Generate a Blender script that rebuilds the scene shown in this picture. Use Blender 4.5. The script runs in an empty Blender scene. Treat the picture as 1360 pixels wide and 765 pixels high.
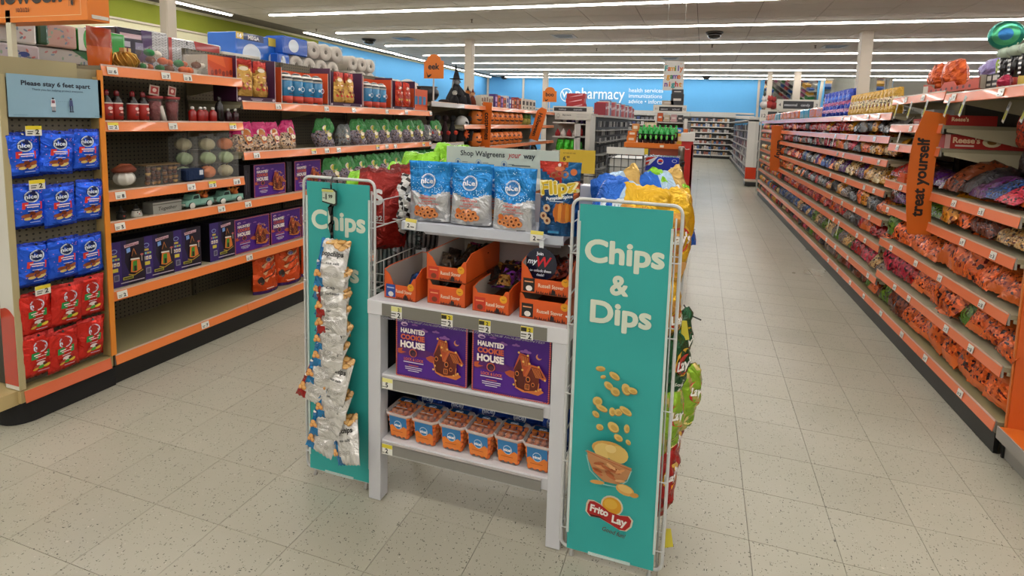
import bpy, math, random
from mathutils import Vector, Matrix, noise
random.seed(7)
SC = bpy.context.scene
COL = SC.collection
PI = math.pi

# ---------------------------------------------------------------- camera
cam_d = bpy.data.cameras.new('camera')
cam = bpy.data.objects.new('camera', cam_d)
COL.objects.link(cam)
Rw = ((0.95642787, 0.29016167, 0.03243351),
      (0.0594589, -0.08481164, -0.99462135),
      (-0.28585025, 0.95321204, -0.09836891))
F_PX, PX, PY = 689.74, 724.216, 228.545
m3 = Matrix((Rw[0], [-a for a in Rw[1]], [-a for a in Rw[2]])).transposed()
cam.matrix_world = Matrix.Translation((0, 0, 1.4843)) @ m3.to_4x4()
cam_d.sensor_width = 36.0
cam_d.lens = F_PX / 1360 * 36
cam_d.shift_x = (680 - PX) / 1360
cam_d.shift_y = (PY - 382.5) / 1360
cam_d.clip_start = 0.05
cam_d.clip_end = 200
SC.camera = cam

# ---------------------------------------------------------------- world, exposure
w = bpy.data.worlds.new('world')
SC.world = w
w.use_nodes = True
w.node_tree.nodes['Background'].inputs[0].default_value = (0.55, 0.6, 0.7, 1)
w.node_tree.nodes['Background'].inputs[1].default_value = 0.3
SC.view_settings.view_transform = 'Standard'
SC.view_settings.look = 'None'
SC.view_settings.gamma = 1
SC.view_settings.exposure = 1.05
LAMP = 11.4          # strength of the fluorescent lenses
SC.cycles.max_bounces = 6
SC.cycles.diffuse_bounces = 2
SC.cycles.glossy_bounces = 3
SC.cycles.transparent_max_bounces = 12
SC.cycles.transmission_bounces = 4
SC.cycles.use_denoising = True

# ---------------------------------------------------------------- colour, materials
def lin(h, a=1.0):
    h = h.lstrip('#')
    o = []
    for i in (0, 2, 4):
        c = int(h[i:i + 2], 16) / 255
        o.append(c / 12.92 if c <= 0.04045 else ((c + 0.055) / 1.055) ** 2.4)
    return (o[0], o[1], o[2], a)

MATS = {}
def newmat(name):
    m = bpy.data.materials.new(name)
    m.use_nodes = True
    MATS[name] = m
    nt = m.node_tree
    return m, nt, nt.nodes['Principled BSDF'], nt.nodes.new, nt.links.new

def painted(name, rough=0.5, metal=0.0, bump=0.0, bscale=30.0, alpha=1.0, patches=0.0, pscale=40.0, coat=0.0, wear=0.0, bdist=.01):
    """surface whose paint is the mesh's own face colour, tinted by the object's colour"""
    m, nt, bs, N, L = newmat(name)
    at = N('ShaderNodeVertexColor'); at.layer_name = 'Col'
    oi = N('ShaderNodeObjectInfo')
    mx = N('ShaderNodeMix'); mx.data_type = 'RGBA'; mx.blend_type = 'MULTIPLY'
    mx.inputs[0].default_value = 1.0
    L(at.outputs[0], mx.inputs[6]); L(oi.outputs['Color'], mx.inputs[7])
    out = mx.outputs[2]
    tc = N('ShaderNodeTexCoord')
    if patches:
        vo = N('ShaderNodeTexVoronoi'); vo.inputs['Scale'].default_value = pscale
        ad = N('ShaderNodeVectorMath'); ad.operation = 'ADD'
        L(tc.outputs['Object'], ad.inputs[0]); L(oi.outputs['Random'], ad.inputs[1])
        L(ad.outputs[0], vo.inputs['Vector'])
        sp = N('ShaderNodeSeparateColor'); L(vo.outputs['Color'], sp.inputs[0])
        rmp = N('ShaderNodeValToRGB'); e = rmp.color_ramp
        e.interpolation = 'CONSTANT'
        e.elements[0].color = (0.05, 0.03, 0.03, 1)
        e.elements[1].position = 0.12; e.elements[1].color = (1, 1, 1, 1)
        for p, c in ((0.5, (0.55, 0.5, 0.5, 1)), (0.66, (1, 0.75, 0.45, 1)), (0.82, (1.5, 1.35, 1.2, 1)), (0.93, (0.25, 0.1, 0.2, 1))):
            k = e.elements.new(p); k.color = c
        L(sp.outputs[0], rmp.inputs[0])
        m2 = N('ShaderNodeMix'); m2.data_type = 'RGBA'; m2.blend_type = 'MULTIPLY'
        L(at.outputs[1], m2.inputs[0])
        L(out, m2.inputs[6]); L(rmp.outputs[0], m2.inputs[7]); out = m2.outputs[2]
    if wear:
        nz = N('ShaderNodeTexNoise'); nz.inputs['Scale'].default_value = 6; nz.inputs['Detail'].default_value = 5
        L(tc.outputs['Object'], nz.inputs['Vector'])
        mr = N('ShaderNodeMapRange'); mr.inputs[1].default_value = .3; mr.inputs[2].default_value = .7
        mr.inputs[3].default_value = 1 - wear; mr.inputs[4].default_value = 1
        L(nz.outputs[0], mr.inputs[0])
        m3_ = N('ShaderNodeMix'); m3_.data_type = 'RGBA'; m3_.blend_type = 'MULTIPLY'; m3_.inputs[0].default_value = 1
        L(out, m3_.inputs[6]); L(mr.outputs[0], m3_.inputs[7]); out = m3_.outputs[2]
    L(out, bs.inputs['Base Color'])
    bs.inputs['Roughness'].default_value = rough
    bs.inputs['Metallic'].default_value = metal
    bs.inputs['Alpha'].default_value = alpha
    bs.inputs['Coat Weight'].default_value = coat
    if bump:
        nz = N('ShaderNodeTexNoise'); nz.inputs['Scale'].default_value = bscale; nz.inputs['Detail'].default_value = 4; nz.inputs['Distortion'].default_value = .6
        ad2 = N('ShaderNodeVectorMath'); ad2.operation = 'ADD'
        L(tc.outputs['Object'], ad2.inputs[0]); L(oi.outputs['Random'], ad2.inputs[1]); L(ad2.outputs[0], nz.inputs['Vector'])
        bp = N('ShaderNodeBump'); bp.inputs['Strength'].default_value = bump; bp.inputs['Distance'].default_value = bdist
        L(nz.outputs[0], bp.inputs['Height']); L(bp.outputs[0], bs.inputs['Normal'])
    return m

painted('card', 0.5, wear=0.06)
painted('gloss', 0.22, coat=0.3)
painted('matte', 0.8, wear=0.08)
painted('enamel', 0.35)
painted('foil', 0.25, 0.5, bump=1.0, bscale=13, bdist=.03)
painted('candy_foil', 0.25, 0.15, bump=1.2, bscale=30, patches=1.0, pscale=105)
painted('metal', 0.28, 0.85)
painted('film', 0.06, alpha=0.09, bump=1.0, bscale=22)
painted('translucent', 0.15, alpha=0.72, bump=0.2)
painted('cloth', 0.95, bump=0.5, bscale=60)
MATI = list(MATS)

def emis(name, col, s):
    m, nt, bs, N, L = newmat(name)
    bs.inputs['Base Color'].default_value = (0.9, 0.9, 0.9, 1)
    bs.inputs['Emission Color'].default_value = col
    bs.inputs['Emission Strength'].default_value = s
    return m
emis('lamp_lens', (1.0, 0.975, 0.94, 1), LAMP)

def m_floor():
    m, nt, bs, N, L = newmat('vinyl_tile')
    g = N('ShaderNodeNewGeometry')
    base = N('ShaderNodeTexNoise'); base.inputs['Scale'].default_value = 1.6; base.inputs['Detail'].default_value = 6
    L(g.outputs['Position'], base.inputs['Vector'])
    r0 = N('ShaderNodeValToRGB')
    r0.color_ramp.elements[0].position = .3; r0.color_ramp.elements[0].color = lin('a8a491')
    r0.color_ramp.elements[1].position = .7; r0.color_ramp.elements[1].color = lin('b3ae9d')
    L(base.outputs[0], r0.inputs[0])
    oi = N('ShaderNodeObjectInfo')
    tint = N('ShaderNodeMapRange'); tint.inputs[3].default_value = .96; tint.inputs[4].default_value = 1.03
    L(oi.outputs['Random'], tint.inputs[0])
    mt = N('ShaderNodeMix'); mt.data_type = 'RGBA'; mt.blend_type = 'MULTIPLY'; mt.inputs[0].default_value = 1
    L(r0.outputs[0], mt.inputs[6]); L(tint.outputs[0], mt.inputs[7])
    prev = mt.outputs[2]
    # dark and light flecks pressed into the tile
    for sc, st, thr, col, seed in ((62, (1, 2.8, 1), .185, '35332b', 0), (80, (2.4, 1, 1), .19, '5d594c', 5), (60, (1.3, 1, 1), .10, 'c8c3b3', 9), (44, (3.2, 1, 1), .14, '26241f', 3)):
        mp = N('ShaderNodeMapping'); mp.inputs['Scale'].default_value = st; mp.inputs['Location'].default_value = (seed, seed, 0)
        mp.inputs['Rotation'].default_value = (0, 0, .5 * seed)
        L(g.outputs['Position'], mp.inputs[0])
        vo = N('ShaderNodeTexVoronoi'); vo.inputs['Scale'].default_value = sc
        wn = N('ShaderNodeTexNoise'); wn.inputs['Scale'].default_value = 30
        L(g.outputs['Position'], wn.inputs['Vector'])
        L(mp.outputs[0], vo.inputs['Vector'])
        sub = N('ShaderNodeMath'); sub.operation = 'MULTIPLY_ADD'; sub.inputs[1].default_value = .45; L(wn.outputs[0], sub.inputs[0]); L(vo.outputs['Distance'], sub.inputs[2])
        sp = N('ShaderNodeSeparateColor'); L(vo.outputs['Color'], sp.inputs[0])
        a2 = N('ShaderNodeMath'); a2.operation = 'MULTIPLY_ADD'; a2.inputs[1].default_value = .35; L(sp.outputs[0], a2.inputs[0]); L(sub.outputs[0], a2.inputs[2])
        lt = N('ShaderNodeMath'); lt.operation = 'LESS_THAN'; lt.inputs[1].default_value = thr + .27
        L(a2.outputs[0], lt.inputs[0])
        mx = N('ShaderNodeMix'); mx.data_type = 'RGBA'
        L(lt.outputs[0], mx.inputs[0]); L(prev, mx.inputs[6]); mx.inputs[7].default_value = lin(col)
        prev = mx.outputs[2]
    L(prev, bs.inputs['Base Color'])
    rn = N('ShaderNodeTexNoise'); rn.inputs['Scale'].default_value = 1.1; rn.inputs['Detail'].default_value = 5
    L(g.outputs['Position'], rn.inputs['Vector'])
    mr = N('ShaderNodeMapRange'); mr.inputs[3].default_value = .2; mr.inputs[4].default_value = .42
    L(rn.outputs[0], mr.inputs[0]); L(mr.outputs[0], bs.inputs['Roughness'])
    bs.inputs['Specular IOR Level'].default_value = .5
    b2 = N('ShaderNodeTexNoise'); b2.inputs['Scale'].default_value = 5
    L(g.outputs['Position'], b2.inputs['Vector'])
    bp = N('ShaderNodeBump'); bp.inputs['Strength'].default_value = .08; bp.inputs['Distance'].default_value = .01
    L(b2.outputs[0], bp.inputs['Height']); L(bp.outputs[0], bs.inputs['Normal'])
m_floor()

def m_plain(name, col, rough=.8, nscale=60, amt=.06, bump=.1, spec=.3):
    m, nt, bs, N, L = newmat(name)
    g = N('ShaderNodeNewGeometry')
    nz = N('ShaderNodeTexNoise'); nz.inputs['Scale'].default_value = nscale; nz.inputs['Detail'].default_value = 4
    L(g.outputs['Position'], nz.inputs['Vector'])
    r = N('ShaderNodeValToRGB')
    c = lin(col)
    r.color_ramp.elements[0].color = tuple(v * (1 - amt) for v in c[:3]) + (1,)
    r.color_ramp.elements[1].color = tuple(min(1, v * (1 + amt)) for v in c[:3]) + (1,)
    L(nz.outputs[0], r.inputs[0]); L(r.outputs[0], bs.inputs['Base Color'])
    bs.inputs['Roughness'].default_value = rough
    bs.inputs['Specular IOR Level'].default_value = spec
    bp = N('ShaderNodeBump'); bp.inputs['Strength'].default_value = bump; bp.inputs['Distance'].default_value = .01
    L(nz.outputs[0], bp.inputs['Height']); L(bp.outputs[0], bs.inputs['Normal'])
    return m
m_plain('ceiling_board', 'cbc2b8', .9, 120, .05)
m_plain('ceiling_joint', '6e665f', .9)
m_plain('wall_blue', '5fa6d8', .8, 8, .03)
m_plain('wall_green', '7f8526', .8, 8, .03)
m_plain('wall_cream', 'cfc9a6', .8, 8, .03)
m_plain('wall_plain', 'b8b0a4', .8, 8, .03)
m_plain('column_paint', 'c4b8a8', .6, 8, .03)

def m_pegboard():
    m, nt, bs, N, L = newmat('pegboard')
    tc = N('ShaderNodeTexCoord')
    sx = N('ShaderNodeSeparateXYZ'); L(tc.outputs['Object'], sx.inputs[0])
    outs = []
    for ax in ('X', 'Z'):
        a = N('ShaderNodeMath'); a.operation = 'MULTIPLY'; a.inputs[1].default_value = 1 / .0254
        L(sx.outputs[ax], a.inputs[0])
        f = N('ShaderNodeMath'); f.operation = 'FRACT'; L(a.outputs[0], f.inputs[0])
        s = N('ShaderNodeMath'); s.operation = 'SUBTRACT'; s.inputs[1].default_value = .5; L(f.outputs[0], s.inputs[0])
        p = N('ShaderNodeMath'); p.operation = 'POWER'; p.inputs[1].default_value = 2; L(s.outputs[0], p.inputs[0])
        outs.append(p)
    ad = N('ShaderNodeMath'); ad.operation = 'ADD'; L(outs[0].outputs[0], ad.inputs[0]); L(outs[1].outputs[0], ad.inputs[1])
    lt = N('ShaderNodeMath'); lt.operation = 'LESS_THAN'; lt.inputs[1].default_value = .035; L(ad.outputs[0], lt.inputs[0])
    mx = N('ShaderNodeMix'); mx.data_type = 'RGBA'; L(lt.outputs[0], mx.inputs[0])
    mx.inputs[6].default_value = lin('6a624f'); mx.inputs[7].default_value = lin('17140f')
    L(mx.outputs[2], bs.inputs['Base Color']); bs.inputs['Roughness'].default_value = .6
m_pegboard()
def m_shaded():
    m = m_plain('shaded_board', '2b2620', .7, 20, .1)  # right run's back panels: shade of the unlit shelf depth put into the colour
m_shaded()
def m_mirror():
    m, nt, bs, N, L = newmat('mirror_glass')
    bs.inputs['Base Color'].default_value = (.75, .78, .76, 1); bs.inputs['Metallic'].default_value = 1
    bs.inputs['Roughness'].default_value = .04
m_mirror()

# ---------------------------------------------------------------- mesh builder
LC = {}
def cc(c):
    if isinstance(c, tuple): return c
    if c not in LC: LC[c] = lin(c, 0.0)
    return LC[c]

class MB:
    """collects faces with a colour and a material name each; out() links them as ONE mesh object"""
    def __init__(s, mat='card'):
        s.v = []; s.f = []; s.c = []; s.m = []; s.sm = []; s.mat = mat; s.T = None
    def add(s, vs, fs, col, mat=None, smooth=False):
        n = len(s.v)
        if s.T is not None: vs = [tuple(s.T @ Vector(p)) for p in vs]
        s.v += vs
        col = cc(col) if not isinstance(col, list) else col
        for i, f in enumerate(fs):
            s.f.append([n + k for k in f])
            s.c.append(cc(col[i]) if isinstance(col, list) else col)
            s.m.append(mat or s.mat); s.sm.append(smooth)
        return s
    def box(s, x0, x1, y0, y1, z0, z1, col, mat=None, front=None, top=None, side=None, b=0):
        if b:
            vs = []
            for z, i in ((z0, b), (z0 + b, 0), (z1 - b, 0), (z1, b)):
                for k in (0, 1):
                    pass
            pr = [(x0 + b, y0), (x1 - b, y0), (x1, y0 + b), (x1, y1 - b), (x1 - b, y1), (x0 + b, y1), (x0, y1 - b), (x0, y0 + b)]
            cx, cy = (x0 + x1) / 2, (y0 + y1) / 2
            for z, i in ((z0, b), (z0 + b, 0), (z1 - b, 0), (z1, b)):
                for (px, py) in pr:
                    vs.append((cx + (px - cx) * (1 - 2 * i / (x1 - x0)), cy + (py - cy) * (1 - 2 * i / (y1 - y0)), z))
            fs = [[7, 6, 5, 4, 3, 2, 1, 0], list(range(24, 32))]
            for r in range(3):
                for k in range(8):
                    fs.append([r * 8 + k, r * 8 + (k + 1) % 8, r * 8 + 8 + (k + 1) % 8, r * 8 + 8 + k])
            return s.add(vs, fs, col, mat)
        vs = [(x0, y0, z0), (x1, y0, z0), (x1, y1, z0), (x0, y1, z0), (x0, y0, z1), (x1, y0, z1), (x1, y1, z1), (x0, y1, z1)]
        fs = [[0, 3, 2, 1], [4, 5, 6, 7], [0, 1, 5, 4], [1, 2, 6, 5], [2, 3, 7, 6], [3, 0, 4, 7]]
        cs = [col, top or col, front or col, side or col, col, side or col]
        return s.add(vs, fs, [cc(c) for c in cs], mat)
    def quad(s, a, b, c, d, col, mat=None):
        return s.add([a, b, c, d], [[0, 1, 2, 3]], col, mat)
    def prism(s, pts, d0, d1, axis, col, mat=None):
        """2D outline extruded along an axis"""
        n = len(pts)
        def P(a, b, c):
            return {'x': (c, a, b), 'y': (a, c, b), 'z': (a, b, c)}[axis]
        vs = [P(a, b, d0) for a, b in pts] + [P(a, b, d1) for a, b in pts]
        fs = [list(range(n))[::-1], list(range(n, 2 * n))] + [[i, (i + 1) % n, n + (i + 1) % n, n + i] for i in range(n)]
        return s.add(vs, fs, col, mat)
    def path(s, pts, r, n=6, col='ffffff', mat=None, closed=False):
        pts = [Vector(p) for p in pts]
        N = len(pts); vs = []; up = Vector((0.13, 0.21, 1)).normalized()
        for i, p in enumerate(pts):
            a = pts[(i - 1) % N] if (closed or i > 0) else p
            b = pts[(i + 1) % N] if (closed or i < N - 1) else p
            t = (b - a).normalized()
            x = t.cross(up)
            if x.length < .05: x = t.cross(Vector((1, 0, 0)))
            x.normalize(); y = x.cross(t).normalized()
            rr = r[i] if isinstance(r, (list, tuple)) else r
            for k in range(n):
                an = 2 * PI * k / n
                vs.append(tuple(p + x * math.cos(an) * rr + y * math.sin(an) * rr))
        fs = []
        for i in range(N if closed else N - 1):
            j = (i + 1) % N
            for k in range(n):
                fs.append([i * n + k, i * n + (k + 1) % n, j * n + (k + 1) % n, j * n + k])
        if not closed:
            fs.append(list(range(n))[::-1]); fs.append([(N - 1) * n + k for k in range(n)])
        return s.add(vs, fs, col, mat, True)
    def lathe(s, prof, n=16, col='ffffff', mat=None, cx=0, cy=0, cz=0, cols=None, sx=1, sy=1, lobes=0, lobe=0.0, smooth=True):
        vs = []
        for r, z in prof:
            for k in range(n):
                a = 2 * PI * k / n
                rr = r * (1 - lobe * (0.5 + 0.5 * math.cos(lobes * a))) if lobes else r
                vs.append((cx + math.cos(a) * rr * sx, cy + math.sin(a) * rr * sy, cz + z))
        fs = []; cl = []
        for i in range(len(prof) - 1):
            for k in range(n):
                fs.append([i * n + k, i * n + (k + 1) % n, (i + 1) * n + (k + 1) % n, (i + 1) * n + k])
                cl.append(cols[i] if cols else col)
        fs.append(list(range(n))[::-1]); cl.append(cols[0] if cols else col)
        fs.append([(len(prof) - 1) * n + k for k in range(n)]); cl.append(cols[-1] if cols else col)
        return s.add(vs, fs, cl, mat, smooth)
    def ball(s, c, r, col, mat=None, n=8, m=5, sx=1, sy=1, sz=1):
        prof = [(max(.0001, math.sin(PI * i / m)) * r, -math.cos(PI * i / m) * r * sz) for i in range(m + 1)]
        return s.lathe(prof, n, col, mat, c[0], c[1], c[2], sx=sx, sy=sy)
    def out(s, name, parent=None, bevel=0, solid=False):
        me = bpy.data.meshes.new(name)
        me.from_pydata(s.v, [], s.f)
        used = []
        for m in s.m:
            if m not in used: used.append(m)
        for m in used: me.materials.append(MATS[m])
        ix = {m: i for i, m in enumerate(used)}
        me.polygons.foreach_set('material_index', [ix[m] for m in s.m])
        me.polygons.foreach_set('use_smooth', s.sm)
        ca = me.color_attributes.new('Col', 'FLOAT_COLOR', 'CORNER')
        d = []
        for f, c in zip(s.f, s.c): d += list(c) * len(f)
        ca.data.foreach_set('color', d)
        me.update()
        o = bpy.data.objects.new(name, me)
        COL.objects.link(o)
        if parent is not None: o.parent = parent
        if bevel:
            md = o.modifiers.new('bevel', 'BEVEL'); md.width = bevel; md.segments = 2; md.limit_method = 'ANGLE'
        return o

# ---------------------------------------------------------------- things
def tag(o, label=None, cat=None, group=None, kind=None):
    if label: o['label'] = label
    if cat: o['category'] = cat
    if group: o['group'] = group
    if kind: o['kind'] = kind
    return o
def thing(name, label, cat, loc=(0, 0, 0), rz=0, group=None):
    o = bpy.data.objects.new(name, None); COL.objects.link(o)
    o.empty_display_size = .05
    o.location = loc; o.rotation_euler = (0, 0, rz)
    return tag(o, label, cat, group)
KIDS = {}
def clone(root, label, loc, rot, group=None, color=None, scale=None, kids=True):
    if root.name not in KIDS: KIDS[root.name] = [(c, list(c.children)) for c in root.children]
    r = root.copy(); COL.objects.link(r)
    r.location = loc; r.rotation_euler = rot
    if scale: r.scale = (scale, scale, scale) if not isinstance(scale, tuple) else scale
    if label: r['label'] = label
    if group: r['group'] = group
    if color: r.color = color
    if kids:
        for ch, gs in KIDS[root.name]:
            c = ch.copy(); COL.objects.link(c); c.parent = r
            if color: c.color = color
            for g in gs:
                d = g.copy(); COL.objects.link(d); d.parent = c
    return r
USED = set()
def put(root, label, loc, rot=(0, 0, 0), group=None, color=None, scale=None):
    """the first placing moves the prototype itself, later ones copy it"""
    if root.name in USED: return clone(root, label, loc, rot, group, color, scale)
    KIDS[root.name] = [(c, list(c.children)) for c in root.children]
    USED.add(root.name)
    root.location = loc; root.rotation_euler = rot; root['label'] = label
    if group: root['group'] = group
    if scale: root.scale = (scale, scale, scale) if not isinstance(scale, tuple) else scale
    if color:
        root.color = color
        for ch in root.children: ch.color = color
    return root

ORD = ['', 'first', 'second', 'third', 'fourth', 'fifth', 'sixth', 'seventh', 'eighth', 'ninth', 'tenth', 'eleventh', 'twelfth', 'thirteenth', 'fourteenth', 'fifteenth', 'sixteenth', 'seventeenth', 'eighteenth', 'nineteenth', 'twentieth']

# ---------------------------------------------------------------- prints (lettering and pictures laid on a face)
TX = {}
def glyphs(s, bold=0.0, shear=0.0, res=2):
    k = (s, bold, shear, res)
    if k not in TX:
        cu = bpy.data.curves.new('t', 'FONT'); cu.body = s; cu.size = 1; cu.resolution_u = res
        cu.offset = bold; cu.shear = shear; cu.align_x = 'LEFT'; cu.fill_mode = 'FRONT'
        o = bpy.data.objects.new('t', cu)
        me = bpy.data.meshes.new_from_object(o)
        vs = [(v.co.x, v.co.y) for v in me.vertices]; fs = [list(p.vertices) for p in me.polygons]
        bpy.data.objects.remove(o); bpy.data.meshes.remove(me); bpy.data.curves.remove(cu)
        x0 = min([a for a, b in vs] or [0]); x1 = max([a for a, b in vs] or [1])
        TX[k] = (vs, fs, x0, x1)
    return TX[k]

class Print:
    """draws in (x, z) on a front face y = surf(x, z)"""
    def __init__(s, mb, surf=0.0, mat=None, T=None, step=.0006, start=1):
        s.mb = mb; s.surf = surf if callable(surf) else (lambda x, z, k=surf: k); s.mat = mat; s.n = start; s.T = T; s.step = step
    def _put(s, pts, fs, col):
        s.k = (getattr(s, 'k', 0) + 1) % 24
        e = s.step * s.n + s.k * 1.2e-5
        vs = [(x, s.surf(x, z) - e, z) for x, z in pts]
        if s.T is not None: vs = [tuple(s.T @ Vector(p)) for p in vs]
        s.mb.add(vs, fs, col, s.mat)
    def layer(s): s.n += 1; return s
    def poly(s, pts, col): s._put(pts, [list(range(len(pts)))], col); return s.layer()
    def rect(s, x0, x1, z0, z1, col, nx=1, nz=1):
        pts = [(x0 + (x1 - x0) * i / nx, z0 + (z1 - z0) * j / nz) for j in range(nz + 1) for i in range(nx + 1)]
        fs = [[j * (nx + 1) + i, j * (nx + 1) + i + 1, (j + 1) * (nx + 1) + i + 1, (j + 1) * (nx + 1) + i] for j in range(nz) for i in range(nx)]
        s._put(pts, fs, col); return s.layer()
    def ell(s, x, z, rx, rz=None, col='ffffff', n=14, rot=0, inner=0.0, keep=False):
        rz = rx if rz is None else rz
        ca, sa = math.cos(rot), math.sin(rot)
        def P(a, k): u, v = math.cos(a) * rx * k, math.sin(a) * rz * k; return (x + u * ca - v * sa, z + u * sa + v * ca)
        if inner:
            pts = [P(2 * PI * i / n, 1) for i in range(n)] + [P(2 * PI * i / n, inner) for i in range(n)]
            fs = [[i, (i + 1) % n, n + (i + 1) % n, n + i] for i in range(n)]
        else:
            pts = [P(2 * PI * i / n, 1) for i in range(n)]; fs = [list(range(n))]
        s._put(pts, fs, col)
        return s if keep else s.layer()
    def text(s, t, x, z, size, col, bold=0.02, align='c', shear=0, width=None, rot=0, keep=False):
        big = size >= .045
        vs, fs, x0, x1 = glyphs(t, min(bold, .008) if big else bold, shear, 5 if big else 2)
        k = size; kx = size if width is None else width / max(.001, (x1 - x0))
        off = {'c': -(x0 + x1) / 2, 'l': -x0, 'r': -x1}[align]
        ca, sa = math.cos(rot), math.sin(rot)
        pts = [(x + (a + off) * kx * ca - b * k * sa, z + (a + off) * kx * sa + b * k * ca) for a, b in vs]
        if big and bold > .01:
            e = bold * .8 * size
            for ex, ez in ((e, 0), (-e, 0), (0, e), (0, -e), (e * .7, e * .7), (-e * .7, e * .7), (e * .7, -e * .7), (-e * .7, -e * .7)): s._put([(p + ex, q + ez) for p, q in pts], fs, col)
        s._put(pts, fs, col)
        return s if keep else s.layer()
    def line(s, pts, wd, col):
        for (ax, az), (bx, bz) in zip(pts, pts[1:]):
            dx, dz = bx - ax, bz - az; l = math.hypot(dx, dz) or 1
            nx, nz = -dz / l * wd / 2, dx / l * wd / 2
            s._put([(ax - nx, az - nz), (bx - nx, bz - nz), (bx + nx, bz + nz), (ax + nx, az + nz)], [[0, 1, 2, 3]], col)
        return s.layer()

def pillow(mb, w, h, d, colfn, nx=10, nz=12, mat='foil', flat_bottom=0.0, wr=0.004, seed=0, zig=0, taper=0.0, slump=0.0, rnd_top=0.0, bend=0.0):
    """a filled flexible pouch standing on z = 0, front towards -y; returns its front surface function"""
    rnd = random.Random(seed)
    ox = rnd.random() * 50
    def th(u, v):
        a = max(0.0, math.sin(PI * min(1, max(0, u)))) ** .55
        if flat_bottom: b = min(1.0, (1 - v) / .75) ** .8 if v > .25 else 1.0
        else: b = max(0.0, math.sin(PI * min(1, max(0, v)))) ** .5
        b *= (1 - slump * v)
        return d / 2 * a * b
    def halfw(v):
        k = 1 - rnd_top * max(0.0, (v - .55) / .45) ** 2 - .5 * rnd_top * max(0.0, (.2 - v) / .2) ** 2
        return w / 2 * k * (1 - taper * math.sin(PI * v) * .5) * (1 - .04 * math.sin(PI * v))
    F = []; B = []
    for j in range(nz + 1):
        v = j / nz
        for i in range(nx + 1):
            u = i / nx
            x = (u - .5) * 2 * halfw(v); z = v * h + (noise.noise(Vector((u * 3 + ox, seed, 1))) * rnd_top * h * .35 * v if rnd_top else 0)
            if rnd_top: x += noise.noise(Vector((v * 4, seed, ox))) * rnd_top * w * .25
            nn = noise.noise(Vector((x * 22 + ox, z * 16, seed))) * wr * (1 if 0 < j < nz else .3)
            n2 = noise.noise(Vector((x * 22 + ox, z * 16, seed + 9))) * wr
            t = th(u, v)
            F.append((x, -t - abs(nn) * (.2 if i in (0, nx) else 1.6), z + (zig * .5 * ((i % 2) * 2 - 1) if j in (0, nz) else 0)))
            B.append((x, (t if i not in (0, nx) and j not in (0, nz) else 0) + n2 * .3, z + (zig * .5 * ((i % 2) * 2 - 1) if j in (0, nz) else 0)))
    for i in range(nx + 1):
        for j in range(nz + 1):
            if i in (0, nx) or (j in (nz,) or (j == 0 and not flat_bottom)):
                B[j * (nx + 1) + i] = (F[j * (nx + 1) + i][0], F[j * (nx + 1) + i][1] + .0015, F[j * (nx + 1) + i][2])
    fs = []; cf = []; fb = []; cb = []
    for j in range(nz):
        for i in range(nx):
            q = [j * (nx + 1) + i, j * (nx + 1) + i + 1, (j + 1) * (nx + 1) + i + 1, (j + 1) * (nx + 1) + i]
            c = colfn((i + .5) / nx, (j + .5) / nz)
            fs.append(q); cf.append(c); fb.append(q[::-1]); cb.append(c)
    mb.add(F, fs, cf, mat, True)
    mb.add(B, fb, cb, mat, True)
    if flat_bottom:
        pts = [F[i] for i in range(nx + 1)] + [B[i] for i in range(nx, -1, -1)]
        mb.add(pts, [list(range(len(pts)))[::-1]], cf[0], mat)
    def surf(x, z):
        v = min(.9999, max(0, z / h)); hw = halfw(v)
        u = min(.9999, max(0, x / (2 * hw) + .5))
        i, j = int(u * nx), int(v * nz); a, b = u * nx - i, v * nz - j
        g = lambda ii, jj: F[jj * (nx + 1) + ii][1]
        lo = min(g(i, j) * (1 - a) * (1 - b) + g(i + 1, j) * a * (1 - b) + g(i, j + 1) * (1 - a) * b + g(i + 1, j + 1) * a * b,
                 g(i, j) * (1 - a) * (1 - b) + g(i + 1, j) * a * (1 - b) + g(i, j + 1) * (1 - a) * b + g(i + 1, j + 1) * a * b)
        return lo - .0008
    return surf

# ================================================================ THE SETTING
CZ = 3.69
def struct(o): o['kind'] = 'structure'; return o
# floor: sub-base and the 12 inch vinyl tiles, each one a piece
TX0, TY0, TW, TD = 2.4972, 1.0546, 0.3048, 0.27835   # camera stands at grid offset
fb = MB('matte'); fb.box(-11.4, 14.2, -7, 26.4, -.2, -.0045, '5d574b')
floor = struct(fb.out('floor'))
gx0, gy0 = -2.49718, 1.05457     # a tile corner in world metres
tm = MB('vinyl_tile'); g = .0011
tm.add([(g, g, 0), (TW - g, g, 0), (TW - g, TD - g, 0), (g, TD - g, 0), (g - .0006, g - .0006, -.0025), (TW - g + .0006, g - .0006, -.0025), (TW - g + .0006, TD - g + .0006, -.0025), (g - .0006, TD - g + .0006, -.0025)],
       [[0, 1, 2, 3], [0, 4, 5, 1], [1, 5, 6, 2], [2, 6, 7, 3], [3, 7, 4, 0]], 'ffffff')
cells = []
for i in range(-30, 40):
    for j in range(-28, 92):
        x, y = gx0 + i * TW, gy0 + j * TD
        if x < -11.2 - TW or x > 14 or y > 26.2: continue
        cells.append((x, y))
def vis(x, y): return y > .75 and -3.0 < x < 1.6 and x > -1.9 - 1.3 * y and y < 9
vv = sorted([c for c in cells if vis(*c)], key=lambda c: c[1] + .15 * abs(c[0]))[:300]
vs_ = set(vv)
t0 = tm.out('tile', floor); t0.location = (vv[0][0], vv[0][1], 0)
for x, y in vv[1:]:
    c = t0.copy(); COL.objects.link(c); c.location = (x, y, 0)
rt = MB('vinyl_tile')
for x, y in cells:
    if (x, y) in vs_: continue
    rt.add([(x + g, y + g, 0), (x + TW - g, y + g, 0), (x + TW - g, y + TD - g, 0), (x + g, y + TD - g, 0)], [[0, 1, 2, 3]], 'ffffff')
tag(rt.out('tile_field', floor), kind='stuff')

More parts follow.
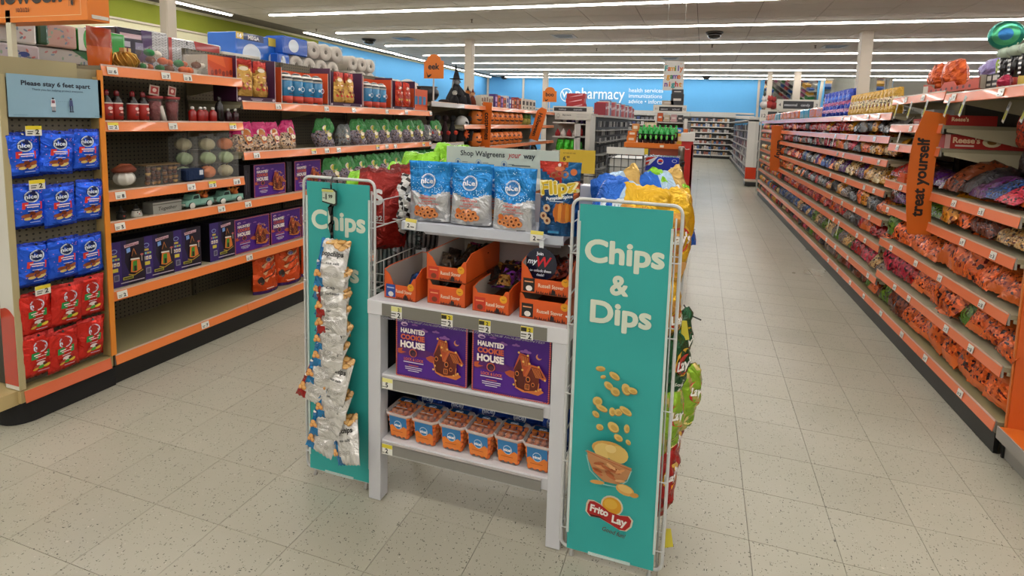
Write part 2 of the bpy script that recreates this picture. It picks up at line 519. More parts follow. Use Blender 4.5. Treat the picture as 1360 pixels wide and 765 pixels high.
# ceiling: panels 1.2 x 1.175 between the light rows
cb = MB('ceiling_joint'); cb.box(-11.4, 14.2, -7, 26.4, CZ + .012, CZ + .2, 'ffffff')
ceil_ = struct(cb.out('ceiling'))
pw, pd = 1.13, .5875
pm = MB('ceiling_board'); pm.box(.006, pw - .006, .006, pd - .006, 0, .012, 'ffffff')
row_y = [.3 + 2.35 * k for k in range(-3, 11)]
cl = []
for i in range(-10, 13):
    for k in range(len(row_y)):
        for q in range(4): cl.append((-.24 + i * pw, row_y[k] + q * pd))
cl = [c for c in cl if c[1] + pd < 25.9 and c[0] > -11.3]
nv = sorted([c for c in cl if c[1] > 4.5 and c[0] > -10 and c[0] < 6], key=lambda c: c[1])[:300]
ns = set(nv)
p0 = pm.out('ceiling_panel', ceil_); p0.location = (nv[0][0], nv[0][1], CZ)
for c in nv[1:]:
    o = p0.copy(); COL.objects.link(o); o.location = (c[0], c[1], CZ)
rm = MB('ceiling_board')
for x, y in cl:
    if (x, y) in ns: continue
    rm.quad((x + .006, y + pd - .006, CZ), (x + pw - .006, y + pd - .006, CZ), (x + pw - .006, y + .006, CZ), (x + .006, y + .006, CZ), 'ffffff')
tag(rm.out('ceiling_panel_field', ceil_), kind='stuff')

def wallbox(name, x0, x1, y0, y1, z0, z1, mat):
    b = MB(mat); b.box(x0, x1, y0, y1, z0, z1, 'ffffff'); return struct(b.out(name))
# left wall: cream below, green band, blue past y = 13.2
wl = wallbox('wall_left', -11.35, -11.2, -7, 26.2, 0, CZ + .1, 'wall_cream')
gb = MB('wall_green'); gb.box(-11.2, -11.185, -7, 13.2, 3.24, CZ - .05, 'ffffff'); gb.out('green_band', wl)
bb = MB('wall_blue'); bb.box(-11.2, -11.185, 13.2, 25.9, 0, CZ - .05, 'ffffff'); bb.out('blue_band', wl)
wallbox('trim_1', -11.2, -11.17, -7, 13.2, 3.2, 3.24, 'column_paint')
wb = wallbox('wall_back', -11.4, 14.2, 25.9, 26.2, 0, CZ + .1, 'wall_blue')
for n_, xx in enumerate((-11.1, -9.1, 2.33)):
    wallbox('trim_%d' % (n_ + 2), xx - .05, xx + .05, 25.84, 25.9, 0, CZ, 'column_paint')
wallbox('wall_right', 14.0, 14.2, -7, 26.2, 0, CZ + .1, 'wall_plain')
wallbox('wall_front', -11.4, 14.2, -7.2, -7, 0, CZ + .1, 'wall_plain')

# pharmacy lettering on the blue wall
def wall_text(name, label, fn, y, cat='sign'):
    b = MB('matte'); fn(b)
    return tag(b.out(name), label, cat)
T = Matrix.Translation((0, 25.885, 0))
def f1(b):
    P = Print(b, 0, T=T, step=.002)
    P.ell(-6.78, 2.83, .32, .34, 'e6f0f4', 28, inner=.86)
    P.text('W', -6.78, 2.7, .42, 'e6f0f4', .02)
    P.text('pharmacy', -6.3, 2.66, .78, 'e6f0f4', .01, 'l', width=2.5)
wall_text('pharmacy_lettering', 'large white pharmacy lettering with round emblem on the blue back wall', f1, 0, 'lettering')
for n_, (t_, z_, w_) in enumerate((('health services', 3.02, 'top'), ('immunizations', 2.75, 'middle'), ('advice \u2022 information', 2.48, 'bottom'))):
    b = MB('matte'); P = Print(b, 0, T=T, step=.002); P.text(t_, -3.6, z_, .28, 'e6f0f4', .005, 'l')
    tag(b.out('service_lettering'), 'small white lettering on the blue back wall, %s line of three' % w_, 'lettering', 'three lines of service lettering')
b = MB('enamel'); b.box(-9.0, 2.2, 25.78, 25.88, 2.06, 2.14, 'b9b4aa'); b.box(-9, 2.2, 25.5, 25.88, 1.86, 2.0, 'c9c5bd')
struct(b.out('trim_6'))

# slanted mirrors above the right-hand wall units
for k in range(4):
    x0 = 2.42 + k * 2.5
    b = MB('mirror_glass'); T_ = Matrix.Translation((x0, 25.8, 2.05)) @ Matrix.Rotation(math.radians(24), 4, 'X') @ Matrix.Rotation(math.radians((-14, 10, -8, 12)[k]), 4, 'Y')
    b.T = Matrix.Translation((x0, 25.6, 2.05)) @ Matrix.Rotation(math.radians((9, -7, 10, -6)[k]), 4, 'Z') @ Matrix.Rotation(math.radians((11, 13, 10, 13)[k]), 4, 'X')
    b.box(0.05, 2.4, -.01, 0, 0, 1.68, 'ffffff')
    b.box(2.4, 2.52, -.03, .01, 0, 1.7, 'b8ad9a', 'enamel')
    o = b.out('slanted_mirror')
    tag(o, ['slanted security mirror at the left end, next to the blue wall', 'second slanted security mirror from the blue wall', 'third slanted security mirror from the blue wall', 'slanted security mirror at the right end of the mirror row'][k], 'mirror', 'slanted mirrors high on the back wall')

# columns
for n_, (x, y, wdt) in enumerate([(-6.5, 5.0, .13), (-6.46, 13.7, .22), (-6.9, 22.6, .22), (3.37, 13.4, .24), (3.33, 22, .24), (2.38, 22.2, .18)]):
    b = MB('column_paint'); b.box(x - wdt / 2, x + wdt / 2, y - wdt / 2, y + wdt / 2, 0, CZ + .01, 'ffffff', b=.012)
    b.box(x - wdt / 2 - .05, x + wdt / 2 + .05, y - wdt / 2 - .05, y + wdt / 2 + .05, CZ - .008, CZ, 'ffffff')
    o = b.out('column')
    tag(o, ['square beige column rising behind the paper goods at left', 'square beige column behind the black witch display', 'thin beige column in front of the blue back wall at left', 'square beige column rising behind the yellow candy bags', 'beige column in front of the slanted mirrors, nearer one', 'thin beige column at the left end of the mirrors'][n_], 'column')

# fluorescent strips
def lightmesh(length):
    a = MB('enamel'); a.box(0, length, -.075, .075, -.03, 0, 'd8d2c8')
    l = MB('lamp_lens'); pr = [(-.048, -.031), (-.042, -.048), (.042, -.048), (.048, -.031)]
    l.prism(pr, .012, length - .012, 'x', 'ffffff')
    return a, l
root = thing('ceiling_light', '', 'light')
a, l = lightmesh(2.26); a.out('housing', root); l.out('lens', root)
starts = {4: -9.53, 5: -9.62, 6: -9.68, 7: -9.7, 8: -9.74, 9: -9.87, 10: -9.99}
ROWN = {4: 'nearest', 5: 'second', 6: 'third', 7: 'fourth', 8: 'fifth', 9: 'sixth', 10: 'seventh'}
for k in range(-3, 11):
    y = .3 + 2.35 * k if k < 10 else 23.6
    x = starts.get(k, -9.5); c = 0
    while x + 2.2 < 13.8:
        c += 1
        lab = 'long ceiling light strip, %s from the left in the %s row' % (ORD[c], ROWN[k]) if k in ROWN else 'ceiling light strip, %s from the left, %s row out of view toward the front' % (ORD[c], ORD[4 - k] if k < 4 else '')
        put(root, lab, (x, y, CZ), group='fluorescent ceiling strips'); x += 2.26
c = 0; x = starts[10]
while x + 2.2 < 13.8:
    c += 1; put(root, 'long ceiling light strip, %s from the left in the last row' % ORD[c], (x, 25.3, CZ), group='fluorescent ceiling strips'); x += 2.26
y = -4; c = 0
while y < 24.5:
    if not (9.1 < y < 11.4):
        c += 1
        put(root, 'ceiling light strip running along the left wall, %s of its line' % ORD[c], (-10.5 - max(0, y - 14) * .03, y, CZ), (0, 0, PI / 2), group='fluorescent strips along the left wall')
    y += 2.26 if not (6.8 < y < 9.1) else 2.3

# dome cameras, vents, sprinklers on the ceiling
def dome():
    r = thing('dome_camera', '', 'camera')
    b = MB('enamel'); b.lathe([(.2, 0), (.2, -.03), (.18, -.04)][::-1], 20, '2a2622'); b.out('housing', r)
    b = MB('gloss'); b.lathe([(.001, -.16), (.08, -.15), (.14, -.115), (.17, -.04)], 20, '15120f'); b.out('dome', r)
    return r
dm = dome()
for x, y, l in ((-9.5, 13.3, 'black ceiling dome above the tissue packs at left'), (.12, 13.1, 'black ceiling dome over the main aisle, the nearer one'), (-10.0, 25.4, 'small black ceiling dome far back by the blue corner'), (0, 24.4, 'small black ceiling dome over the far end of the main aisle')):
    put(dm, l, (x, y, CZ), group='dome cameras on the ceiling')
b = MB('enamel'); b.box(-.3, .3, -.3, .3, -.012, 0, 'a39a90')
for i in range(5): b.box(-.26 + i * .02, .26 - i * .02, -.25 + i * .11, -.19 + i * .11, -.016, -.012, '4a4540')
vt = tag(b.out('air_vent'), 'v', 'vent')
for x, y, l in ((-3.6, 13.3, 'square air vent with dark slots in the ceiling, centre'), (-8.3, 13.3, 'square air vent in the ceiling at left'), (1.6, 8.4, 'square air vent in the ceiling at upper right'), (3.2, 15.6, 'square air vent in the ceiling beside the column'), (-1.2, 18, 'small air vent in the ceiling far back')):
    put(vt, l, (x, y, CZ), group='ceiling vents')
b = MB('metal'); b.lathe([(.03, 0), (.03, -.012), (.012, -.02), (.012, -.06), (.028, -.07), (.028, -.075)][::-1], 10, '6d6259')
sp = tag(b.out('sprinkler_head'), 's', 'sprinkler')
for n_, (x, y) in enumerate(((-5.1, 10.9), (-1.4, 8.5), (-9.9, 11.6), (.1, 15.1), (2.7, 15.4), (-3.2, 15.6))):
    put(sp, 'small sprinkler head under the ceiling, %s from the left' % ('third', 'fourth', 'first', 'fifth', 'sixth', 'second')[n_] if n_ != 9 else '', (x, y, CZ), group='sprinkler heads')

# ================================================================ GONDOLA BAYS
def price_tag_mb(s=1, y=0.0, yellow=False, txt=None):
    b = MB('gloss')
    b.box(-.022 * s, .022 * s, -.0016, 0, -.0165 * s, .0165 * s, 'e9e6da')
    P = Print(b, -.0016)
    if yellow: P.rect(-.022 * s, .022 * s, .004 * s, .0165 * s, 'e8d23a')
    P.rect(-.018 * s, -.004 * s, -.011 * s, -.008 * s, '3a3835'); P.rect(-.018 * s, -.002 * s, -.004 * s, -.001 * s, '55524d')
    P.text(txt or '2', .009 * s, -.011 * s, .022 * s, '26262b', .03)
    return b
PT = {}
def ptag(parent, x, y, z, rx=0, s=1.0, yellow=False, txt='2', name='price_tag'):
    k = (s, yellow, txt)
    if k not in PT: PT[k] = price_tag_mb(s, 0, yellow, txt).out(name); o = PT[k]
    else: o = PT[k].copy(); COL.objects.link(o)
    o.parent = parent; o.location = (x, y, z); o.rotation_euler = (rx, 0, 0)
    return o

def shelf_mb(W, D, lipz=.055, beige='b3a98c', left_br=True, right_br=True):
    """shelf whose top is z = 0, front edge at y = 0, running back to y = D"""
    b = MB('enamel')
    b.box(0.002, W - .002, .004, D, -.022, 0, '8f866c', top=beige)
    for on, x in ((left_br, .004), (right_br, W - .007)):
        if on: b.prism([(.02, -.022), (D, -.022), (D, -.115), (D - .04, -.115), (.05, -.045), (.02, -.04)], x, x + .003, 'x', beige)
    # front rail
    b.box(0.002, W - .002, -.003, .006, -.05, .004, '8f8a80')
    return b
def strip_mb(W, col):
    b = MB('gloss')
    b.prism([(-.004, .006), (-.0135, -.048), (-.0105, -.051), (-.001, .004)], .001, W - .001, 'x', col)
    b.prism([(-.0036, .004), (-.0046, .0), (-.0066, .0), (-.0056, .0075), (-.001, .0085)], .001, W - .001, 'x', 'cfae98')
    return b

BAYN = [0]
def bay(label, loc, rz, W, D, levels, strip='f08a4a', tags=None, back=True, kick=True, h=2.0, deck_d=None, group=None, zt=1.75, post=True, deckcol='a2966f', nofront=()):
    """shelving bay: local x along the aisle, front edge at y = 0, y grows into the shelf"""
    r = thing('shelving_bay', label, 'shelving', loc, rz, group)
    b = MB('enamel')
    b.box(0, W, .0, .02, .002, .1, '0d0c0b'); b.out('base_kick', r)
    if back:
        b = MB('shaded_board' if group == 'right candy run' else 'pegboard'); b.box(0, W, D + .0, D + .012, .12, h, 'ffffff'); b.out('back_panel', r)
    if post:
        b = MB('enamel'); b.box(.001, .025, D - .02, D - .001, .1, h, '5b5443'); 
        for k in range(int(h / .05)): b.box(.01, .016, D - .0215, D - .02, .12 + k * .05, .145 + k * .05, '0c0b09')
        b.out('upright', r)
    for n, z in enumerate(levels):
        deck = n == 0
        if deck:
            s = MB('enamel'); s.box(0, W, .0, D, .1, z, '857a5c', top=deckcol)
            s.box(0, W, -.003, .006, z - .05, z + .004, '8f8a80')
            so = s.out('base_deck', r); sp_ = strip_mb(W, strip).out('price_strip', so); sp_.location = (0, 0, z)
            zz = z
        else:
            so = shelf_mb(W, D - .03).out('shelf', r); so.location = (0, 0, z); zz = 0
            sp_ = strip_mb(W, strip).out('price_strip', so)
        for (x, y_, t) in (tags or {}).get(n, ()):
            ptag(so, x, -.0125, zz - .022, -.17, 1.15, y_, t)
    return r

# left gondola (front faces +x): local x = +y world, local y = -x world
LX = -2.945
def LF(s, d, z): return (LX - d, s, z)
LRZ = PI / 2
SEC = [1.90, 2.745, 3.59, 4.435, 5.26]
D_L = .5
tg = {0: [(.52, False, '7')], 1: [(.045, False, '2')], 2: [(.05, False, '5'), (.66, False, '7')], 3: [(.06, False, '8'), (.46, False, '7'), (.60, True, '2'), (.78, False, '3')], 4: [(.04, True, '2'), (.36, False, '7'), (.76, True, '2')], 5: [(.05, False, '6'), (.33, False, '7'), (.46, False, '3')]}
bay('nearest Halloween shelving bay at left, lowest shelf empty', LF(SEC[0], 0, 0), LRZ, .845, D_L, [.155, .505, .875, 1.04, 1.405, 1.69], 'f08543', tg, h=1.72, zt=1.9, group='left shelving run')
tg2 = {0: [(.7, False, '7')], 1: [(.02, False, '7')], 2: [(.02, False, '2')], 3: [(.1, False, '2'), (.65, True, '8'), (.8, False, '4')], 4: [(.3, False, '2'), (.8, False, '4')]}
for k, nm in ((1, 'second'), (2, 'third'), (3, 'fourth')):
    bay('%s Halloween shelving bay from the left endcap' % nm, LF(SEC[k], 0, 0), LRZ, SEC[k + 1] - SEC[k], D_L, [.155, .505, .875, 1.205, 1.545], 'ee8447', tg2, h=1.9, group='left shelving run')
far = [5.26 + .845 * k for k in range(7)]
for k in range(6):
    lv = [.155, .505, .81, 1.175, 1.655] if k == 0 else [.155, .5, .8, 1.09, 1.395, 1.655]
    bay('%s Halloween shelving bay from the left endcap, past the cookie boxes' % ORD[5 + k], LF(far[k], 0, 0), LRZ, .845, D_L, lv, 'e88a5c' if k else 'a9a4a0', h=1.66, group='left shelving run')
# blank far end and the rear shelf that carries the paper goods (other side of the run)
for k in range(5):
    y0 = 1.90 + k * .8
    r = thing('shelving_bay', '%s rear bay stacked with paper goods, other side of the left run' % ORD[k + 1].capitalize().lower(), 'shelving', (LX - D_L - .03, y0, 0), LRZ, 'rear side of the left run')
    b = MB('enamel'); b.box(0, .8, 0, .5, 1.60, 1.665, 'b0a684'); b.out('top_shelf', r)
    b = MB('enamel'); b.box(0, .8, .47, .5, .0, 1.6, '6d6450'); b.out('back_panel', r)

# ---------------------------------------------------------------- right gondola (front faces -x)
RA = math.atan2(1, -.0162) - PI / 2     # the run is turned slightly
RP = Vector((1.39, 2.75, 0)); RU = Vector((-.0162, 1, 0)).normalized(); RN = Vector((1, .0162, 0)).normalized()
RRZ = math.atan2(-RU.y, -RU.x)
def RF(u, d, z):
    p = RP + RU * u + RN * d; return (p.x, p.y, z)
LA = [.155, .42, .67, .93, 1.12, 1.715]
LB = [.155, .42, .67, .93, 1.12, 1.395, 1.535, 1.735]
LC_ = [.155, .345, .60, .805, 1.03, 1.265, 1.445, 1.625]
SL = .868
U = [.07, .93] + [1.78 + SL * k for k in range(10)]
rb = []
for k in range(len(U) - 1):
    lv = LA if k == 0 else LB if k == 1 else LC_
    tgs = {n: [(.12 + .07 * ((n * 3 + k) % 5), False, '7'), (.55 + .05 * ((n + k) % 4), False, '3')] for n in range(len(lv))} if k < 4 else None
    W = U[k + 1] - U[k]
    nm = ['nearest candy shelving bay in the right-hand run, five shelves of orange bags', 'second candy shelving bay from the near end of the right run, boxes high up'][k] if k < 2 else '%s candy shelving bay from the near end of the right run' % ORD[k + 1]
    bay(nm, RF(U[k + 1], 0, 0), RRZ, W, .45, lv, 'e87c52', tgs, h=1.7 if k < 2 else 1.6, group='right candy run')

# more runs beyond the candy run, seen in the slanted mirrors
for k, x in enumerate((4.6, 7.4, 10.2)):
    r = thing('gondola_run', 'parallel shelving run beyond the candy run, %s to the right' % ORD[k + 1], 'shelving', (x, 4, 0), 0, 'parallel runs to the right')
    b = MB('enamel'); b.box(-.03, .03, 0, 17, 0, 1.5, '6a655c')
    for z in (.15, .42, .7, .98, 1.25, 1.5): b.box(-.45, .45, 0, 17, z - .03, z, 'b8b2a6')
    b.out('shelves', r)
    b = MB('candy_foil'); q = random.Random(k)
    for z in (.15, .42, .7, .98, 1.25, 1.5):
        for j in range(34):
            for s_ in (-1, 1):
                c = lin(q.choice(['c83a2c', 'd8d4cc', '2a5aa8', 'd8a02c', '3a8a4a', '8a8a90', 'c86a9a', 'e0dcd4', '26262a']), .6); hh = q.uniform(.1, .22)
                b.box(min(s_ * .1, s_ * .42), max(s_ * .1, s_ * .42), .1 + j * .5, .1 + j * .5 + q.uniform(.25, .46), z, z + hh, c)
    b.out('goods', r)['kind'] = 'stuff'

# ================================================================ LEFT ENDCAP
def nice_logo(P, x, z, r, ring='ffffff', bg=None):
    if bg: P.ell(x, z, r * 1.04, None, bg, 20)
    P.ell(x, z, r, None, ring, 24, inner=.9)
    P.ell(x, z, r * .84, None, ring, 24, inner=.96)
    if bg: P.rect(x - r * 1.0, x + r * .78, z - r * .32, z + r * .34, bg)
    P.text('nice!', x, z - r * .3, r * .95, ring, .03, width=r * 1.9)
def nice_pouch(kind):
    b = MB('foil')
    W, H = .132, .208
    base = '2460ea' if kind == 'blue' else 'd82c20'
    dark = '0f2f94' if kind == 'blue' else 'a81c14'
    sf = pillow(b, W, H, .052, lambda u, v: dark if (v < .05 or v > .95) else base, 12, 14, 'foil', wr=.009, seed=3 if kind == 'blue' else 5, zig=.003)
    P = Print(b, sf, 'gloss', step=.0004)
    rnd = random.Random(4)
    for i in range(26):
        x, z = rnd.uniform(-.055, .055), rnd.uniform(.03, .195)
        P.ell(x, z, .0022, None, 'd67a9a' if kind == 'blue' else '7a1410', 6, keep=True)
    P.layer()
    nice_logo(P, 0, .148, .027, 'dfe8f2', '14234f' if kind == 'blue' else 'b02018')
    band = 'd93a34' if kind == 'blue' else '1f8d45'
    P.poly([(-.036, .092), (.034, .088), (.036, .122), (-.034, .122)], band)
    P.rect(-.026, .026, .108, .113, 'f4dcd6'); P.rect(-.02, .02, .099, .103, 'f4dcd6')
    P.rect(-.018, .018, .082, .0845, 'e8e8e8')
    if kind == 'blue':
        for x, z, a, b_, c, r in ((-.024, .062, .016, .009, '8a4522', .3), (0, .07, .014, .009, '6b2c16', -.4), (.022, .068, .015, .01, 'a1522c', .5), (-.018, .048, .015, .007, 'e3c06a', .1), (.018, .05, .018, .008, 'ecd07e', .4), (.002, .054, .012, .008, '9c4a24', 0)):
            P.ell(x, z, a, b_, c, 10, r)
    else:
        for x, z, a, b_, c, r in ((0, .066, .017, .011, 'ead9d2', 0), (-.016, .054, .012, .008, 'b5402e', .3), (.002, .048, .012, .009, '3f9c35', .3), (.022, .05, .014, .007, 'e3c034', .3), (-.02, .043, .011, .006, 'd8a52c', .2), (.014, .062, .009, .007, '5b1f14', 0)):
            P.ell(x, z, a, b_, c, 10, r)
    P.rect(-.01, .03, .028, .0305, 'c5d2ea')
    P.ell(0, .2, .005, None, '101010', 8)
    return tag(b.out('snack_pouch'), 'p', 'snack bag')

ex = -2.93
# body of the endcap: cabinet with a pegboard side facing the aisle
r = thing('endcap_display', 'beige endcap with pegboard side at the near end of the left run', 'shelving', (0, 0, 0))
b = MB('pegboard'); b.box(0, .355, 0, .012, .17, 1.62, 'ffffff'); o = b.out('peg_panel', r); o.location = (-2.985, 1.517, 0); o.rotation_euler = (0, 0, PI / 2)
b = MB('enamel'); b.box(-3.03, -2.935, 1.49, 1.512, .17, 1.61, 'd6d3c8'); b.box(-2.936, -2.93, 1.489, 1.512, .17, 1.61, 'b6a77c')
b.box(-3.03, -2.99, 1.512, 1.528, .17, 1.61, 'b6a77c')
o = b.out('side_panel', r)
b = MB('gloss'); pts = [(-3.029, .19), (-2.937, .19), (-2.937, .52)] + [(-2.937 - .092 * i / 6, .52 + .028 * math.sin(PI * i / 6) * .8 + .004 * i) for i in range(1, 6)] + [(-3.029, .548)]
b.prism(pts, 1.4885, 1.4895, 'y', 'c03424'); b.out('red_decal', o)
b = MB('enamel'); b.box(-2.985, -2.93, 1.872, 1.895, .17, 1.63, 'b39a66'); b.box(-2.928, -2.922, 1.872, 1.897, .17, 1.665, 'e58a2c'); b.out('rear_post', r)
b = MB('enamel'); b.box(-3.9, -2.95, 1.42, 1.895, .1, .165, 'bfa874'); b.box(-2.95, -2.93, 1.49, 1.87, .108, .165, 'bfa874'); b.out('base_deck', r)
b = MB('gloss'); b.T = Matrix.Translation((-2.925, 1.5, .158)) @ Matrix.Rotation(PI / 2, 4, 'Z'); b.prism([(-.004, .006), (-.0135, -.048), (-.0105, -.051), (-.001, .004)], 0, .365, 'x', 'e0704a'); b.out('price_strip', r)
b = MB('matte'); pts = [(-3.9, 1.46)] + [(-3.02 + .09 * math.sin(a), 1.55 - .09 * math.cos(a)) for a in [PI / 2 * i / 6 for i in range(7)]] + [(-2.93, 1.89), (-3.9, 1.89)]
b.prism(pts, .002, .1, 'z', '121110'); b.out('base_kick', r)
b = MB('enamel'); b.box(-3.9, -3.035, 1.51, 1.53, .17, 1.6, '1c1a16'); b.box(-3.9, -3.035, 1.42, 1.52, .5, .54, 'b3a27a'); b.box(-3.9, -3.035, 1.42, 1.52, .98, 1.02, 'b3a27a'); b.out('front_shelving', r)
b = MB('enamel'); b.box(-3.9, -2.96, 1.55, 1.9, 1.6, 1.665, '9c9170', front='a89d7a')
b.prism([(-3.9, 1.70), (-2.98, 1.69), (-2.95, 1.68), (-2.95, 1.62), (-3.3, 1.62), (-3.6, 1.655), (-3.9, 1.68)], 1.5, 1.515, 'y', 'b7ab84')
b.box(-2.965, -2.95, 1.5, 1.8, 1.6, 1.69, 'a79b74'); b.box(-2.95, -2.945, 1.5, 1.515, 1.6, 1.68, 'a79b74')
b.out('top_rail', r)
b = MB('enamel'); b.box(-3.26, -3.225, 1.70, 1.72, 1.665, 1.93, 'd9d3bb'); b.out('sign_post', r)
# orange-shaped topper sign
r = thing('header_sign', 'orange Halloween header sign dated 10/31/21 above the left endcap', 'sign', (0, 0, 0))
b = MB('card'); b.prism([(-3.85, 1.872), (-2.70, 1.872), (-2.70, 2.2), (-3.85, 2.2)], 1.70, 1.79, 'y', 'e87f1c'); b.box(-2.7, -2.695, 1.7, 1.79, 1.872, 2.2, 'e27a17'); b.box(-2.6945, -2.692, 1.715, 1.785, 1.882, 1.898, 'd9d3c4'); b.out('sign_box', r)
b = MB('card'); P = Print(b, 1.7)
for w_ in (.03,): P.rect(-3.82, -2.735, 1.895, 1.8975, 'f6cf9a'); P.rect(-2.7375, -2.735, 1.895, 2.17, 'f6cf9a')
P.text('Halloween', -2.86, 1.962, .135, '17120f', .045, 'r', width=.62)
P.text('10/31/21', -3.13, 1.918, .028, '5a2408', .02)
P.rect(-2.7885, -2.7865, 1.955, 2.05, '17120f'); P.ell(-2.7875, 1.95, .008, .012, '17120f')
for a in (-.9, -.4, .4, .9): P.line([(-2.7875, 1.956), (-2.7875 + .022 * math.sin(a), 1.956 + .02 * math.cos(a) - .006), (-2.7875 + .026 * math.sin(a), 1.935)], .0018, '17120f')
b.out('lettering', r)
# distancing sign
r = thing('notice_sign', 'light blue notice sign with two small figures above the blue snack bags', 'sign', (-2.925, 1.513, 1.425), PI / 2)
b = MB('card'); b.box(0, .372, -.003, 0, 0, .19, '8fb3c6'); b.out('panel', r)
b = MB('card'); P = Print(b, -.003)
P.text('Please stay 6 feet apart', .186, .143, .0295, '1c2536', .03)
P.text('Thank you for helping protect everyone.', .19, .122, .0125, '40586d', .01)
P.ell(.165, .088, .0045, None, '2c2430'); P.poly([(.157, .083), (.173, .083), (.175, .05), (.155, .05)], 'e6e3e6'); P.rect(.159, .171, .066, .08, '8b4a5c'); P.rect(.16, .163, .03, .05, 'caa9a0'); P.rect(.168, .171, .03, .05, 'caa9a0'); P.rect(.157, .172, .026, .03, '2c2430')
P.ell(.235, .088, .0045, None, '2c2430'); P.poly([(.229, .083), (.241, .083), (.243, .055), (.227, .055)], '44507e'); P.rect(.229, .234, .028, .056, '2b3358'); P.rect(.237, .242, .028, .056, '2b3358'); P.rect(.226, .244, .025, .029, '1c2030')
for i in range(6): P.rect(.182 + i * .007, .185 + i * .007, .075, .0765, '5d8299', 1)
P.rect(.01, .06, .008, .01, '6d93a8'); P.rect(.33, .36, .008, .01, '6d93a8')
b.out('lettering', r)

pr_b, pr_r = nice_pouch('blue'), nice_pouch('red')
rows = [('b', 1.15, (1.5, 1.612, 1.742)), ('b', .905, (1.505, 1.62, 1.745)), ('b', .635, (1.503, 1.617, 1.737)), ('r', .41, (1.505, 1.615, 1.727)), ('r', .197, (1.5, 1.597, 1.715))]
rn = {0: 'top', 1: 'second', 2: 'third', 3: 'fourth', 4: 'bottom'}
for i, (k, z, ys) in enumerate(rows):
    for j, y in enumerate(ys):
        p = pr_b if k == 'b' else pr_r
        put(p, '%s snack bag on a peg, %s of the %s row on the endcap' % ('glossy blue' if k == 'b' else 'glossy red', ('left', 'middle', 'right')[j], rn[i]), (-2.942 + .012 * (j == 1), y + .062 + .004, z + .006 * ((i * 2 + j) % 3)), (.04 + .02 * (j % 2), .05 * ((i + j * 2) % 3 - 1), PI / 2 + .05 * ((i * j) % 3 - 1)), 'blue nut snack bags' if k == 'b' else 'red candy snack bags', scale=(1.0, .9, 1.0))
b = MB('metal')
b.path([(0, .06, .0), (0, .0, .0), (0, -.015, 0), (0, -.018, .006)], .002, 5, 'b8b4ac')
hk = tag(b.out('peg_hook'), 'h', 'hook')
for i, (k, z, ys) in enumerate(rows):
    for j, y in enumerate(ys):
        put(hk, 'thin metal peg hook above the %s bag of the %s row' % (('left', 'middle', 'right')[j], rn[i]), (-2.955, y + .066, z + .209), (0, 0, PI / 2), 'peg hooks of the endcap')
for (y, z, l) in ((1.585, 1.364, 'top'), (1.585, 1.118, 'second'), (1.582, .624, 'fourth')):
    pt = price_tag_mb(1.35, 0, True, '2').out('price_tag'); pt.location = (-2.9, y, z); pt.rotation_euler = (0, 0, PI / 2)
    tag(pt, 'white price tag on a hook over the left bag of the %s row' % l, 'price tag', 'hook price tags')

# ================================================================ GOODS OF THE LEFT RUN
def lput(p, label, y, z, d=.05, rot=0.0, group=None, color=None, scale=None, tilt=0.0):
    return put(p, label, LF(y, d, z), (tilt, 0, LRZ + rot), group, color, scale)

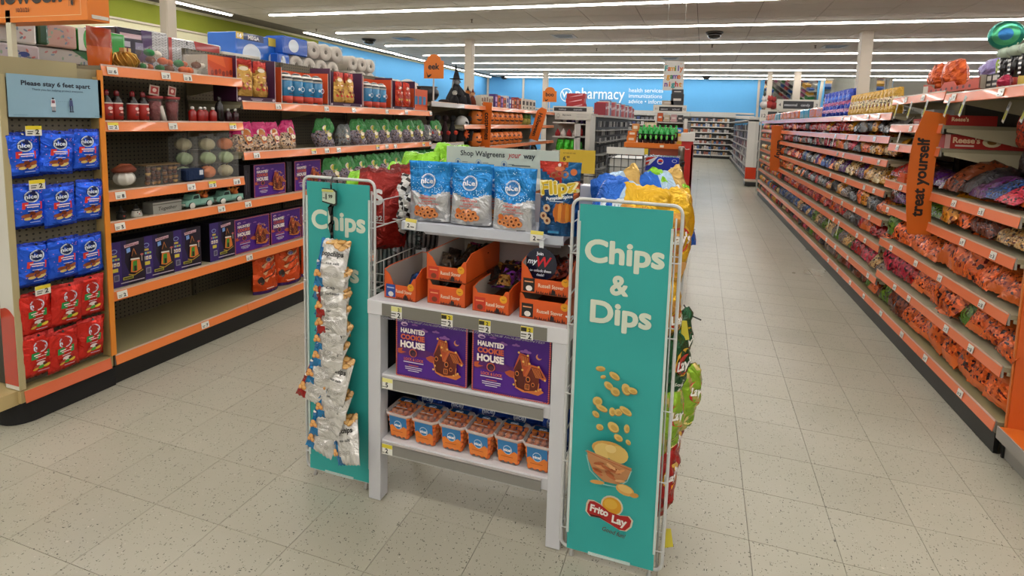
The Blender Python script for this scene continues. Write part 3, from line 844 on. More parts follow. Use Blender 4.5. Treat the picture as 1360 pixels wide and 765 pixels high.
# haunted cookie house carton
def cookie_box():
    r = thing('cookie_house_box', 'c', 'box')
    W, H, D = .288, .236, .06
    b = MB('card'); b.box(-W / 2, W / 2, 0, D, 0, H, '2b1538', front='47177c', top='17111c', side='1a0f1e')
    o = b.out('carton', r, bevel=.0015)
    b = MB('card'); P = Print(b, -.0002, step=.0003)
    P.rect(-.135, .135, .012, .09, '51198c')
    P.poly([(-.135, .125), (-.11, .135), (-.08, .118), (-.04, .123), (0, .112), (.05, .12), (.135, .105), (.135, .09), (-.135, .085)], '5a1f6a')
    P.poly([(-.135, .108), (-.115, .112), (-.12, .1), (-.1, .098), (-.122, .09), (-.135, .092)], 'c2562e')
    P.poly([(-.02, .09), (.0, .1), (.03, .094), (.03, .07), (0, .075), (-.015, .082)], 'b8532f')
    for i in range(36):
        x = -.141 + .282 * (i + .5) / 36
        P.ell(x, H - .004, .0034, .0034, 'd2654a', 6, keep=True); P.ell(x, .004, .0034, .0034, 'd2654a', 6, keep=True)
    for i in range(30):
        z = .004 + (H - .008) * (i + .5) / 30
        P.ell(-.1405, z, .0034, .0034, 'd2654a', 6, keep=True); P.ell(.1405, z, .0034, .0034, 'd2654a', 6, keep=True)
    P.layer()
    for x, z, s in ((-.065, .207, .8), (-.03, .19, 1.2), (.02, .193, .9), (.055, .175, 1.3)):
        P.ell(x - .008 * s, z, .009 * s, .004 * s, '8d5aa0', 8, keep=True); P.ell(x + .006 * s, z, .01 * s, .004 * s, '8d5aa0', 8, keep=True); P.ell(x, z + .003 * s, .006 * s, .005 * s, '8d5aa0', 8, keep=True)
    P.layer()
    P.ell(-.108, .206, .014, .008, 'd8b8d8', 12); P.ell(-.106, .204, .010, .004, '5b2f7a', 10)
    P.ell(.102, .165, .0105, None, 'd98a62', 16); P.ell(.106, .169, .009, None, '47177c', 16)
    P.text('HAUNTED', -.0725, .174, .0245, 'f2e6e2', .045, width=.098)
    P.text('COOKIE', -.0725, .149, .027, 'cf5f3f', .05, width=.098)
    P.text('HOUSE', -.0725, .119, .033, 'f2e6e2', .055, width=.1)
    P.ell(-.07, .1, .016, None, 'c9603e', 18); P.ell(-.07, .1, .0125, None, '2b0f2c', 16); P.ell(-.067, .096, .008, .009, '4d2438', 12)
    P.text('LOCK & LOCK', -.066, .07, .015, 'd9694a', .03, width=.08); P.rect(-.108, -.026, .063, .066, 'e8dcea')
    for i, w_ in enumerate((.04, .07, .068, .045)): P.rect(-.066 - w_ / 2, -.066 + w_ / 2, .052 - i * .007, .0545 - i * .007, 'd9694a' if i == 0 else 'e8dcea')
    # the gingerbread house
    br, ic, dk = '5b1f14', 'd97a3c', '351009'
    P.poly([(.02, .045), (.055, .035), (.105, .03), (.125, .045), (.11, .055), (.04, .06)], 'd9793a')
    P.poly([(.02, .05), (.055, .04), (.058, .13), (.038, .165), (.018, .12)], br)
    P.poly([(.055, .038), (.105, .048), (.108, .1), (.085, .13), (.058, .095)], '6d2a1a')
    P.poly([(.012, .1), (.036, .172), (.042, .172), (.07, .165), (.075, .12), (.052, .09), (.038, .155)], 'b84f2a')
    P.poly([(.052, .092), (.074, .138), (.108, .133), (.134, .093), (.118, .088), (.095, .12), (.078, .128), (.062, .09)], 'c45f30')
    P.poly([(.078, .13), (.107, .127), (.124, .098), (.095, .093)], '6d2416')
    P.poly([(.043, .168), (.066, .163), (.068, .13), (.05, .128)], '7a2c1a')
    for k in range(5): P.line([(.045 + k * .005, .166 - k * .001), (.052 + k * .004, .13)], .0022, ic)
    for k in range(5): P.line([(.082 + k * .006, .128), (.098 + k * .005, .095)], .0022, ic)
    for x, z, a, c_ in ((.03, .1, .007, ic), (.03, .1, .005, dk), (.07, .086, .008, ic), (.07, .086, .0055, dk), (.088, .07, .006, ic), (.088, .07, .004, dk)): P.ell(x, z, a, a * 1.3, c_, 10)
    P.rect(.06, .076, .05, .07, ic); P.rect(.063, .073, .053, .068, dk); P.rect(.067, .069, .053, .068, ic)
    for x, z in ((.036, .178), (.068, .172), (.074, .144), (.107, .138), (.02, .06), (.108, .055), (.13, .094), (.116, .06), (.052, .148), (.05, .118), (.026, .075), (.1, .05)): P.ell(x, z, .004, None, 'e8b45a', 8, keep=True)
    P.layer()
    P.line([(.02, .09), (.03, .05), (.055, .04), (.106, .048), (.11, .08)], .003, ic)
    P.rect(.06, .125, .0155, .018, 'c98aa0')
    o2 = b.out('front_print', r)
    b = MB('card'); P = Print(b, 0, T=Matrix.Translation((0, 0, H)) @ Matrix.Rotation(-PI / 2, 4, 'X'), step=.0004)
    P.text('HAUNTED COOKIE HOUSE', -.06, -.04, .018, '8d8790', .02); P.text('HAUNTED', .09, -.04, .018, '8d8790', .02)
    b.out('top_print', r)
    return r
cb_ = cookie_box()
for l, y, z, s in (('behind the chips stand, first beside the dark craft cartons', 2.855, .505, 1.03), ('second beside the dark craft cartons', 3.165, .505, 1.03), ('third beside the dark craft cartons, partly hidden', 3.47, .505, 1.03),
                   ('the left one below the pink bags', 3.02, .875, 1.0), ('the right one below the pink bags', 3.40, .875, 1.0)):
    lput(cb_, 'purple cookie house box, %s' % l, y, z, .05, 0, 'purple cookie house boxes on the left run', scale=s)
# plain black carton spines beside them
b = MB('card'); b.box(-.025, .025, 0, .2, 0, .235, '15101a'); P = Print(b, 0); P.rect(-.012, -.006, .03, .2, '4a4450'); P.rect(.004, .008, .05, .18, '4a4450')
sp_ = tag(b.out('carton_spine'), 's', 'box')
for y, z, l in ((2.83, .875, 'left of the upper cookie house box'), (3.215, .875, 'between the two upper cookie house boxes'), (2.735 - .022, .505, 'left of the first lower cookie house box')):
    lput(sp_, 'narrow dark carton end standing %s' % l, y, z, .06, 0, 'dark carton ends')

def craft_box():
    r = thing('craft_kit_box', 'c', 'box'); W, H, D = .185, .245, .13
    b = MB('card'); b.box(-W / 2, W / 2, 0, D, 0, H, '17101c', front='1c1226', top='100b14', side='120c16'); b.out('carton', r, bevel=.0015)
    b = MB('card'); P = Print(b, -.0002, step=.0003)
    P.rect(-W / 2, -.028, 0, H, '3a2470'); P.poly([(-.028, 0), (-.028, H), (.0, H), (-.012, .13), (.01, .06), (.0, 0)], '2a1a50')
    P.ell(-.062, .195, .016, .013, '8d9ad0', 14); P.ell(-.062, .195, .012, .009, '3a2470', 12)
    P.rect(-.074, -.05, .165, .176, 'd0b848'); 
    for i, c in enumerate(('c86a8a', '7ac0c0', 'd6a94a', '9ac06a')): P.rect(-.084 + i * .012, -.074 + i * .012, .146, .157, c)
    for i in range(3): P.rect(-.084 + i * .016, -.071 + i * .016, .115, .135, 'e6e0d8'); P.rect(-.081 + i * .016, -.075 + i * .016, .119, .128, 'b0703a')
    P.rect(-.076, -.048, .085, .105, 'd9c548'); P.rect(-.07, -.044, .035, .07, '8d88a0'); P.rect(-.066, -.048, .04, .065, '55506c')
    P.poly([(-.015, .222), (.06, .23), (.058, .214), (-.013, .206)], 'e0b8c0'); P.text("WITCH'S HUT", .022, .212, .014, '7a2030', .03, width=.066)
    P.poly([(-.005, .2), (.014, .205), (.016, .182), (-.003, .176)], '7aa0dc')
    P.poly([(.01, .135), (.022, .16), (.03, .185), (.036, .2), (.042, .172), (.062, .15), (.066, .125), (.03, .12)], '2a1a14')
    P.line([(.02, .155), (.032, .195), (.044, .16)], .003, 'c07038')
    P.poly([(.012, .07), (.018, .135), (.06, .13), (.07, .075), (.04, .062)], 'd9762c'); P.poly([(.022, .072), (.026, .125), (.046, .128), (.046, .07)], '3f8a2c'); P.rect(.03, .042, .07, .1, '22150f')
    P.ell(.072, .155, .009, .006, 'c8605a', 10); P.rect(.070, .073, .12, .152, 'd8c8b8')
    P.poly([(.012, .135), (.06, .132), (.058, .14), (.014, .143)], 'e8e0d4')
    P.line([(.0, .06), (.03, .05), (.075, .07)], .004, 'c9a02c')
    P.rect(-.028, .024, .035, .05, 'b0a83a'); P.rect(-.024, .02, .038, .046, '4a4418'); P.rect(-.04, .08, .018, .023, 'c8b8c8')
    b.out('front_print', r)
    return r
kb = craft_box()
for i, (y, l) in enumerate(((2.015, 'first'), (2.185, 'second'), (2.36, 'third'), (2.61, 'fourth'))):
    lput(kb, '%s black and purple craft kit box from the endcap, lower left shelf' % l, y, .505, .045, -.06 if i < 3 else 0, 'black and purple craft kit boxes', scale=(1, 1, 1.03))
# orange treat bags on the deck
def treat_sack():
    b = MB('foil'); sf = pillow(b, .24, .29, .14, lambda u, v: '4a2a6a' if v < .1 else ('e2531c' if v < .9 else 'd84a18'), 10, 12, 'foil', flat_bottom=1, wr=.012, seed=11)
    P = Print(b, sf, 'gloss', step=.0006)
    for k in range(3):
        z = .1 + k * .05
        P.poly([(-.07, z), (-.02, z + .02), (.03, z + .035), (.075, z + .05), (.07, z + .025), (.02, z + .008), (-.05, z - .018)], 'd3a070'); P.line([(-.06, z + .006), (0, z + .024), (.06, z + .04)], .006, '33231f')
    P.ell(.01, .235, .03, .018, 'd3a070', 12); P.ell(.01, .235, .024, .013, '3b2a6a', 12); P.ell(-.085, .1, .018, .03, '2c1b16', 12); P.rect(-.06, .0, .035, .04, 'e9d9c8')
    return tag(b.out('treat_sack'), 't', 'snack bag')
ts = treat_sack()
for y, l, rt_ in ((3.02, 'nearest plump orange treat bag with purple base on the lowest left shelf', .1), (3.24, 'second plump orange treat bag on the lowest left shelf', -.1), (3.5, 'third plump orange treat bag on the lowest shelf, behind the chips rack', .05)):
    lput(ts, l, y, .155, .12, rt_, 'orange treat bags on the lowest shelf')

# --- shelf at 1.04: pumpkins, acorns
def pumpkin_mb(b, c, r, col, hz=.78, stem='6b5a3a', n=24):
    prof = [(max(.0005, math.sin(PI * i / 8)) * r * (1 if i not in (0, 8) else .3), -math.cos(PI * i / 8) * r * hz) for i in range(9)]
    b.lathe(prof, n, col, 'matte', c[0], c[1], c[2], lobes=8, lobe=.3)
    b.path([(c[0], c[1], c[2] + r * hz * .85), (c[0] + r * .05, c[1], c[2] + r * hz * 1.15), (c[0] + r * .15, c[1], c[2] + r * hz * 1.3)], [r * .12, r * .09, r * .07], 6, stem, 'matte')
PKC = ['cf7a4a', '9fae84', 'b3a886']
def pumpkin_pack(cols, nm):
    r = thing('pumpkin_pack', nm, 'pumpkins')
    for k, c in enumerate(cols):
        b = MB('matte'); pumpkin_mb(b, (0, 0, 0), .05, c); o = b.out('pumpkin', r); o.location = (.004 * (k % 2), 0, .045 + k * .088); o.rotation_euler = (.25, 0, k)
    b = MB('film'); b.box(-.055, .055, -.052, .052, 0, .27, 'dddddd'); b.box(-.05, .05, -.002, .002, .27, .29, 'dddddd'); b.out('clear_box', r)
    return r
put(pumpkin_pack([PKC[1], PKC[1], PKC[2]], ''), 'clear pack of dusty green and beige pumpkins, left of three packs', LF(2.43, .13, 1.045), (0, 0, LRZ), 'clear pumpkin packs')
put(pumpkin_pack([PKC[0], PKC[1], PKC[2]], ''), 'clear pack with orange, green and beige pumpkins, middle of three packs', LF(2.54, .07, 1.045), (0, 0, LRZ), 'clear pumpkin packs')
put(pumpkin_pack([PKC[2], PKC[1], PKC[0]], ''), 'clear pack topped by an orange pumpkin, right of three packs', LF(2.66, .06, 1.045), (0, 0, LRZ), 'clear pumpkin packs')
b = MB('cloth'); b.box(-.06, .06, 0, .09, 0, .075, '15294d', b=.01); P = Print(b, 0); P.rect(.02, .045, .035, .065, 'd8dde2')
tag(b.out('navy_pouch'), 'small navy box with a white tag in front of the pumpkin packs', 'box').matrix_world = Matrix.Translation(LF(2.43, .03, 1.045)) @ Matrix.Rotation(LRZ, 4, 'Z')
r = thing('silver_pumpkin', 'silver and white glazed pumpkin with a brown lid beside the endcap', 'pumpkin', LF(2.045, .08, 1.045), LRZ)
b = MB('metal'); pumpkin_mb(b, (0, 0, .05), .055, 'e8e4da'); b.m = ['gloss'] * len(b.m); b.out('body', r)
b = MB('matte'); b.lathe([(.045, .085), (.05, .1), (.03, .115), (.001, .12)], 16, '7a3820', sx=1.2); b.path([(-.05, 0, .1), (-.02, -.01, .125), (.03, 0, .12), (.06, .01, .1)], .009, 6, '8b4424'); b.out('lid', r)
r = thing('acorn_box', 'clear carton full of glittery brown acorns on the upper left shelf', 'decoration', LF(2.225, .07, 1.045), LRZ)
b = MB('film'); b.box(-.1, .1, -.045, .045, 0, .115, 'cccccc'); b.out('clear_box', r)
b = MB('card'); b.box(-.1, .1, -.046, .046, .112, .118, '77603f'); b.out('lid', r)
rnd = random.Random(2)
for k in range(24):
    b = MB('gloss'); cx, cz = -.082 + .033 * (k % 6), .018 + .026 * (k // 6)
    c = rnd.choice(['8a5a2c', '6b3a1c', 'a8773c', 'c9a05a', '5b2d18'])
    b.ball((0, 0, 0), .0145, c, n=8, m=5, sz=1.15); b.lathe([(.0145, .003), (.013, .011), (.004, .016), (.002, .021)], 8, '4a2c18'); o = b.out('acorn', r); o.location = (cx + rnd.uniform(-.004, .004), -.028 + .004 * (k % 3), cz)

# --- shelf at .875: ghosts, crate, trucks
def truck():
    r = thing('toy_truck', 't', 'toy truck')
    g_ = '7fae9c'
    b = MB('gloss')
    b.prism([(-.095, .02), (-.1, .045), (-.092, .052), (-.055, .058), (-.045, .085), (-.005, .088), (.002, .055), (.095, .055), (.097, .022)], -.035, .035, 'y', g_)
    b.prism([(-.05, .06), (-.042, .08), (-.012, .082), (-.008, .06)], -.0365, -.0352, 'y', '27332f'); b.box(-.1, -.093, -.03, .03, .025, .035, 'd8d8cc')
    b.box(.005, .092, -.037, -.035, .03, .05, '8dbcaa'); b.box(-.098, .098, -.039, -.034, .017, .024, '58786c'); b.out('body', r)
    for x in (-.06, .06):
        for y in (-.038, .038):
            w_ = MB('gloss'); w_.T = Matrix.Rotation(PI / 2, 4, 'X'); w_.lathe([(.006, -.005), (.019, -.005), (.021, 0), (.019, .005), (.006, .006)], 14, '22201e', cols=['d8d4c8', '22201e', '22201e', 'd8d4c8'])
            o = w_.out('wheel', r); o.location = (x, y, .021)
    b = MB('cloth'); rnd = random.Random(5)
    for k in range(12):
        a = rnd.uniform(-1.1, 1.1); b.path([(.045, 0, .055), (.045 + .03 * a, rnd.uniform(-.02, .02), .085), (.045 + .055 * a, rnd.uniform(-.03, .03), .105 + rnd.uniform(-.01, .012))], [.005, .006, .002], 5, rnd.choice(['d8862c', 'c96a1f', 'e0b04a', 'a84a1c']))
    b.out('corn_husks', r)
    b = MB('matte'); pumpkin_mb(b, (.055, -.01, .066), .02, 'd06a2c', n=16); b.out('pumpkin', r)
    return r
tk = truck()
lput(tk, 'pale green toy pickup carrying husks, beside the grey crate', 2.435, .877, .05, .05, 'green toy pickups')
lput(tk, 'pale green toy pickup carrying a pumpkin, farther from the grey crate', 2.655, .877, .05, -.03, 'green toy pickups', scale=(1, 1, .95))
r = thing('lettered_crate', 'long grey wooden crate with faint lettering beside the toy trucks', 'box', LF(2.25, .04, .877), LRZ)
b = MB('matte'); b.box(-.085, .085, 0, .08, 0, .065, '8d8a82', front='aaa89e', b=0); b.box(-.088, .088, -.003, .0, .05, .056, '77756c'); b.out('crate', r)
b = MB('card'); P = Print(b, -.0008); P.text('Together', .0, .018, .03, '504d46', .01, shear=.2); b.out('lettering', r)
for y, s, l in ((2.0, .9, 'tiny black and white ghost figure, nearest the endcap'), (2.08, 1.1, 'tiny white ghost figure with black hat and pink cheeks')):
    r = thing('ghost_figure', l, 'figurine', LF(y, .05, .877), LRZ)
    b = MB('cloth'); b.lathe([(.022 * s, 0), (.024 * s, .01), (.02 * s, .03), (.012 * s, .045), (.002, .05)], 12, 'd8d2c6' if s > 1 else '26231f'); b.out('body', r)
    b = MB('cloth'); b.lathe([(.024 * s, .038), (.024 * s, .041), (.012 * s, .043), (.002, .075)], 12, '1b1815'); b.ball((-.008, -.02, .028), .0032, '1b1815'); b.ball((.008, -.02, .028), .0032, '1b1815'); b.ball((0, -.021, .018), .005, 'b3483a'); b.out('hat_and_face', r)

# --- shelf at 1.405: bottles, jars
def sauce(col, lab, cap, hh, rr, nm):
    r = thing(nm, 'b', 'bottle')
    b = MB('gloss'); b.lathe([(rr * .9, 0), (rr, .004), (rr, hh * .62), (rr * .8, hh * .72), (rr * .4, hh * .8), (rr * .38, hh * .86)], 14, col); b.out('bottle', r)
    b = MB('gloss'); b.lathe([(rr * .48, hh * .82), (rr * .46, hh * .95), (rr * .2, hh)], 12, cap); b.out('cap', r)
    if lab:
        b = MB('card'); b.lathe([(rr * 1.02, hh * .06), (rr * 1.02, hh * .56)], 14, lab, cols=[lab]); b.lathe([(rr * 1.03, hh * .56), (rr * 1.03, hh * .60)], 14, 'e8d8d0')
        P = Print(b, -rr * 1.03); P.ell(0, hh * .42, rr * .45, rr * .35, 'f0d0c8', 8); P.ell(-rr * .1, hh * .22, rr * .5, rr * .3, '6a120c', 8); P.ell(rr * .1, hh * .3, rr * .3, rr * .2, 'f0b0a0', 8); b.out('label', r)
    return r
sb = sauce('1a1312', 'b02a22', '7a1a20', .165, .026, 'sauce_bottle')
for i, y in enumerate((1.955, 2.005, 2.085, 2.14)):
    lput(sb, 'black bottle with red label and cap, %s from the endcap' % ORD[i + 1], y, 1.407, .05, .1 * i, 'black bottles with red labels')
jr = thing('glass_mug', 'j', 'jar')
b = MB('film'); b.lathe([(.028, 0), (.03, .005), (.038, .13), (.036, .135), (.034, .13), (.027, .01)], 16, 'c9a8a8'); b.out('glass', jr)
b = MB('candy_foil'); b.lathe([(.025, .005), (.032, .11), (.02, .118), (.002, .12)], 12, '7a2c2c'); b.v = b.v; b.out('filling', jr)
b = MB('gloss'); b.lathe([(.039, .13), (.042, .135), (.042, .145), (.001, .146)], 16, 'a03a3a'); b.out('rim', jr)
b = MB('card'); b.T = Matrix.Translation((-.01, -.01, .15)) @ Matrix.Rotation(.15, 4, 'Y'); b.box(-.028, .028, -.001, .001, 0, .055, 'c8b0a0'); P = Print(b, -.001); P.rect(-.021, .021, .008, .047, 'a82c28'); P.ell(0, .028, .012, None, 'e8c8b8', 8); b.out('hang_tag', jr)
lput(jr, 'clear mug filled with red sweets and a red hang tag, left one', 2.205, 1.407, .05, 0, 'clear mugs with hang tags')
lput(jr, 'clear mug filled with red sweets, right one beside white tube', 2.305, 1.407, .05, .2, 'clear mugs with hang tags')
b = MB('card'); b.T = Matrix.Rotation(-.25, 4, 'Y'); b.lathe([(.012, 0), (.012, .09)], 10, 'd8cfc6'); tag(b.out('paper_tube'), 'white paper tube leaning between the two clear mugs', 'tube').matrix_world = Matrix.Translation(LF(2.245, .03, 1.409)) @ Matrix.Rotation(LRZ, 4, 'Z')
sm = sauce('9a1c18', None, 'd8d4cc', .095, .022, 'syrup_bottle')
for i, (y, d) in enumerate(((2.425, .04), (2.47, .03), (2.515, .05), (2.555, .03))):
    lput(sm, 'small red bottle with white cap, %s of four in a cluster' % ORD[i + 1], y, 1.407, d, 0, 'small red bottles')
db = sauce('120d0f', None, '2c2426', .165, .024, 'dark_bottle'); lput(db, 'tall dark bottle with black cap beside small red bottles', 2.61, 1.407, .04)
s3 = sauce('33141c', None, 'd0ccc6', .09, .02, 'small_dark_bottle')
lput(s3, 'small dark bottle with white cap, left of a pair', 2.675, 1.407, .04, 0, 'small dark bottles'); lput(s3, 'small dark bottle with white cap, right of a pair', 2.73, 1.407, .04, 0, 'small dark bottles')

# --- top shelf at 1.69
r = thing('orange_gift_bag', 'tall translucent orange gift bag at the near end of the top shelf', 'bag', LF(1.955, .08, 1.69), LRZ)
b = MB('translucent'); pillow(b, .115, .2, .07, lambda u, v: 'd9641c' if v < .55 else 'b83c14', 8, 10, 'translucent', flat_bottom=1, wr=.008, seed=4, taper=-.2); b.out('bag', r)
b = MB('candy_foil'); b.lathe([(.04, .002), (.045, .06), (.03, .11), (.001, .12)], 10, 'd88a3a', sx=1, sy=.6); b.out('contents', r)
r = thing('gold_pumpkin', 'woven gold pumpkin with a small gift on top, top shelf', 'pumpkin', LF(2.08, .08, 1.69), LRZ)
b = MB('metal'); pumpkin_mb(b, (0, 0, .045), .058, 'b8822c', n=32); b.out('body', r)
b = MB('metal')
for k in range(12):
    a = 2 * PI * k / 12
    b.path([(.012 * math.cos(a), .012 * math.sin(a), .092), (.045 * math.cos(a + .5), .045 * math.sin(a + .5), .08), (.06 * math.cos(a + .9), .06 * math.sin(a + .9), .045), (.045 * math.cos(a + 1.3), .045 * math.sin(a + 1.3), .012)], .0045, 5, 'e0b45a')
b.out('woven_wire', r)
b = MB('gloss'); b.box(-.018, .018, -.018, .018, .09, .112, 'd8b878'); b.box(-.004, .004, -.0185, .0185, .09, .1125, '8a2c1c'); b.out('gift', r)
def clear_bag(nm, label, y, w_, h_, balls):
    r = thing('clear_decor_bag', label, 'bag', LF(y, .09, 1.69), LRZ, 'clear bags on the top shelf')
    b = MB('film'); pillow(b, w_, h_, .12, lambda u, v: 'e0e0e0', 12, 10, 'film', flat_bottom=1, wr=.02, seed=len(label), rnd_top=.35); b.out('film', r)
    rnd = random.Random(len(label))
    for k in range(balls):
        b = MB('matte'); c = rnd.choice(['d8662c', '2f8a4a', 'e8e0d0', 'd8662c', '7a4a30']); rr = rnd.uniform(.02, .03)
        pumpkin_mb(b, (0, 0, 0), rr, c, n=16); o = b.out('mini_pumpkin', r); o.location = (-w_ / 2 + .03 + (w_ - .06) * (k % 4) / 3, rnd.uniform(-.02, .03), .026 + .04 * (k // 4))
    return r
clear_bag('a', 'small clear bag of mixed ornaments beside the gold pumpkin', 2.185, .1, .13, 4)
clear_bag('b', 'large clear bag with a green and white ball among orange pumpkins', 2.31, .25, .155, 10)
clear_bag('c', 'clear bag of orange pumpkins beside the red gift carton', 2.51, .2, .15, 8)
r = thing('orange_carton', 'orange carton with dark pattern at the far end of the top shelf', 'box', LF(2.665, .06, 1.69), LRZ)
b = MB('card'); b.box(-.11, .11, 0, .2, 0, .14, 'd94f1e', top='b9b2a6', side='c9c2b6'); b.out('carton', r)
b = MB('card'); P = Print(b, -.0003)
for k in range(7): P.ell(-.08 + k * .027, .03 + .006 * (k % 3), .012, .018, '8e2a18' if k % 2 else 'a03a1a', 10, keep=True)
P.poly([(-.11, .14), (.0, .14), (.02, .07), (-.11, .11)], 'e8652a'); b.out('front_print', r)

# --- second to fourth bay, top shelf (z 1.545)
def shipper(nm, label, y, w_, h_, kind):
    """open-fronted floor carton with snack packs standing inside"""
    r = thing('display_carton', label, 'display box', LF(y, .03, 1.545), LRZ, 'display cartons on the top shelf')
    side, edge = ('4a1f3f', 'b9a9b0') if kind != 'cup' else ('d8501f', 'd9d3cc')
    b = MB('card'); D = .2
    b.box(-w_ / 2, -w_ / 2 + .006, 0, D, 0, h_, side, front=edge); b.box(w_ / 2 - .006, w_ / 2, 0, D, 0, h_, side, front=edge)
    b.box(-w_ / 2, w_ / 2, D - .004, D, 0, h_, side); b.box(-w_ / 2, w_ / 2, 0, D, 0, .004, side)
    if kind != 'cup': b.box(-w_ / 2 + .006, w_ / 2 - .006, 0, .004, .004, .035, '43203c')
    else: b.box(-w_ / 2 + .006, w_ / 2 - .006, 0, .004, .004, .02, '2a1512')
    b.out('carton', r)
    b = MB('card'); P = Print(b, 0, step=.0004)
    if kind != 'cup':
        P.rect(-.05, .05, .021, .025, 'cbb9c6'); P.rect(-.04, .04, .012, .016, 'cbb9c6'); P.ell(-w_ / 2 + .022, .02, .012, .009, 'd9c8d0', 10); P.ell(w_ / 2 - .022, .02, .012, .009, 'd9c8d0', 10)
    else: P.rect(-.04, .04, .01, .014, 'd8501f')
    b.out('front_print', r)
    return r
def corn_pouch(top, body, acc, seed):
    b = MB('foil'); sf = pillow(b, .125, .235, .06, lambda u, v: top if v > .8 or (v > .62 and abs(u - .5) > .3 + (.8 - v)) else body, 9, 12, 'foil', flat_bottom=1, wr=.01, seed=seed, rnd_top=.12)
    P = Print(b, sf, 'gloss', step=.0005)
    P.ell(0, .175, .032, .014, 'e8d8c0', 10); P.rect(-.035, .035, .12, .14, acc); P.rect(-.03, .03, .127, .133, 'f0dcc0')
    for k in range(8): P.ell(-.04 + .011 * k, .05 + .014 * (k % 3), .011, .012, ['b02a1c', 'd8a850', '8a1c14'][k % 3], 8)
    P.rect(-.04, .04, .092, .1, '7a2418')
    return tag(b.out('popcorn_pouch'), 'x', 'snack bag')
pc = corn_pouch('b03024', 'c99a4a', 'a03020', 21)
rc = corn_pouch('c8321c', 'b83418', 'e8c8b0', 22)
shipper('a', 'maroon display carton holding two popcorn pouches, nearest on the top shelf', 2.9, .33, .30, 'pop')
put(pc, 'popcorn pouch at the left of the nearest maroon carton', LF(2.80, .045, 1.585), (0, 0, LRZ - .35), 'popcorn pouches', scale=(1, 1, 1.05))
put(pc, 'popcorn pouch in the middle of the nearest maroon carton', LF(2.965, .07, 1.585), (0, 0, LRZ), 'popcorn pouches')
def cup():
    r = thing('treat_cup', 'c', 'cup')
    b = MB('gloss'); b.lathe([(.042, 0), (.046, .004), (.048, .15), (.044, .16)], 16, '2b7fb0', cols=['b8301f', '2b7fb0', '2b7fb0']); b.out('cup', r)
    b = MB('card'); b.lathe([(.0478, .0), (.0484, .05)], 16, 'c23a22'); P = Print(b, -.0486); P.ell(.012, .1, .018, None, 'cfe3f0', 12, inner=.75); P.ell(-.02, .1, .013, .01, 'dfeaf0', 10); P.rect(-.02, .02, .062, .07, '123a5c'); b.out('label', r)
    b = MB('gloss')
    pr_ = [(.048, .155), (.05, .165), (.046, .18), (.036, .195), (.022, .206), (.004, .21)]
    b.lathe(pr_, 16, 'e0dcd4', cols=['e0dcd4', '1c1a1a', 'e0dcd4', '1c1a1a', 'e0dcd4']); b.out('dome_lid', r)
    return r
cu = cup()
shipper('b', 'orange display carton of blue cups with striped domes, the nearer one', 3.37, .5, .265, 'cup')
for k in range(4): put(cu, '%s blue cup with striped dome in the nearer orange carton' % ORD[k + 1], LF(3.2 + k * .108, .07, 1.552), (0, 0, LRZ), 'blue cups with striped domes', scale=(1.05, 1.05, 1.1))
shipper('c', 'maroon display carton with two tan popcorn pouches and dark gap', 3.855, .43, .31, 'pop')
for k in range(2): put(pc, 'tan popcorn pouch in the middle maroon carton, %s of two' % ('left', 'right')[k], LF(3.77 + .13 * k, .05, 1.585), (0, 0, LRZ), 'popcorn pouches', scale=(1.05, 1, 1.08))
shipper('d', 'orange display carton of dark blue cups, the farther one', 4.305, .45, .29, 'cup')
for k in range(3): put(cu, '%s blue cup with striped dome in the farther orange carton' % ORD[k + 1], LF(4.18 + k * .115, .07, 1.552), (0, 0, LRZ), 'blue cups with striped domes', scale=(1.1, 1.05, 1.15))
shipper('e', 'maroon display carton with two red pouches at the far end', 4.755, .43, .31, 'pop')
for k in range(2): put(rc, 'red puffed pouch in the farthest maroon carton, %s of two' % ('left', 'right')[k], LF(4.69 + .14 * k, .05, 1.585), (0, 0, LRZ), 'red pouches in the far carton', scale=(1.1, 1, 1.05))
b = MB('card'); b.box(-.15, .15, 0, .2, 0, .235, 'd2511d', side='c8481a'); P = Print(b, 0)
for k in range(3): P.rect(-.12 + k * .085, -.06 + k * .085, .07, .16, '2b77a8')
P.rect(-.15, .15, 0, .05, 'e2622a')
o = b.out('display_carton'); tag(o, 'closed orange carton with blue panels at the far end of top shelf', 'display box'); o.location = LF(5.1, .04, 1.545); o.rotation_euler = (0, 0, LRZ)

# --- bags on the z 1.205 shelf and below
def plush_sack(base, top, seed, w_=.17, h_=.2, d_=.1, accent='e8a050', bodyc='b8a088'):
    b = MB('candy_foil')
    c2 = lin(base, .0); body = lin(bodyc, 1.0); t2 = lin(top, .0)
    sf = pillow(b, w_, h_, d_, lambda u, v: t2 if v > .62 - .3 * abs(u - .35) else body, 12, 12, 'candy_foil', flat_bottom=1, wr=.016, seed=seed, slump=.35, rnd_top=.42)
    P = Print(b, sf, 'gloss', step=.0006)
    P.ell(.015, h_ * .66, w_ * .2, h_ * .13, 'd8c8b8', 12); P.ell(.015, h_ * .66, w_ * .16, h_ * .1, accent, 12); P.poly([(-.01, h_ * .6), (.045, h_ * .66), (.05, h_ * .3), (.01, h_ * .25)], accent); P.ell(.028, h_ * .45, w_ * .11, h_ * .08, 'efe0c0', 10); P.rect(.012, .04, h_ * .32, h_ * .35, '8a2a1c')
    return tag(b.out('chew_sack'), 'x', 'pet treat bag')
pk = plush_sack('c81e6a', 'c81e6a', 31, accent='c2702e')
for i, (y, s) in enumerate(((2.805, 1), (2.93, 1), (3.045, 1), (3.2, 1.08))):
    lput(pk, 'pink topped bag on the second left bay, %s from the endcap' % ORD[i + 1], y, 1.207, .07, -.25 + .1 * i, 'pink topped bags', scale=(s, 1, s))
gk = plush_sack('1f7a30', '257a2e', 33, .2, .235, .12, 'b9b02c', '7c7480')
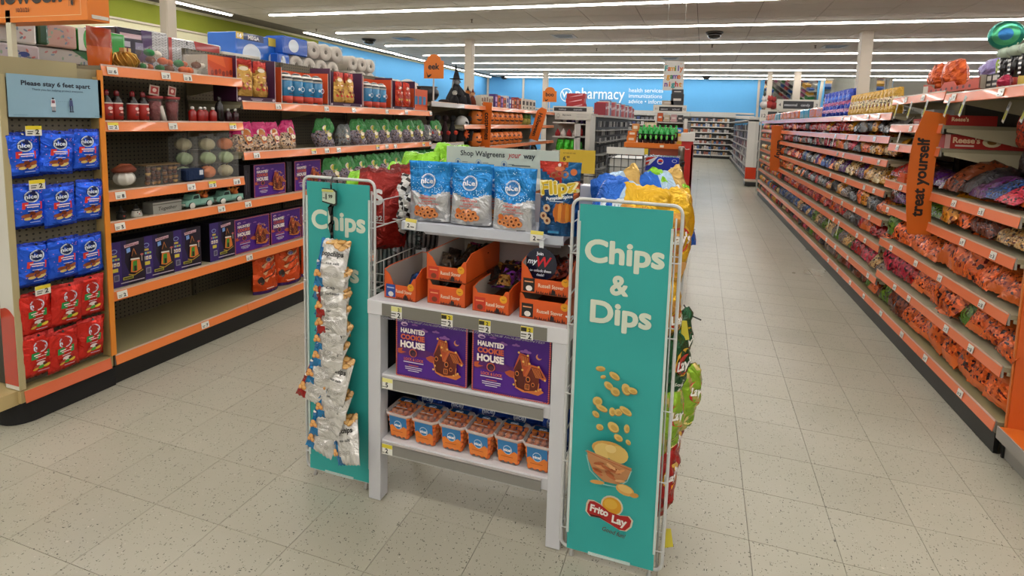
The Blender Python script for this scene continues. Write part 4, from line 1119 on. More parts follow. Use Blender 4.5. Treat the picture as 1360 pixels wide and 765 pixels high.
sk = plush_sack('55585a', '6a6e6c', 34, .16, .19, .1, '77807c', '6c6e70')
n = 0
for i, (y, kd) in enumerate(((3.6, 0), (3.84, 1), (4.04, 0), (4.25, 0), (4.44, 0), (4.66, 0), (4.88, 0), (5.08, 0), (5.28, 1), (5.48, 0))):
    lput(sk if kd else gk, ('silver crinkled bag' if kd else 'green topped clear bag') + ' on the long middle shelf at left, %s from the pink ones' % ORD[i + 1], y, 1.207, .07, -.3, 'green and silver bags on the middle shelf')
for i in range(12):
    lput(gk, 'green bag on the shelf below the long middle shelf, %s from the cookie boxes' % ORD[i + 1], 3.68 + i * .19, .877, .06, -.3 + .1 * (i % 3), 'green bags on the lower middle shelf')
for i in range(7):
    lput(pk, 'orange bag hidden low behind the chips rack, %s one' % ORD[i + 1], 3.8 + i * .22, .507, .06, -.3, 'bags low behind the rack', color=(1, .5, .3, 1))
# silver price rail end at y 5.3 handled by the bay

# ================================================================ PAPER GOODS ON THE REAR TOP
def paper_pack(w_, h_, d_, face, nm, label, cat='paper goods', prints=None, side=None):
    r = thing(nm, label, cat)
    b = MB('gloss'); b.box(-w_ / 2, w_ / 2, 0, d_, 0, h_, face, side=side or face, top='d9d4cc', b=0); b.out('pack', r, bevel=.012)
    if prints:
        b = MB('gloss'); P = Print(b, -.0005); prints(P, w_, h_); b.out('print', r)
    return r
def at(o, y, z, d, group=None):
    o.location = LF(y, d, z); o.rotation_euler = (0, 0, LRZ)
    if group: o['group'] = group
def fl(P, w_, h_):
    rnd = random.Random(8)
    for k in range(22): P.ell(rnd.uniform(-w_ / 2 + .02, w_ / 2 - .02), rnd.uniform(.02, h_ - .02), .01, .005, rnd.choice(['c07a78', '8fa890', '7a8a9a']), 7, rnd.random() * 3, keep=True)
def wave(c1):
    def f(P, w_, h_):
        P.poly([(-w_ / 2, 0), (-w_ / 2, h_ * .75), (-w_ / 4, h_ * .9), (0, h_ * .4), (w_ / 2, h_ * .15), (w_ / 2, 0)], c1)
    return f
def herr(P, w_, h_):
    for i in range(int(w_ / .022)):
        for j in range(int(h_ / .018)):
            x = -w_ / 2 + .012 + i * .022; z = .008 + j * .018; s = 1 if i % 2 else -1
            P.line([(x - .007, z), (x + .007, z + s * .008)], .003, '5b5f63'); P.n -= 1
    P.layer()
def herr_red(P, w_, h_):
    herr(P, w_, h_); P.poly([(-.02, h_), (w_ / 2 - .02, h_ * .97), (w_ / 2 - .02, h_ * .3), (.06, h_ * .5), (.0, h_ * .75)], 'a82018'); P.rect(-w_ / 2, -w_ / 2 + .025, 0, h_, 'b03028')
PGX = .58
G1 = 'paper goods stacked along the rear top shelf'
at(paper_pack(.26, .12, .3, 'b9aeb4', 'tissue_carton', 'pale blue and white tissue carton, lowest at the far left', prints=lambda P, w_, h_: (P.rect(-w_ / 2, w_ / 2, 0, .045, '5a84b8'), P.ell(.06, .07, .024, .014, '3a4f8a', 12), fl(P, w_, h_))), 1.76, 1.667, .42, G1)
at(paper_pack(.24, .15, .3, 'c4c0be', 'tissue_carton', 'white tissue pack with grey print above the blue one', prints=fl), 1.76, 1.79, .42, G1)
at(paper_pack(.05, .14, .3, '1a4a2c', 'tissue_carton', 'narrow dark green pack between white and flowered packs'), 1.92, 1.80, .44, G1)
at(paper_pack(.36, .135, .3, 'c2bcb6', 'tissue_carton', 'white flowered pack with a green corner wave', prints=lambda P, w_, h_: (fl(P, w_, h_), P.poly([(0, h_), (w_ / 2, h_), (w_ / 2, .03), (.08, .08)], '1f6a28'))), 2.13, 1.667, .58, G1)
at(paper_pack(.2, .13, .3, 'c0988c', 'tissue_carton', 'pink tissue pack on top of the flowered pack', prints=fl), 2.05, 1.806, .56, G1)
at(paper_pack(.26, .13, .3, '2f9a38', 'tissue_carton', 'bright green tissue pack with a small white label', prints=lambda P, w_, h_: (P.rect(-w_ / 2, -w_ / 2 + .05, 0, h_, 'd8d4cc'), P.ell(-w_ / 2 + .05, h_ / 2, .025, h_ * .48, '2f9a38'), P.rect(-.03, .03, .06, .09, 'b8d8b0'))), 2.285, 1.806, .56, G1)
at(paper_pack(.22, .32, .3, '262032', 'paper_towel_pack', 'black and purple pack behind the gold pumpkin', prints=lambda P, w_, h_: (P.poly([(.04, h_), (w_ / 2, h_), (w_ / 2, .05), (.0, .1), (.05, .2)], '4a3060'), P.rect(-.09, .04, .255, .285, 'c8a8b0'), P.rect(-.08, -.03, .2, .235, 'b8b4c0'), P.rect(.0, .05, .19, .235, '8f8aa8'), P.poly([(-w_ / 2, .1), (-w_ / 2, 0), (w_ / 2, 0), (.06, .06), (0, .09)], 'b8b0b0'))), 2.50, 1.667, .60, G1)
at(paper_pack(.14, .33, .3, 'c4c4c4', 'paper_towel_pack', 'grey herringbone pack left of the red one', prints=herr), 2.665, 1.667, .62, G1)
at(paper_pack(.42, .31, .3, 'c8c6c6', 'paper_towel_pack', 'large herringbone pack with a red swoosh', prints=herr_red), 2.96, 1.667, .64, G1)
at(paper_pack(.36, .27, .3, 'c9c2b4', 'paper_towel_pack', 'cream paper pack with a round grey emblem', prints=lambda P, w_, h_: (P.ell(-.07, .18, .045, None, '5b6472', 18), P.ell(-.07, .18, .036, None, 'c9c2b4', 18), P.rect(.1, .15, .08, .2, '171a26'))), 3.34, 1.667, .62, G1)
at(paper_pack(.40, .24, .3, '2368c8', 'toilet_paper_pack', 'big blue toilet paper pack marked 16 MEGA above the popcorn carton', prints=lambda P, w_, h_: (P.ell(-.05, .075, .09, .085, 'd2dce6', 20), P.rect(-w_ / 2, -w_ / 2 + .07, .185, h_, 'd8b83a'), P.rect(-.13, .07, .185, h_, '17305c'), P.text('16', -.167, .195, .045, 'ffffff', .03), P.text('MEGA', -.03, .195, .042, 'ffffff', .03), P.rect(.12, w_ / 2, .17, h_, 'd8c040'), P.ell(.155, .06, .035, .05, 'd2dce6', 14))), 3.52, 1.875, .66, G1)
at(paper_pack(.5, .2, .3, 'cfc8ba', 'toilet_paper_pack', 'cream toilet paper pack under the big blue one', prints=lambda P, w_, h_: P.rect(-.2, -.14, .08, .18, '1c1e2a')), 3.56, 1.667, .6, G1)
# blue pack with bare roll ends
def rolls(label, y, z, nx_, nz_, blue, d=.56, R=.062, nm='toilet_paper_pack'):
    r = thing(nm, label, 'paper goods', LF(y, d, z), LRZ, G1)
    L_ = nx_ * R * 2
    for i in range(nx_):
        for j in range(nz_):
            b = MB('matte'); b.T = Matrix.Rotation(PI / 2, 4, 'X')
            b.lathe([(.02, -.1), (R * .97, -.1), (R, -.095), (R, .095), (R * .97, .1), (.02, .1), (.018, .06)], 16, 'd2cabd'); b.ball((0, 0, .0992), .0195, '6b6358', n=10, m=4, sz=.05)
            b.ball((0, 0, .1), .0001, '6b6358', n=4, m=2)
            o = b.out('roll', r); o.location = (-L_ / 2 + R + i * 2 * R, .1, R + j * R * 1.95)
    b = MB('film'); b.box(-L_ / 2 - .004, L_ / 2 + .004, -.004, .2, 0, nz_ * R * 1.97, 'e0dcd4'); b.out('wrapper', r)
    if blue:
        b = MB('gloss'); b.box(-L_ / 2 - blue, -L_ / 2 - .006, -.006, .2, 0, nz_ * R * 1.96, '1f5ac0', b=.01)
        P = Print(b, -.006); P.ell(-L_ / 2 - blue * .6, nz_ * R, blue * .2, nz_ * R * .7, 'd2dce6', 16); b.out('blue_sleeve', r)
    return r
at(paper_pack(.62, .165, .25, 'cbc4b8', 'toilet_paper_pack', 'plain cream pack supporting the blue packs with bare roll ends'), 4.12, 1.667, .6, G1)
at(paper_pack(.56, .125, .25, 'c8c2b8', 'toilet_paper_pack', 'plain cream pack under the two-high stack of rolls'), 4.82, 1.667, .6, G1)
at(paper_pack(1.0, .11, .25, 'c8c2b8', 'toilet_paper_pack', 'long cream pack at the far end of the paper goods'), 5.62, 1.667, .6, G1)
rolls('upper blue pack with bare white roll ends above the blue cups', 4.26, 1.99, 3, 1, .3, .58, .08)
rolls('lower blue pack with bare white roll ends above the blue cups', 4.12, 1.833, 4, 1, .14, .58, .08)
rolls('stack of white rolls beside the blue packs, two high', 4.82, 1.793, 3, 2, 0, .58, .075)
rolls('single row of white rolls above the middle maroon carton', 5.3, 1.778, 4, 1, 0, .58, .07)
rolls('small stack of white rolls behind the farther cups', 5.75, 1.78, 3, 1, 0, .56, .065)
b = MB('matte'); b.T = Matrix.Rotation(.25, 4, 'X') @ Matrix.Rotation(PI / 2, 4, 'Y'); b.lathe([(.02, -.13), (.095, -.13), (.1, -.12), (.1, .12), (.095, .13), (.02, .13)], 18, 'd8d4cc')
rnd = random.Random(3)
o = tag(b.out('paper_towel_roll'), 'fat white paper towel roll lying at the end of the run', 'paper goods', G1); o.location = LF(5.3, .32, 1.80); o.rotation_euler = (0, 0, LRZ + .5)

# ================================================================ WHITE DISPLAY STAND
SX0, SX1, SY0, SY1 = -1.16, -.39, 1.62, 2.0
r = thing('display_stand', 'white wooden display stand with three shelves between the two chip signs', 'display stand', (0, 0, 0))
WH = 'c9c9cc'
for x in (SX0, SX1 - .052):
    for y in (SY0, SY1 - .05):
        b = MB('enamel'); b.box(x, x + .052, y, y + .05, .003, .745 if y == SY0 else 1.24, WH); b.out('leg', r, bevel=.002)
b = MB('enamel'); b.box(SX0 - .003, SX1 + .006, SY0 - .004, SY1, .745, .80, 'd5d4d6'); o = b.out('counter', r, bevel=.003)
b = MB('gloss'); b.box(SX0 + .062, SX1 - .07, SY0 - .0065, SY0 - .004, .748, .793, '76736a'); b.out('label_channel', o)
for nm, x, ye in (('a', SX0 + .125, False), ('b', SX0 + .33, True), ('c', SX0 + .475, True), ('d', SX0 + .63, True)):
    b = MB('gloss'); b.box(-.022, .022, -.0015, 0, -.022, .022, 'e8e6de'); P = Print(b, -.0015)
    P.rect(-.022, .022, .004, .022, 'dcc93a' if ye else 'd9d68a'); 
    if ye: P.rect(-.021, -.001, .005, .019, '2a2410')
    P.text('2', .01, .005, .018, '2a2410', .03); P.text('2', .011, -.018, .026, '2b2b30', .03); P.rect(-.02, .0, -.006, -.002, '55534c'); P.rect(-.02, -.002, -.014, -.011, '55534c')
    t = b.out('price_tag', o); t.location = (x, SY0 - .0066, .767)
def mshelf(z, y0, ch):
    b = MB('enamel'); b.box(SX0 + .05, SX1 - .05, y0, SY1 - .005, z - .018, z, 'd9d8da'); b.box(SX0 + .052, SX1 - .052, y0 - .001, y0 + .01, z - .045, z - .002, 'cfced0')
    o = b.out('shelf', r, bevel=.0015)
    b = MB('gloss'); b.box(SX0 + .058, SX1 - .075, y0 - .012, y0 - .008, z - .047, z - .007, '827f78'); b.box(SX0 + .058, SX1 - .075, y0 - .013, y0 - .001, z - .05, z - .046, 'a5a39c'); b.box(SX0 + .058, SX1 - .075, y0 - .012, y0, z - .009, z - .006, 'b8b6b0'); b.out('label_channel', o)
    b = MB('gloss'); b.box(-.022, .022, -.0015, 0, -.02, .02, 'e9e7dc'); P = Print(b, -.0015); P.rect(-.022, .022, .005, .02, 'e0cf3c' if ch == '2' else 'e6e08a'); P.text('5' if ch == '5' else '2', -.002, -.014, .026, '2b2b30', .03); P.rect(-.02, -.01, -.014, -.011, '55534c')
    t = b.out('price_tag', o); t.location = (SX0 + .085, y0 - .0125, z - .027)
mshelf(.512, SY0 + .01, '5'); mshelf(.25, SY0 + .01, '2')
b = MB('enamel'); b.box(SX0 + .045, SX1 - .045, SY1 - .018, SY1 - .004, .2, 1.19, 'b9adab'); b.out('back_panel', r)
b = MB('enamel'); b.box(SX0 + .03, SX0 + .042, SY0 + .05, SY1 - .05, .24, .74, '15161a'); b.box(SX1 - .042, SX1 - .03, SY0 + .05, SY1 - .05, .24, .74, '15161a'); b.out('side_panel', r)
# header shelf
b = MB('enamel'); b.box(-1.085, -.455, 1.75, 1.98, 1.052, 1.075, 'c9cdd6'); b.prism([(1.742, 1.047), (1.752, 1.047), (1.752, 1.082), (1.742, 1.078)], -1.098, -.448, 'x', 'c2c6cf'); b.prism([(1.742, 1.047), (1.755, 1.035), (1.758, 1.037), (1.752, 1.05)], -1.0, -.46, 'x', 'dfe3ea')
o = b.out('header_shelf', r)
for x, a in ((-1.055, .25), (-.545, .05)):
    b = MB('gloss'); b.box(-.024, .024, -.0015, 0, -.018, .022, 'e8e6de'); P = Print(b, -.0015); P.rect(-.024, .024, .009, .022, 'e0d060'); P.text('2', -.008, -.012, .022, '2b2b30', .03); P.rect(.002, .018, -.01, -.006, '55534c')
    t = b.out('price_tag', o); t.location = (x, 1.738, 1.07); t.rotation_euler = (-.15, a * .3, 0)
# round badge hanging under the header shelf
r = thing('hanging_badge', 'round dark badge with white and red lettering hanging below the top shelf', 'badge', (-.515, 1.70, .985))
b = MB('gloss'); b.prism([(.058 * math.cos(2 * PI * i / 28), .058 * math.sin(2 * PI * i / 28)) for i in range(28)], -.001, .001, 'y', '151b33'); b.box(-.008, .008, 0, .0015, .056, .085, 'd0d4d8'); b.box(-.006, .006, 0, .05, .083, .085, 'd0d4d8'); b.out('disc', r)
b = MB('gloss'); P = Print(b, -.0012); P.text('Join', -.004, .032, .016, 'e8e8ee', .02); P.text('my', -.03, .0, .027, 'e8e8ee', .03, shear=.3); P.text('W', .013, -.008, .05, 'c8202c', .02, shear=.25); P.text('to unlock these', 0, -.027, .0125, 'e8e8ee', .03); P.text('deals!', 0, -.042, .0125, 'e8e8ee', .03); b.out('lettering', r)

# "Shop ... your way" board behind the top shelf
r = thing('board_sign', 'pale green board with shopping message behind the blue pretzel bags', 'sign', (-1.04, 2.0, 1.25))
b = MB('card'); b.box(0, .495, -.004, .004, 0, .115, 'c3cdbf'); b.out('board', r)
b = MB('card'); P = Print(b, -.004); P.text('Shop Walgreens', .165, .078, .031, '1b2126', .02, width=.2); P.text('your', .307, .078, .036, 'c02a2a', .005, shear=.35, width=.058); P.text('way', .372, .078, .031, '1b2126', .02)
for i, x in enumerate((.055, .15, .265)):
    P.ell(x, .05, .013, .015, '6f9fc4', 16, inner=.85); P.ell(x, .05, .006, .007, '3a5c8a', 10); P.rect(x + .02, x + .045, .05, .053, '7c8a86')
P.rect(.3, .38, .046, .05, '3c4644')
b.out('lettering', r)

# pretzel bags on the header shelf
def pretzel_bag():
    b = MB('foil'); W, H = .168, .232
    sf = pillow(b, W, H, .062, lambda u, v: '2486d0' if v > .47 + .035 * math.cos(u * 6.3) else 'c6c7ca', 22, 44, 'foil', flat_bottom=1, wr=.006, seed=41, taper=.06)
    P = Print(b, sf, 'gloss', step=.0005)
    rnd = random.Random(12)
    for i in range(90):
        z = .115 + .105 * rnd.random() ** 1.9; P.ell(rnd.uniform(-.07, .07), z, rnd.uniform(.0009, .0019), None, 'd4e6f4', 5, keep=True)
    P.layer(); P.rect(-.07, .07, .206, .2075, '4a98d0', 8)
    nice_logo(P, .0, .158, .0285, 'e6edf4', '1a72b8')
    P.text('PUMPKIN SPICE', 0, .088, .0095, 'c2453c', .03, width=.066); P.text('FLAVORED', 0, .0765, .0085, 'c2453c', .03, width=.04); P.text('GREEK YOGURT PRETZELS', .004, .068, .007, 'c2453c', .02, width=.082); P.text('Artificially', -.01, .099, .007, 'c2453c', .03)
    P.ell(-.038, .052, .012, .011, 'c8662a', 12); P.poly([(-.04, .062), (-.034, .068), (-.035, .06)], '6a7a30')
    for x, z in ((-.015, .05), (.005, .052), (.024, .046), (-.038, .034), (-.02, .032), (-.002, .028), (.018, .028), (.036, .032), (.012, .042)):
        P.ell(x, z, .0125, .012, 'c9703a', 12); P.ell(x, z, .0105, .010, 'dd8b50', 12); P.ell(x, z, .0045, .0045, '5a2a16', 8)
    P.rect(.03, .06, .008, .011, '4a4c52')
    return tag(b.out('pretzel_bag'), 'x', 'snack bag')
pb = pretzel_bag()
for (x, y, rz, tl, l) in ((-1.005, 1.80, .12, .03, 'blue and silver pretzel bag at the left end of top shelf'), (-.83, 1.80, .04, -.02, 'blue and silver pretzel bag in the middle of the top shelf'), (-.65, 1.785, -.03, .0, 'blue and silver pretzel bag right of the middle, lower than the others')):
    put(pb, l, (x, y, 1.082 if x < -.7 else 1.0775), (tl, 0, rz), 'blue pretzel bags in front', scale=(1.03, 1, 1.0))
for (x, l) in ((-.92, 'left'), (-.745, 'right')): put(pb, 'pretzel bag in the second row, showing through the %s gap' % l, (x, 1.87, 1.082), (0, 0, 0), 'pretzel bags in the second row', scale=(1, 1, .95))
def flip_bag():
    b = MB('foil'); W, H = .152, .262
    def cf(u, v):
        n = noise.noise(Vector((u * 4, v * 6, 3)))
        if v > .9 - .35 * u and u < .55 and v > .72: return 'a82a1c'
        if v > .74: return '1d5f94' if n > -.25 else 'b0522a'
        if v > .5 and (u > .86 or u < .08): return 'c06230'
        return '1a4f80' if n > -.1 else '153a66'
    sf = pillow(b, W, H, .06, cf, 16, 28, 'foil', flat_bottom=1, wr=.007, seed=43, taper=.08)
    P = Print(b, sf, 'gloss', step=.0005)
    for x, z, a in ((.0, .222, .014), (-.02, .215, .012), (.02, .218, .013)): P.ell(x, z, a, a, '8a4a26', 12, inner=.5)
    P.ell(.0, .238, .018, .008, 'c8662c', 10); P.ell(.05, .228, .012, .012, 'c8662c', 10)
    P.text('Flipz', .002, .152, .066, 'f0e8b0', .085, width=.134, rot=.13); P.text('Flipz', .0, .153, .063, 'd2b01c', .04, width=.124, rot=.13)
    P.text('Pumpkin Spice', .004, .132, .016, 'e8ecf0', .03, width=.095, rot=.15); P.rect(-.03, .02, .122, .125, 'c0ccd8')
    P.ell(.022, .085, .038, .036, 'c87018', 18)
    for k in range(-2, 3): P.ell(.022 + k * .013, .085, .007, .034, 'd98828' if k % 2 else 'b85f14', 12)
    P.rect(.02, .025, .115, .125, '3a3a1c')
    for x, z in ((-.04, .098), (-.05, .07), (-.035, .055)): P.ell(x, z, .014, .014, 'c8a884', 10); P.ell(x, z, .006, .006, '6a3018', 8)
    P.rect(-.03, .01, .012, .02, '2a80b0')
    P.ell(.0, .252, .006, None, 'd8d0c8', 8)
    return tag(b.out('pumpkin_spice_bag'), 'tall blue and orange pumpkin spice bag with yellow lettering, right of the pretzel bags', 'snack bag')
o = flip_bag(); o.location = (-.475, 1.775, 1.08); o.rotation_euler = (.02, 0, .05)

# trays of wrapped candy on the counter
def tray(nm, W, D, H, back=1.6, low=.62, blk='c8361c', style=0):
    """open carton tray: low front, sides rise to the back"""
    r = thing('candy_tray', nm, 'box')
    b = MB('card'); t = .003
    oc, ic = 'd9581c', 'b5aaa0'
    hb = H * back
    b.prism([(-W / 2, 0), (W / 2, 0), (W / 2, H * 1.0), (W / 2 - .012, H * .98), (W / 2 - .03, H * low), (-W / 2 + .042, H * low), (-W / 2 + .022, H * 1.05), (-W / 2, H * 1.25)] if style == 0 else [(-W / 2, 0), (W / 2, 0), (W / 2, H), (W / 2 - .015, H), (W / 2 - .025, H * .8), (-W / 2 + .02, H * .8), (-W / 2 + .01, H), (-W / 2, H)], 0, t, 'y', oc)
    for s in (-1, 1):
        x = s * (W / 2 - t / 2)
        hf = H * (1.25 if s < 0 else 1.0) if style == 0 else H
        b.prism([(0, 0), (D, 0), (D, hb), (.04, hb * .98), (0, hf)], x - t / 2, x + t / 2, 'x', oc if style != 2 else '1a1412')
    b.box(-W / 2, W / 2, D - t, D, 0, hb, oc); b.box(-W / 2, W / 2, 0, D, 0, t, '8a4a2a')
    b.box(-W / 2 + t, W / 2 - t, D - t - .001, D - t, t, hb - .002, ic)
    for s in (-1, 1):
        hf = H * (1.25 if s < 0 else 1.0) if style == 0 else H
        x0 = s * (W / 2 - t) - (.0008 if s > 0 else 0)
        b.prism([(t, t), (D - t, t), (D - t, hb - .002), (.04, hb * .98 - .002), (t, hf - .002)], x0, x0 + .0008, 'x', ic)
    b.out('carton', r)
    b = MB('card'); P = Print(b, -.0002, step=.0003)
    P.rect(-W / 2 + .008, -W / 2 + .05, .006, H * .62, blk); P.ell(-W / 2 + .03, H * .2, .012, .01, 'e8e0d8' if blk != 'c8361c' else '7a3418', 10); P.rect(-W / 2 + .013, -W / 2 + .045, H * .45, H * .5, 'b8c0dc' if blk == '1c4696' else 'e89a6a')
    P.text('Russell Stover', .018, H * .3, .019, 'f6e2c8', .01, width=W * .5)
    P.ell(W / 2 - .022, H * .66 if style != 0 else H * .6, .014, None, 'e8a01c', 14)
    P.line([(W / 2 - .028, H * .66), (W / 2 - .023, H * .63), (W / 2 - .017, H * .66)], .0015, '3a1c10')
    rnd = random.Random(9)
    for k in range(7):
        x = -W / 2 + .055 + (W - .07) * k / 7; P.poly([(x, .004), (x + .003, .004 + rnd.uniform(.006, .018)), (x + .007, .006), (x + .012, .012), (x + .013, .004)], '5a1f10')
    P.poly([(.02, .004), (.022, .02), (.026, .026), (.03, .02), (.034, .022), (.036, .004)], '221416')
    b.out('front_print', r)
    return r
trays = []
def place_tray(label, x, y, z, W, D, H, back, low, blk, style, rz=0, cols=(), n=0, fill=.5):
    t = tray(label, W, D, H, back, low, blk, style); t.location = (x, y, z); t.rotation_euler = (0, 0, rz); t['group'] = 'orange candy trays on the counter'
    return t
wc = None
def wrapped():
    b = MB('candy_foil'); pillow(b, .05, .075, .02, lambda u, v: lin('d8d0c8', 1.0), 5, 6, 'candy_foil', wr=.006, seed=51, zig=.002); return tag(b.out('wrapped_candy'), 'x', 'candy')
wc = wrapped()
def fill(desc, x, y, z, W, D, cols, rows=4, per=3, rz=0):
    rnd = random.Random(desc); c = 0
    for j in range(rows):
        for i in range(per):
            c += 1
            dx, dy = -W / 2 + .03 + (W - .06) * (i + .5) / per, .05 + (D - .09) * j / max(1, rows - 1)
            put(wc, 'wrapped candy in %s, %s of row %s' % (desc, ORD[i + 1], ('one', 'two', 'three', 'four', 'five')[j]), (x + dx * math.cos(rz) - dy * math.sin(rz), y + dy * math.cos(rz) + dx * math.sin(rz), z + rnd.uniform(0, .012) + .02), (-1.2 + rnd.uniform(-.3, .3), rnd.uniform(-.5, .5), rnd.uniform(-.7, .7)), 'wrapped candies in %s' % desc, color=lin(rnd.choice(cols)))
ZC = .80
place_tray('nearly empty orange tray with a blue label at the left of the counter', -1.048, 1.655, ZC, .14, .25, .088, 1.35, .62, '1c4696', 0, -.06)
fill('the nearly empty left tray', -1.048, 1.72, ZC - .01, .11, .12, ['2458b8', '2a5ab0', '3a7a4a'], 1, 3)
place_tray('lower orange tray of the stack of two left of centre', -.862, 1.665, ZC, .155, .30, .088, 1.0, .62, 'c8361c', 1, -.02)
place_tray('upper orange tray of the stack of two, full of dark candies', -.86, 1.66, ZC + .092, .162, .30, .08, 1.3, .66, 'c8361c', 0, -.02)
fill('the upper tray of the stack', -.86, 1.67, ZC + .105, .14, .27, ['3a2a22', '241c18', 'a83a6a', '8a6a3a', '50443a'], 5, 3)
fill('the lower tray of the stack', -.862, 1.66, ZC + .03, .12, .05, ['2a1812', '3a1a14'], 1, 3)
place_tray('single orange tray of dark and purple candies right of centre', -.682, 1.655, ZC, .142, .27, .085, 1.15, .88, 'c8361c', 1, -.03)
fill('the single tray right of centre', -.682, 1.665, ZC + .055, .13, .23, ['221c1c', '2c2422', '7a3aa8', 'b08a4a'], 5, 3)
place_tray('lower orange tray with a black label at the right end', -.482, 1.655, ZC, .185, .27, .088, 1.0, .98, '1a1412', 1, -.02)
place_tray('upper orange tray with a black label behind the round badge', -.482, 1.66, ZC + .09, .182, .27, .085, 1.4, .62, '1a1412', 0, -.02)
fill('the upper tray behind the badge', -.482, 1.67, ZC + .105, .15, .24, ['7a2a1c', '9a3a20', '4a1a14', 'a84a2a'], 5, 4)
fill('the gap at the far right of the counter', -.44, 1.86, ZC + .13, .08, .1, ['c8461c', 'b03a1c'], 2, 2)

# cookie house boxes on the middle shelf
for x, l in ((-.907, 'left'), (-.596, 'right')):
    put(cb_, 'large purple cookie house box on the white stand, the %s one' % l, (x, 1.64, .512), (0, 0, 0), 'cookie house boxes on the white stand', scale=(1.02, 1.3, 1.0))

# tubs of cookies on the bottom shelf
def tub():
    r = thing('cookie_tub', 't', 'tub')
    b = MB('film'); hw, hb_ = .05, .04
    def ring(w_, z): 
        c = w_ * .25; return [(-w_ + c, -w_, z), (w_ - c, -w_, z), (w_, -w_ + c, z), (w_, w_ - c, z), (w_ - c, w_, z), (-w_ + c, w_, z), (-w_, w_ - c, z), (-w_, -w_ + c, z)]
    vs = ring(.038, 0) + ring(.05, .092) + ring(.056, .094) + ring(.056, .1)
    fs = [[7, 6, 5, 4, 3, 2, 1, 0]] + [[k * 8 + i, k * 8 + (i + 1) % 8, k * 8 + 8 + (i + 1) % 8, k * 8 + 8 + i] for k in range(3) for i in range(8)]
    b.add(vs, fs, 'd8d0cc'); b.out('tub', r)
    b = MB('film'); b.add(ring(.056, .1) + ring(.046, .112) + ring(.044, .108), [[k * 8 + i, k * 8 + (i + 1) % 8, k * 8 + 8 + (i + 1) % 8, k * 8 + 8 + i] for k in range(2) for i in range(8)] + [list(range(16, 24))], 'e0e0e4'); b.out('lid', r)
    b = MB('translucent'); b.add(ring(.052, .088) + ring(.0575, .094) + ring(.0575, .1) + ring(.054, .101), [[k * 8 + i, k * 8 + (i + 1) % 8, k * 8 + 8 + (i + 1) % 8, k * 8 + 8 + i] for k in range(3) for i in range(8)], 'd8ccc4'); b.out('rim', r)
    b = MB('matte'); rnd = random.Random(6)
    for k in range(5):
        for i in range(4):
            for j in range(4):
                if 0 < i < 3 and 0 < j < 3 and k < 4: continue
                w_ = .031 + .0022 * k
                b.ball((-w_ + i * w_ * .667, -w_ + j * w_ * .667, .012 + k * .0185), .0115, rnd.choice(['e8702a', 'f0802c', 'e06a24', 'ea762c']), n=6, m=4, sz=.85)
    b.out('cookies', r)['kind'] = 'stuff'
    b = MB('gloss'); sl = lambda x, z: -.0385 - z * .13
    P = Print(b, sl, step=.0005)
    P.rect(-.038, .038, .044, .09, '2a78b4'); P.poly([(-.036, .012), (.036, .012), (.038, .048), (.025, .054), (.015, .046), (.0, .05), (-.015, .045), (-.026, .054), (-.038, .047)], 'e8802a')
    P.ell(.0, .056, .017, None, 'cfe0ec', 16); P.ell(0, .056, .015, None, '2a7ab4', 16); P.text('nice!', 0, .051, .015, 'ffffff', .04, width=.028); P.rect(-.025, .02, .03, .032, 'a84a14')
    b.out('front_label', r)
    b = MB('gloss'); P = Print(b, 0, T=Matrix.Translation((0, 0, .113)) @ Matrix.Rotation(-PI / 2, 4, 'X'), step=.0004)
    P.rect(-.036, .036, .002, .036, '14406e'); P.ell(0, .018, .016, .01, 'cfe0ec', 14); P.ell(0, .018, .0145, .0085, '1a5a94', 14); P.text('nice!', 0, .014, .011, 'ffffff', .04, width=.024); P.poly([(-.036, .0), (.036, .0), (.036, .008), (.01, .012), (-.02, .007), (-.036, .012)], 'd9762a'); P.rect(-.025, .03, -.034, -.03, 'd8d8dc', 1)
    b.out('lid_label', r)
    return r
tb = tub()
for k in range(6):
    put(tb, 'clear tub of orange cookies on the bottom shelf, %s from the left' % ORD[k + 1], (-1.045 + .1115 * k, 1.692 - .004 * (k % 2), .25), (0, 0, -.05 + .02 * (k % 3)), 'clear tubs of orange cookies', scale=(1.0, 1.0, 1.08))
# blue bags behind the tubs
b = MB('foil'); sf = pillow(b, .15, .16, .07, lambda u, v: '2048a8' if v > .25 else '142a66', 10, 10, 'foil', flat_bottom=1, wr=.012, seed=47, rnd_top=.1); P = Print(b, sf, 'gloss'); nice_logo(P, 0, .1, .026, 'c8d4e8'); P.rect(-.06, .06, .03, .034, 'a8b0c0')
bb_ = tag(b.out('dark_blue_bag'), 'x', 'snack bag')
for k in range(5): put(bb_, 'dark blue snack bag behind the cookie tubs, %s from the left' % ORD[k + 1], (-1.0 + .132 * k, 1.80, .25), (-.1, 0, .12 * (k % 3 - 1)), 'dark blue snack bags behind the tubs')

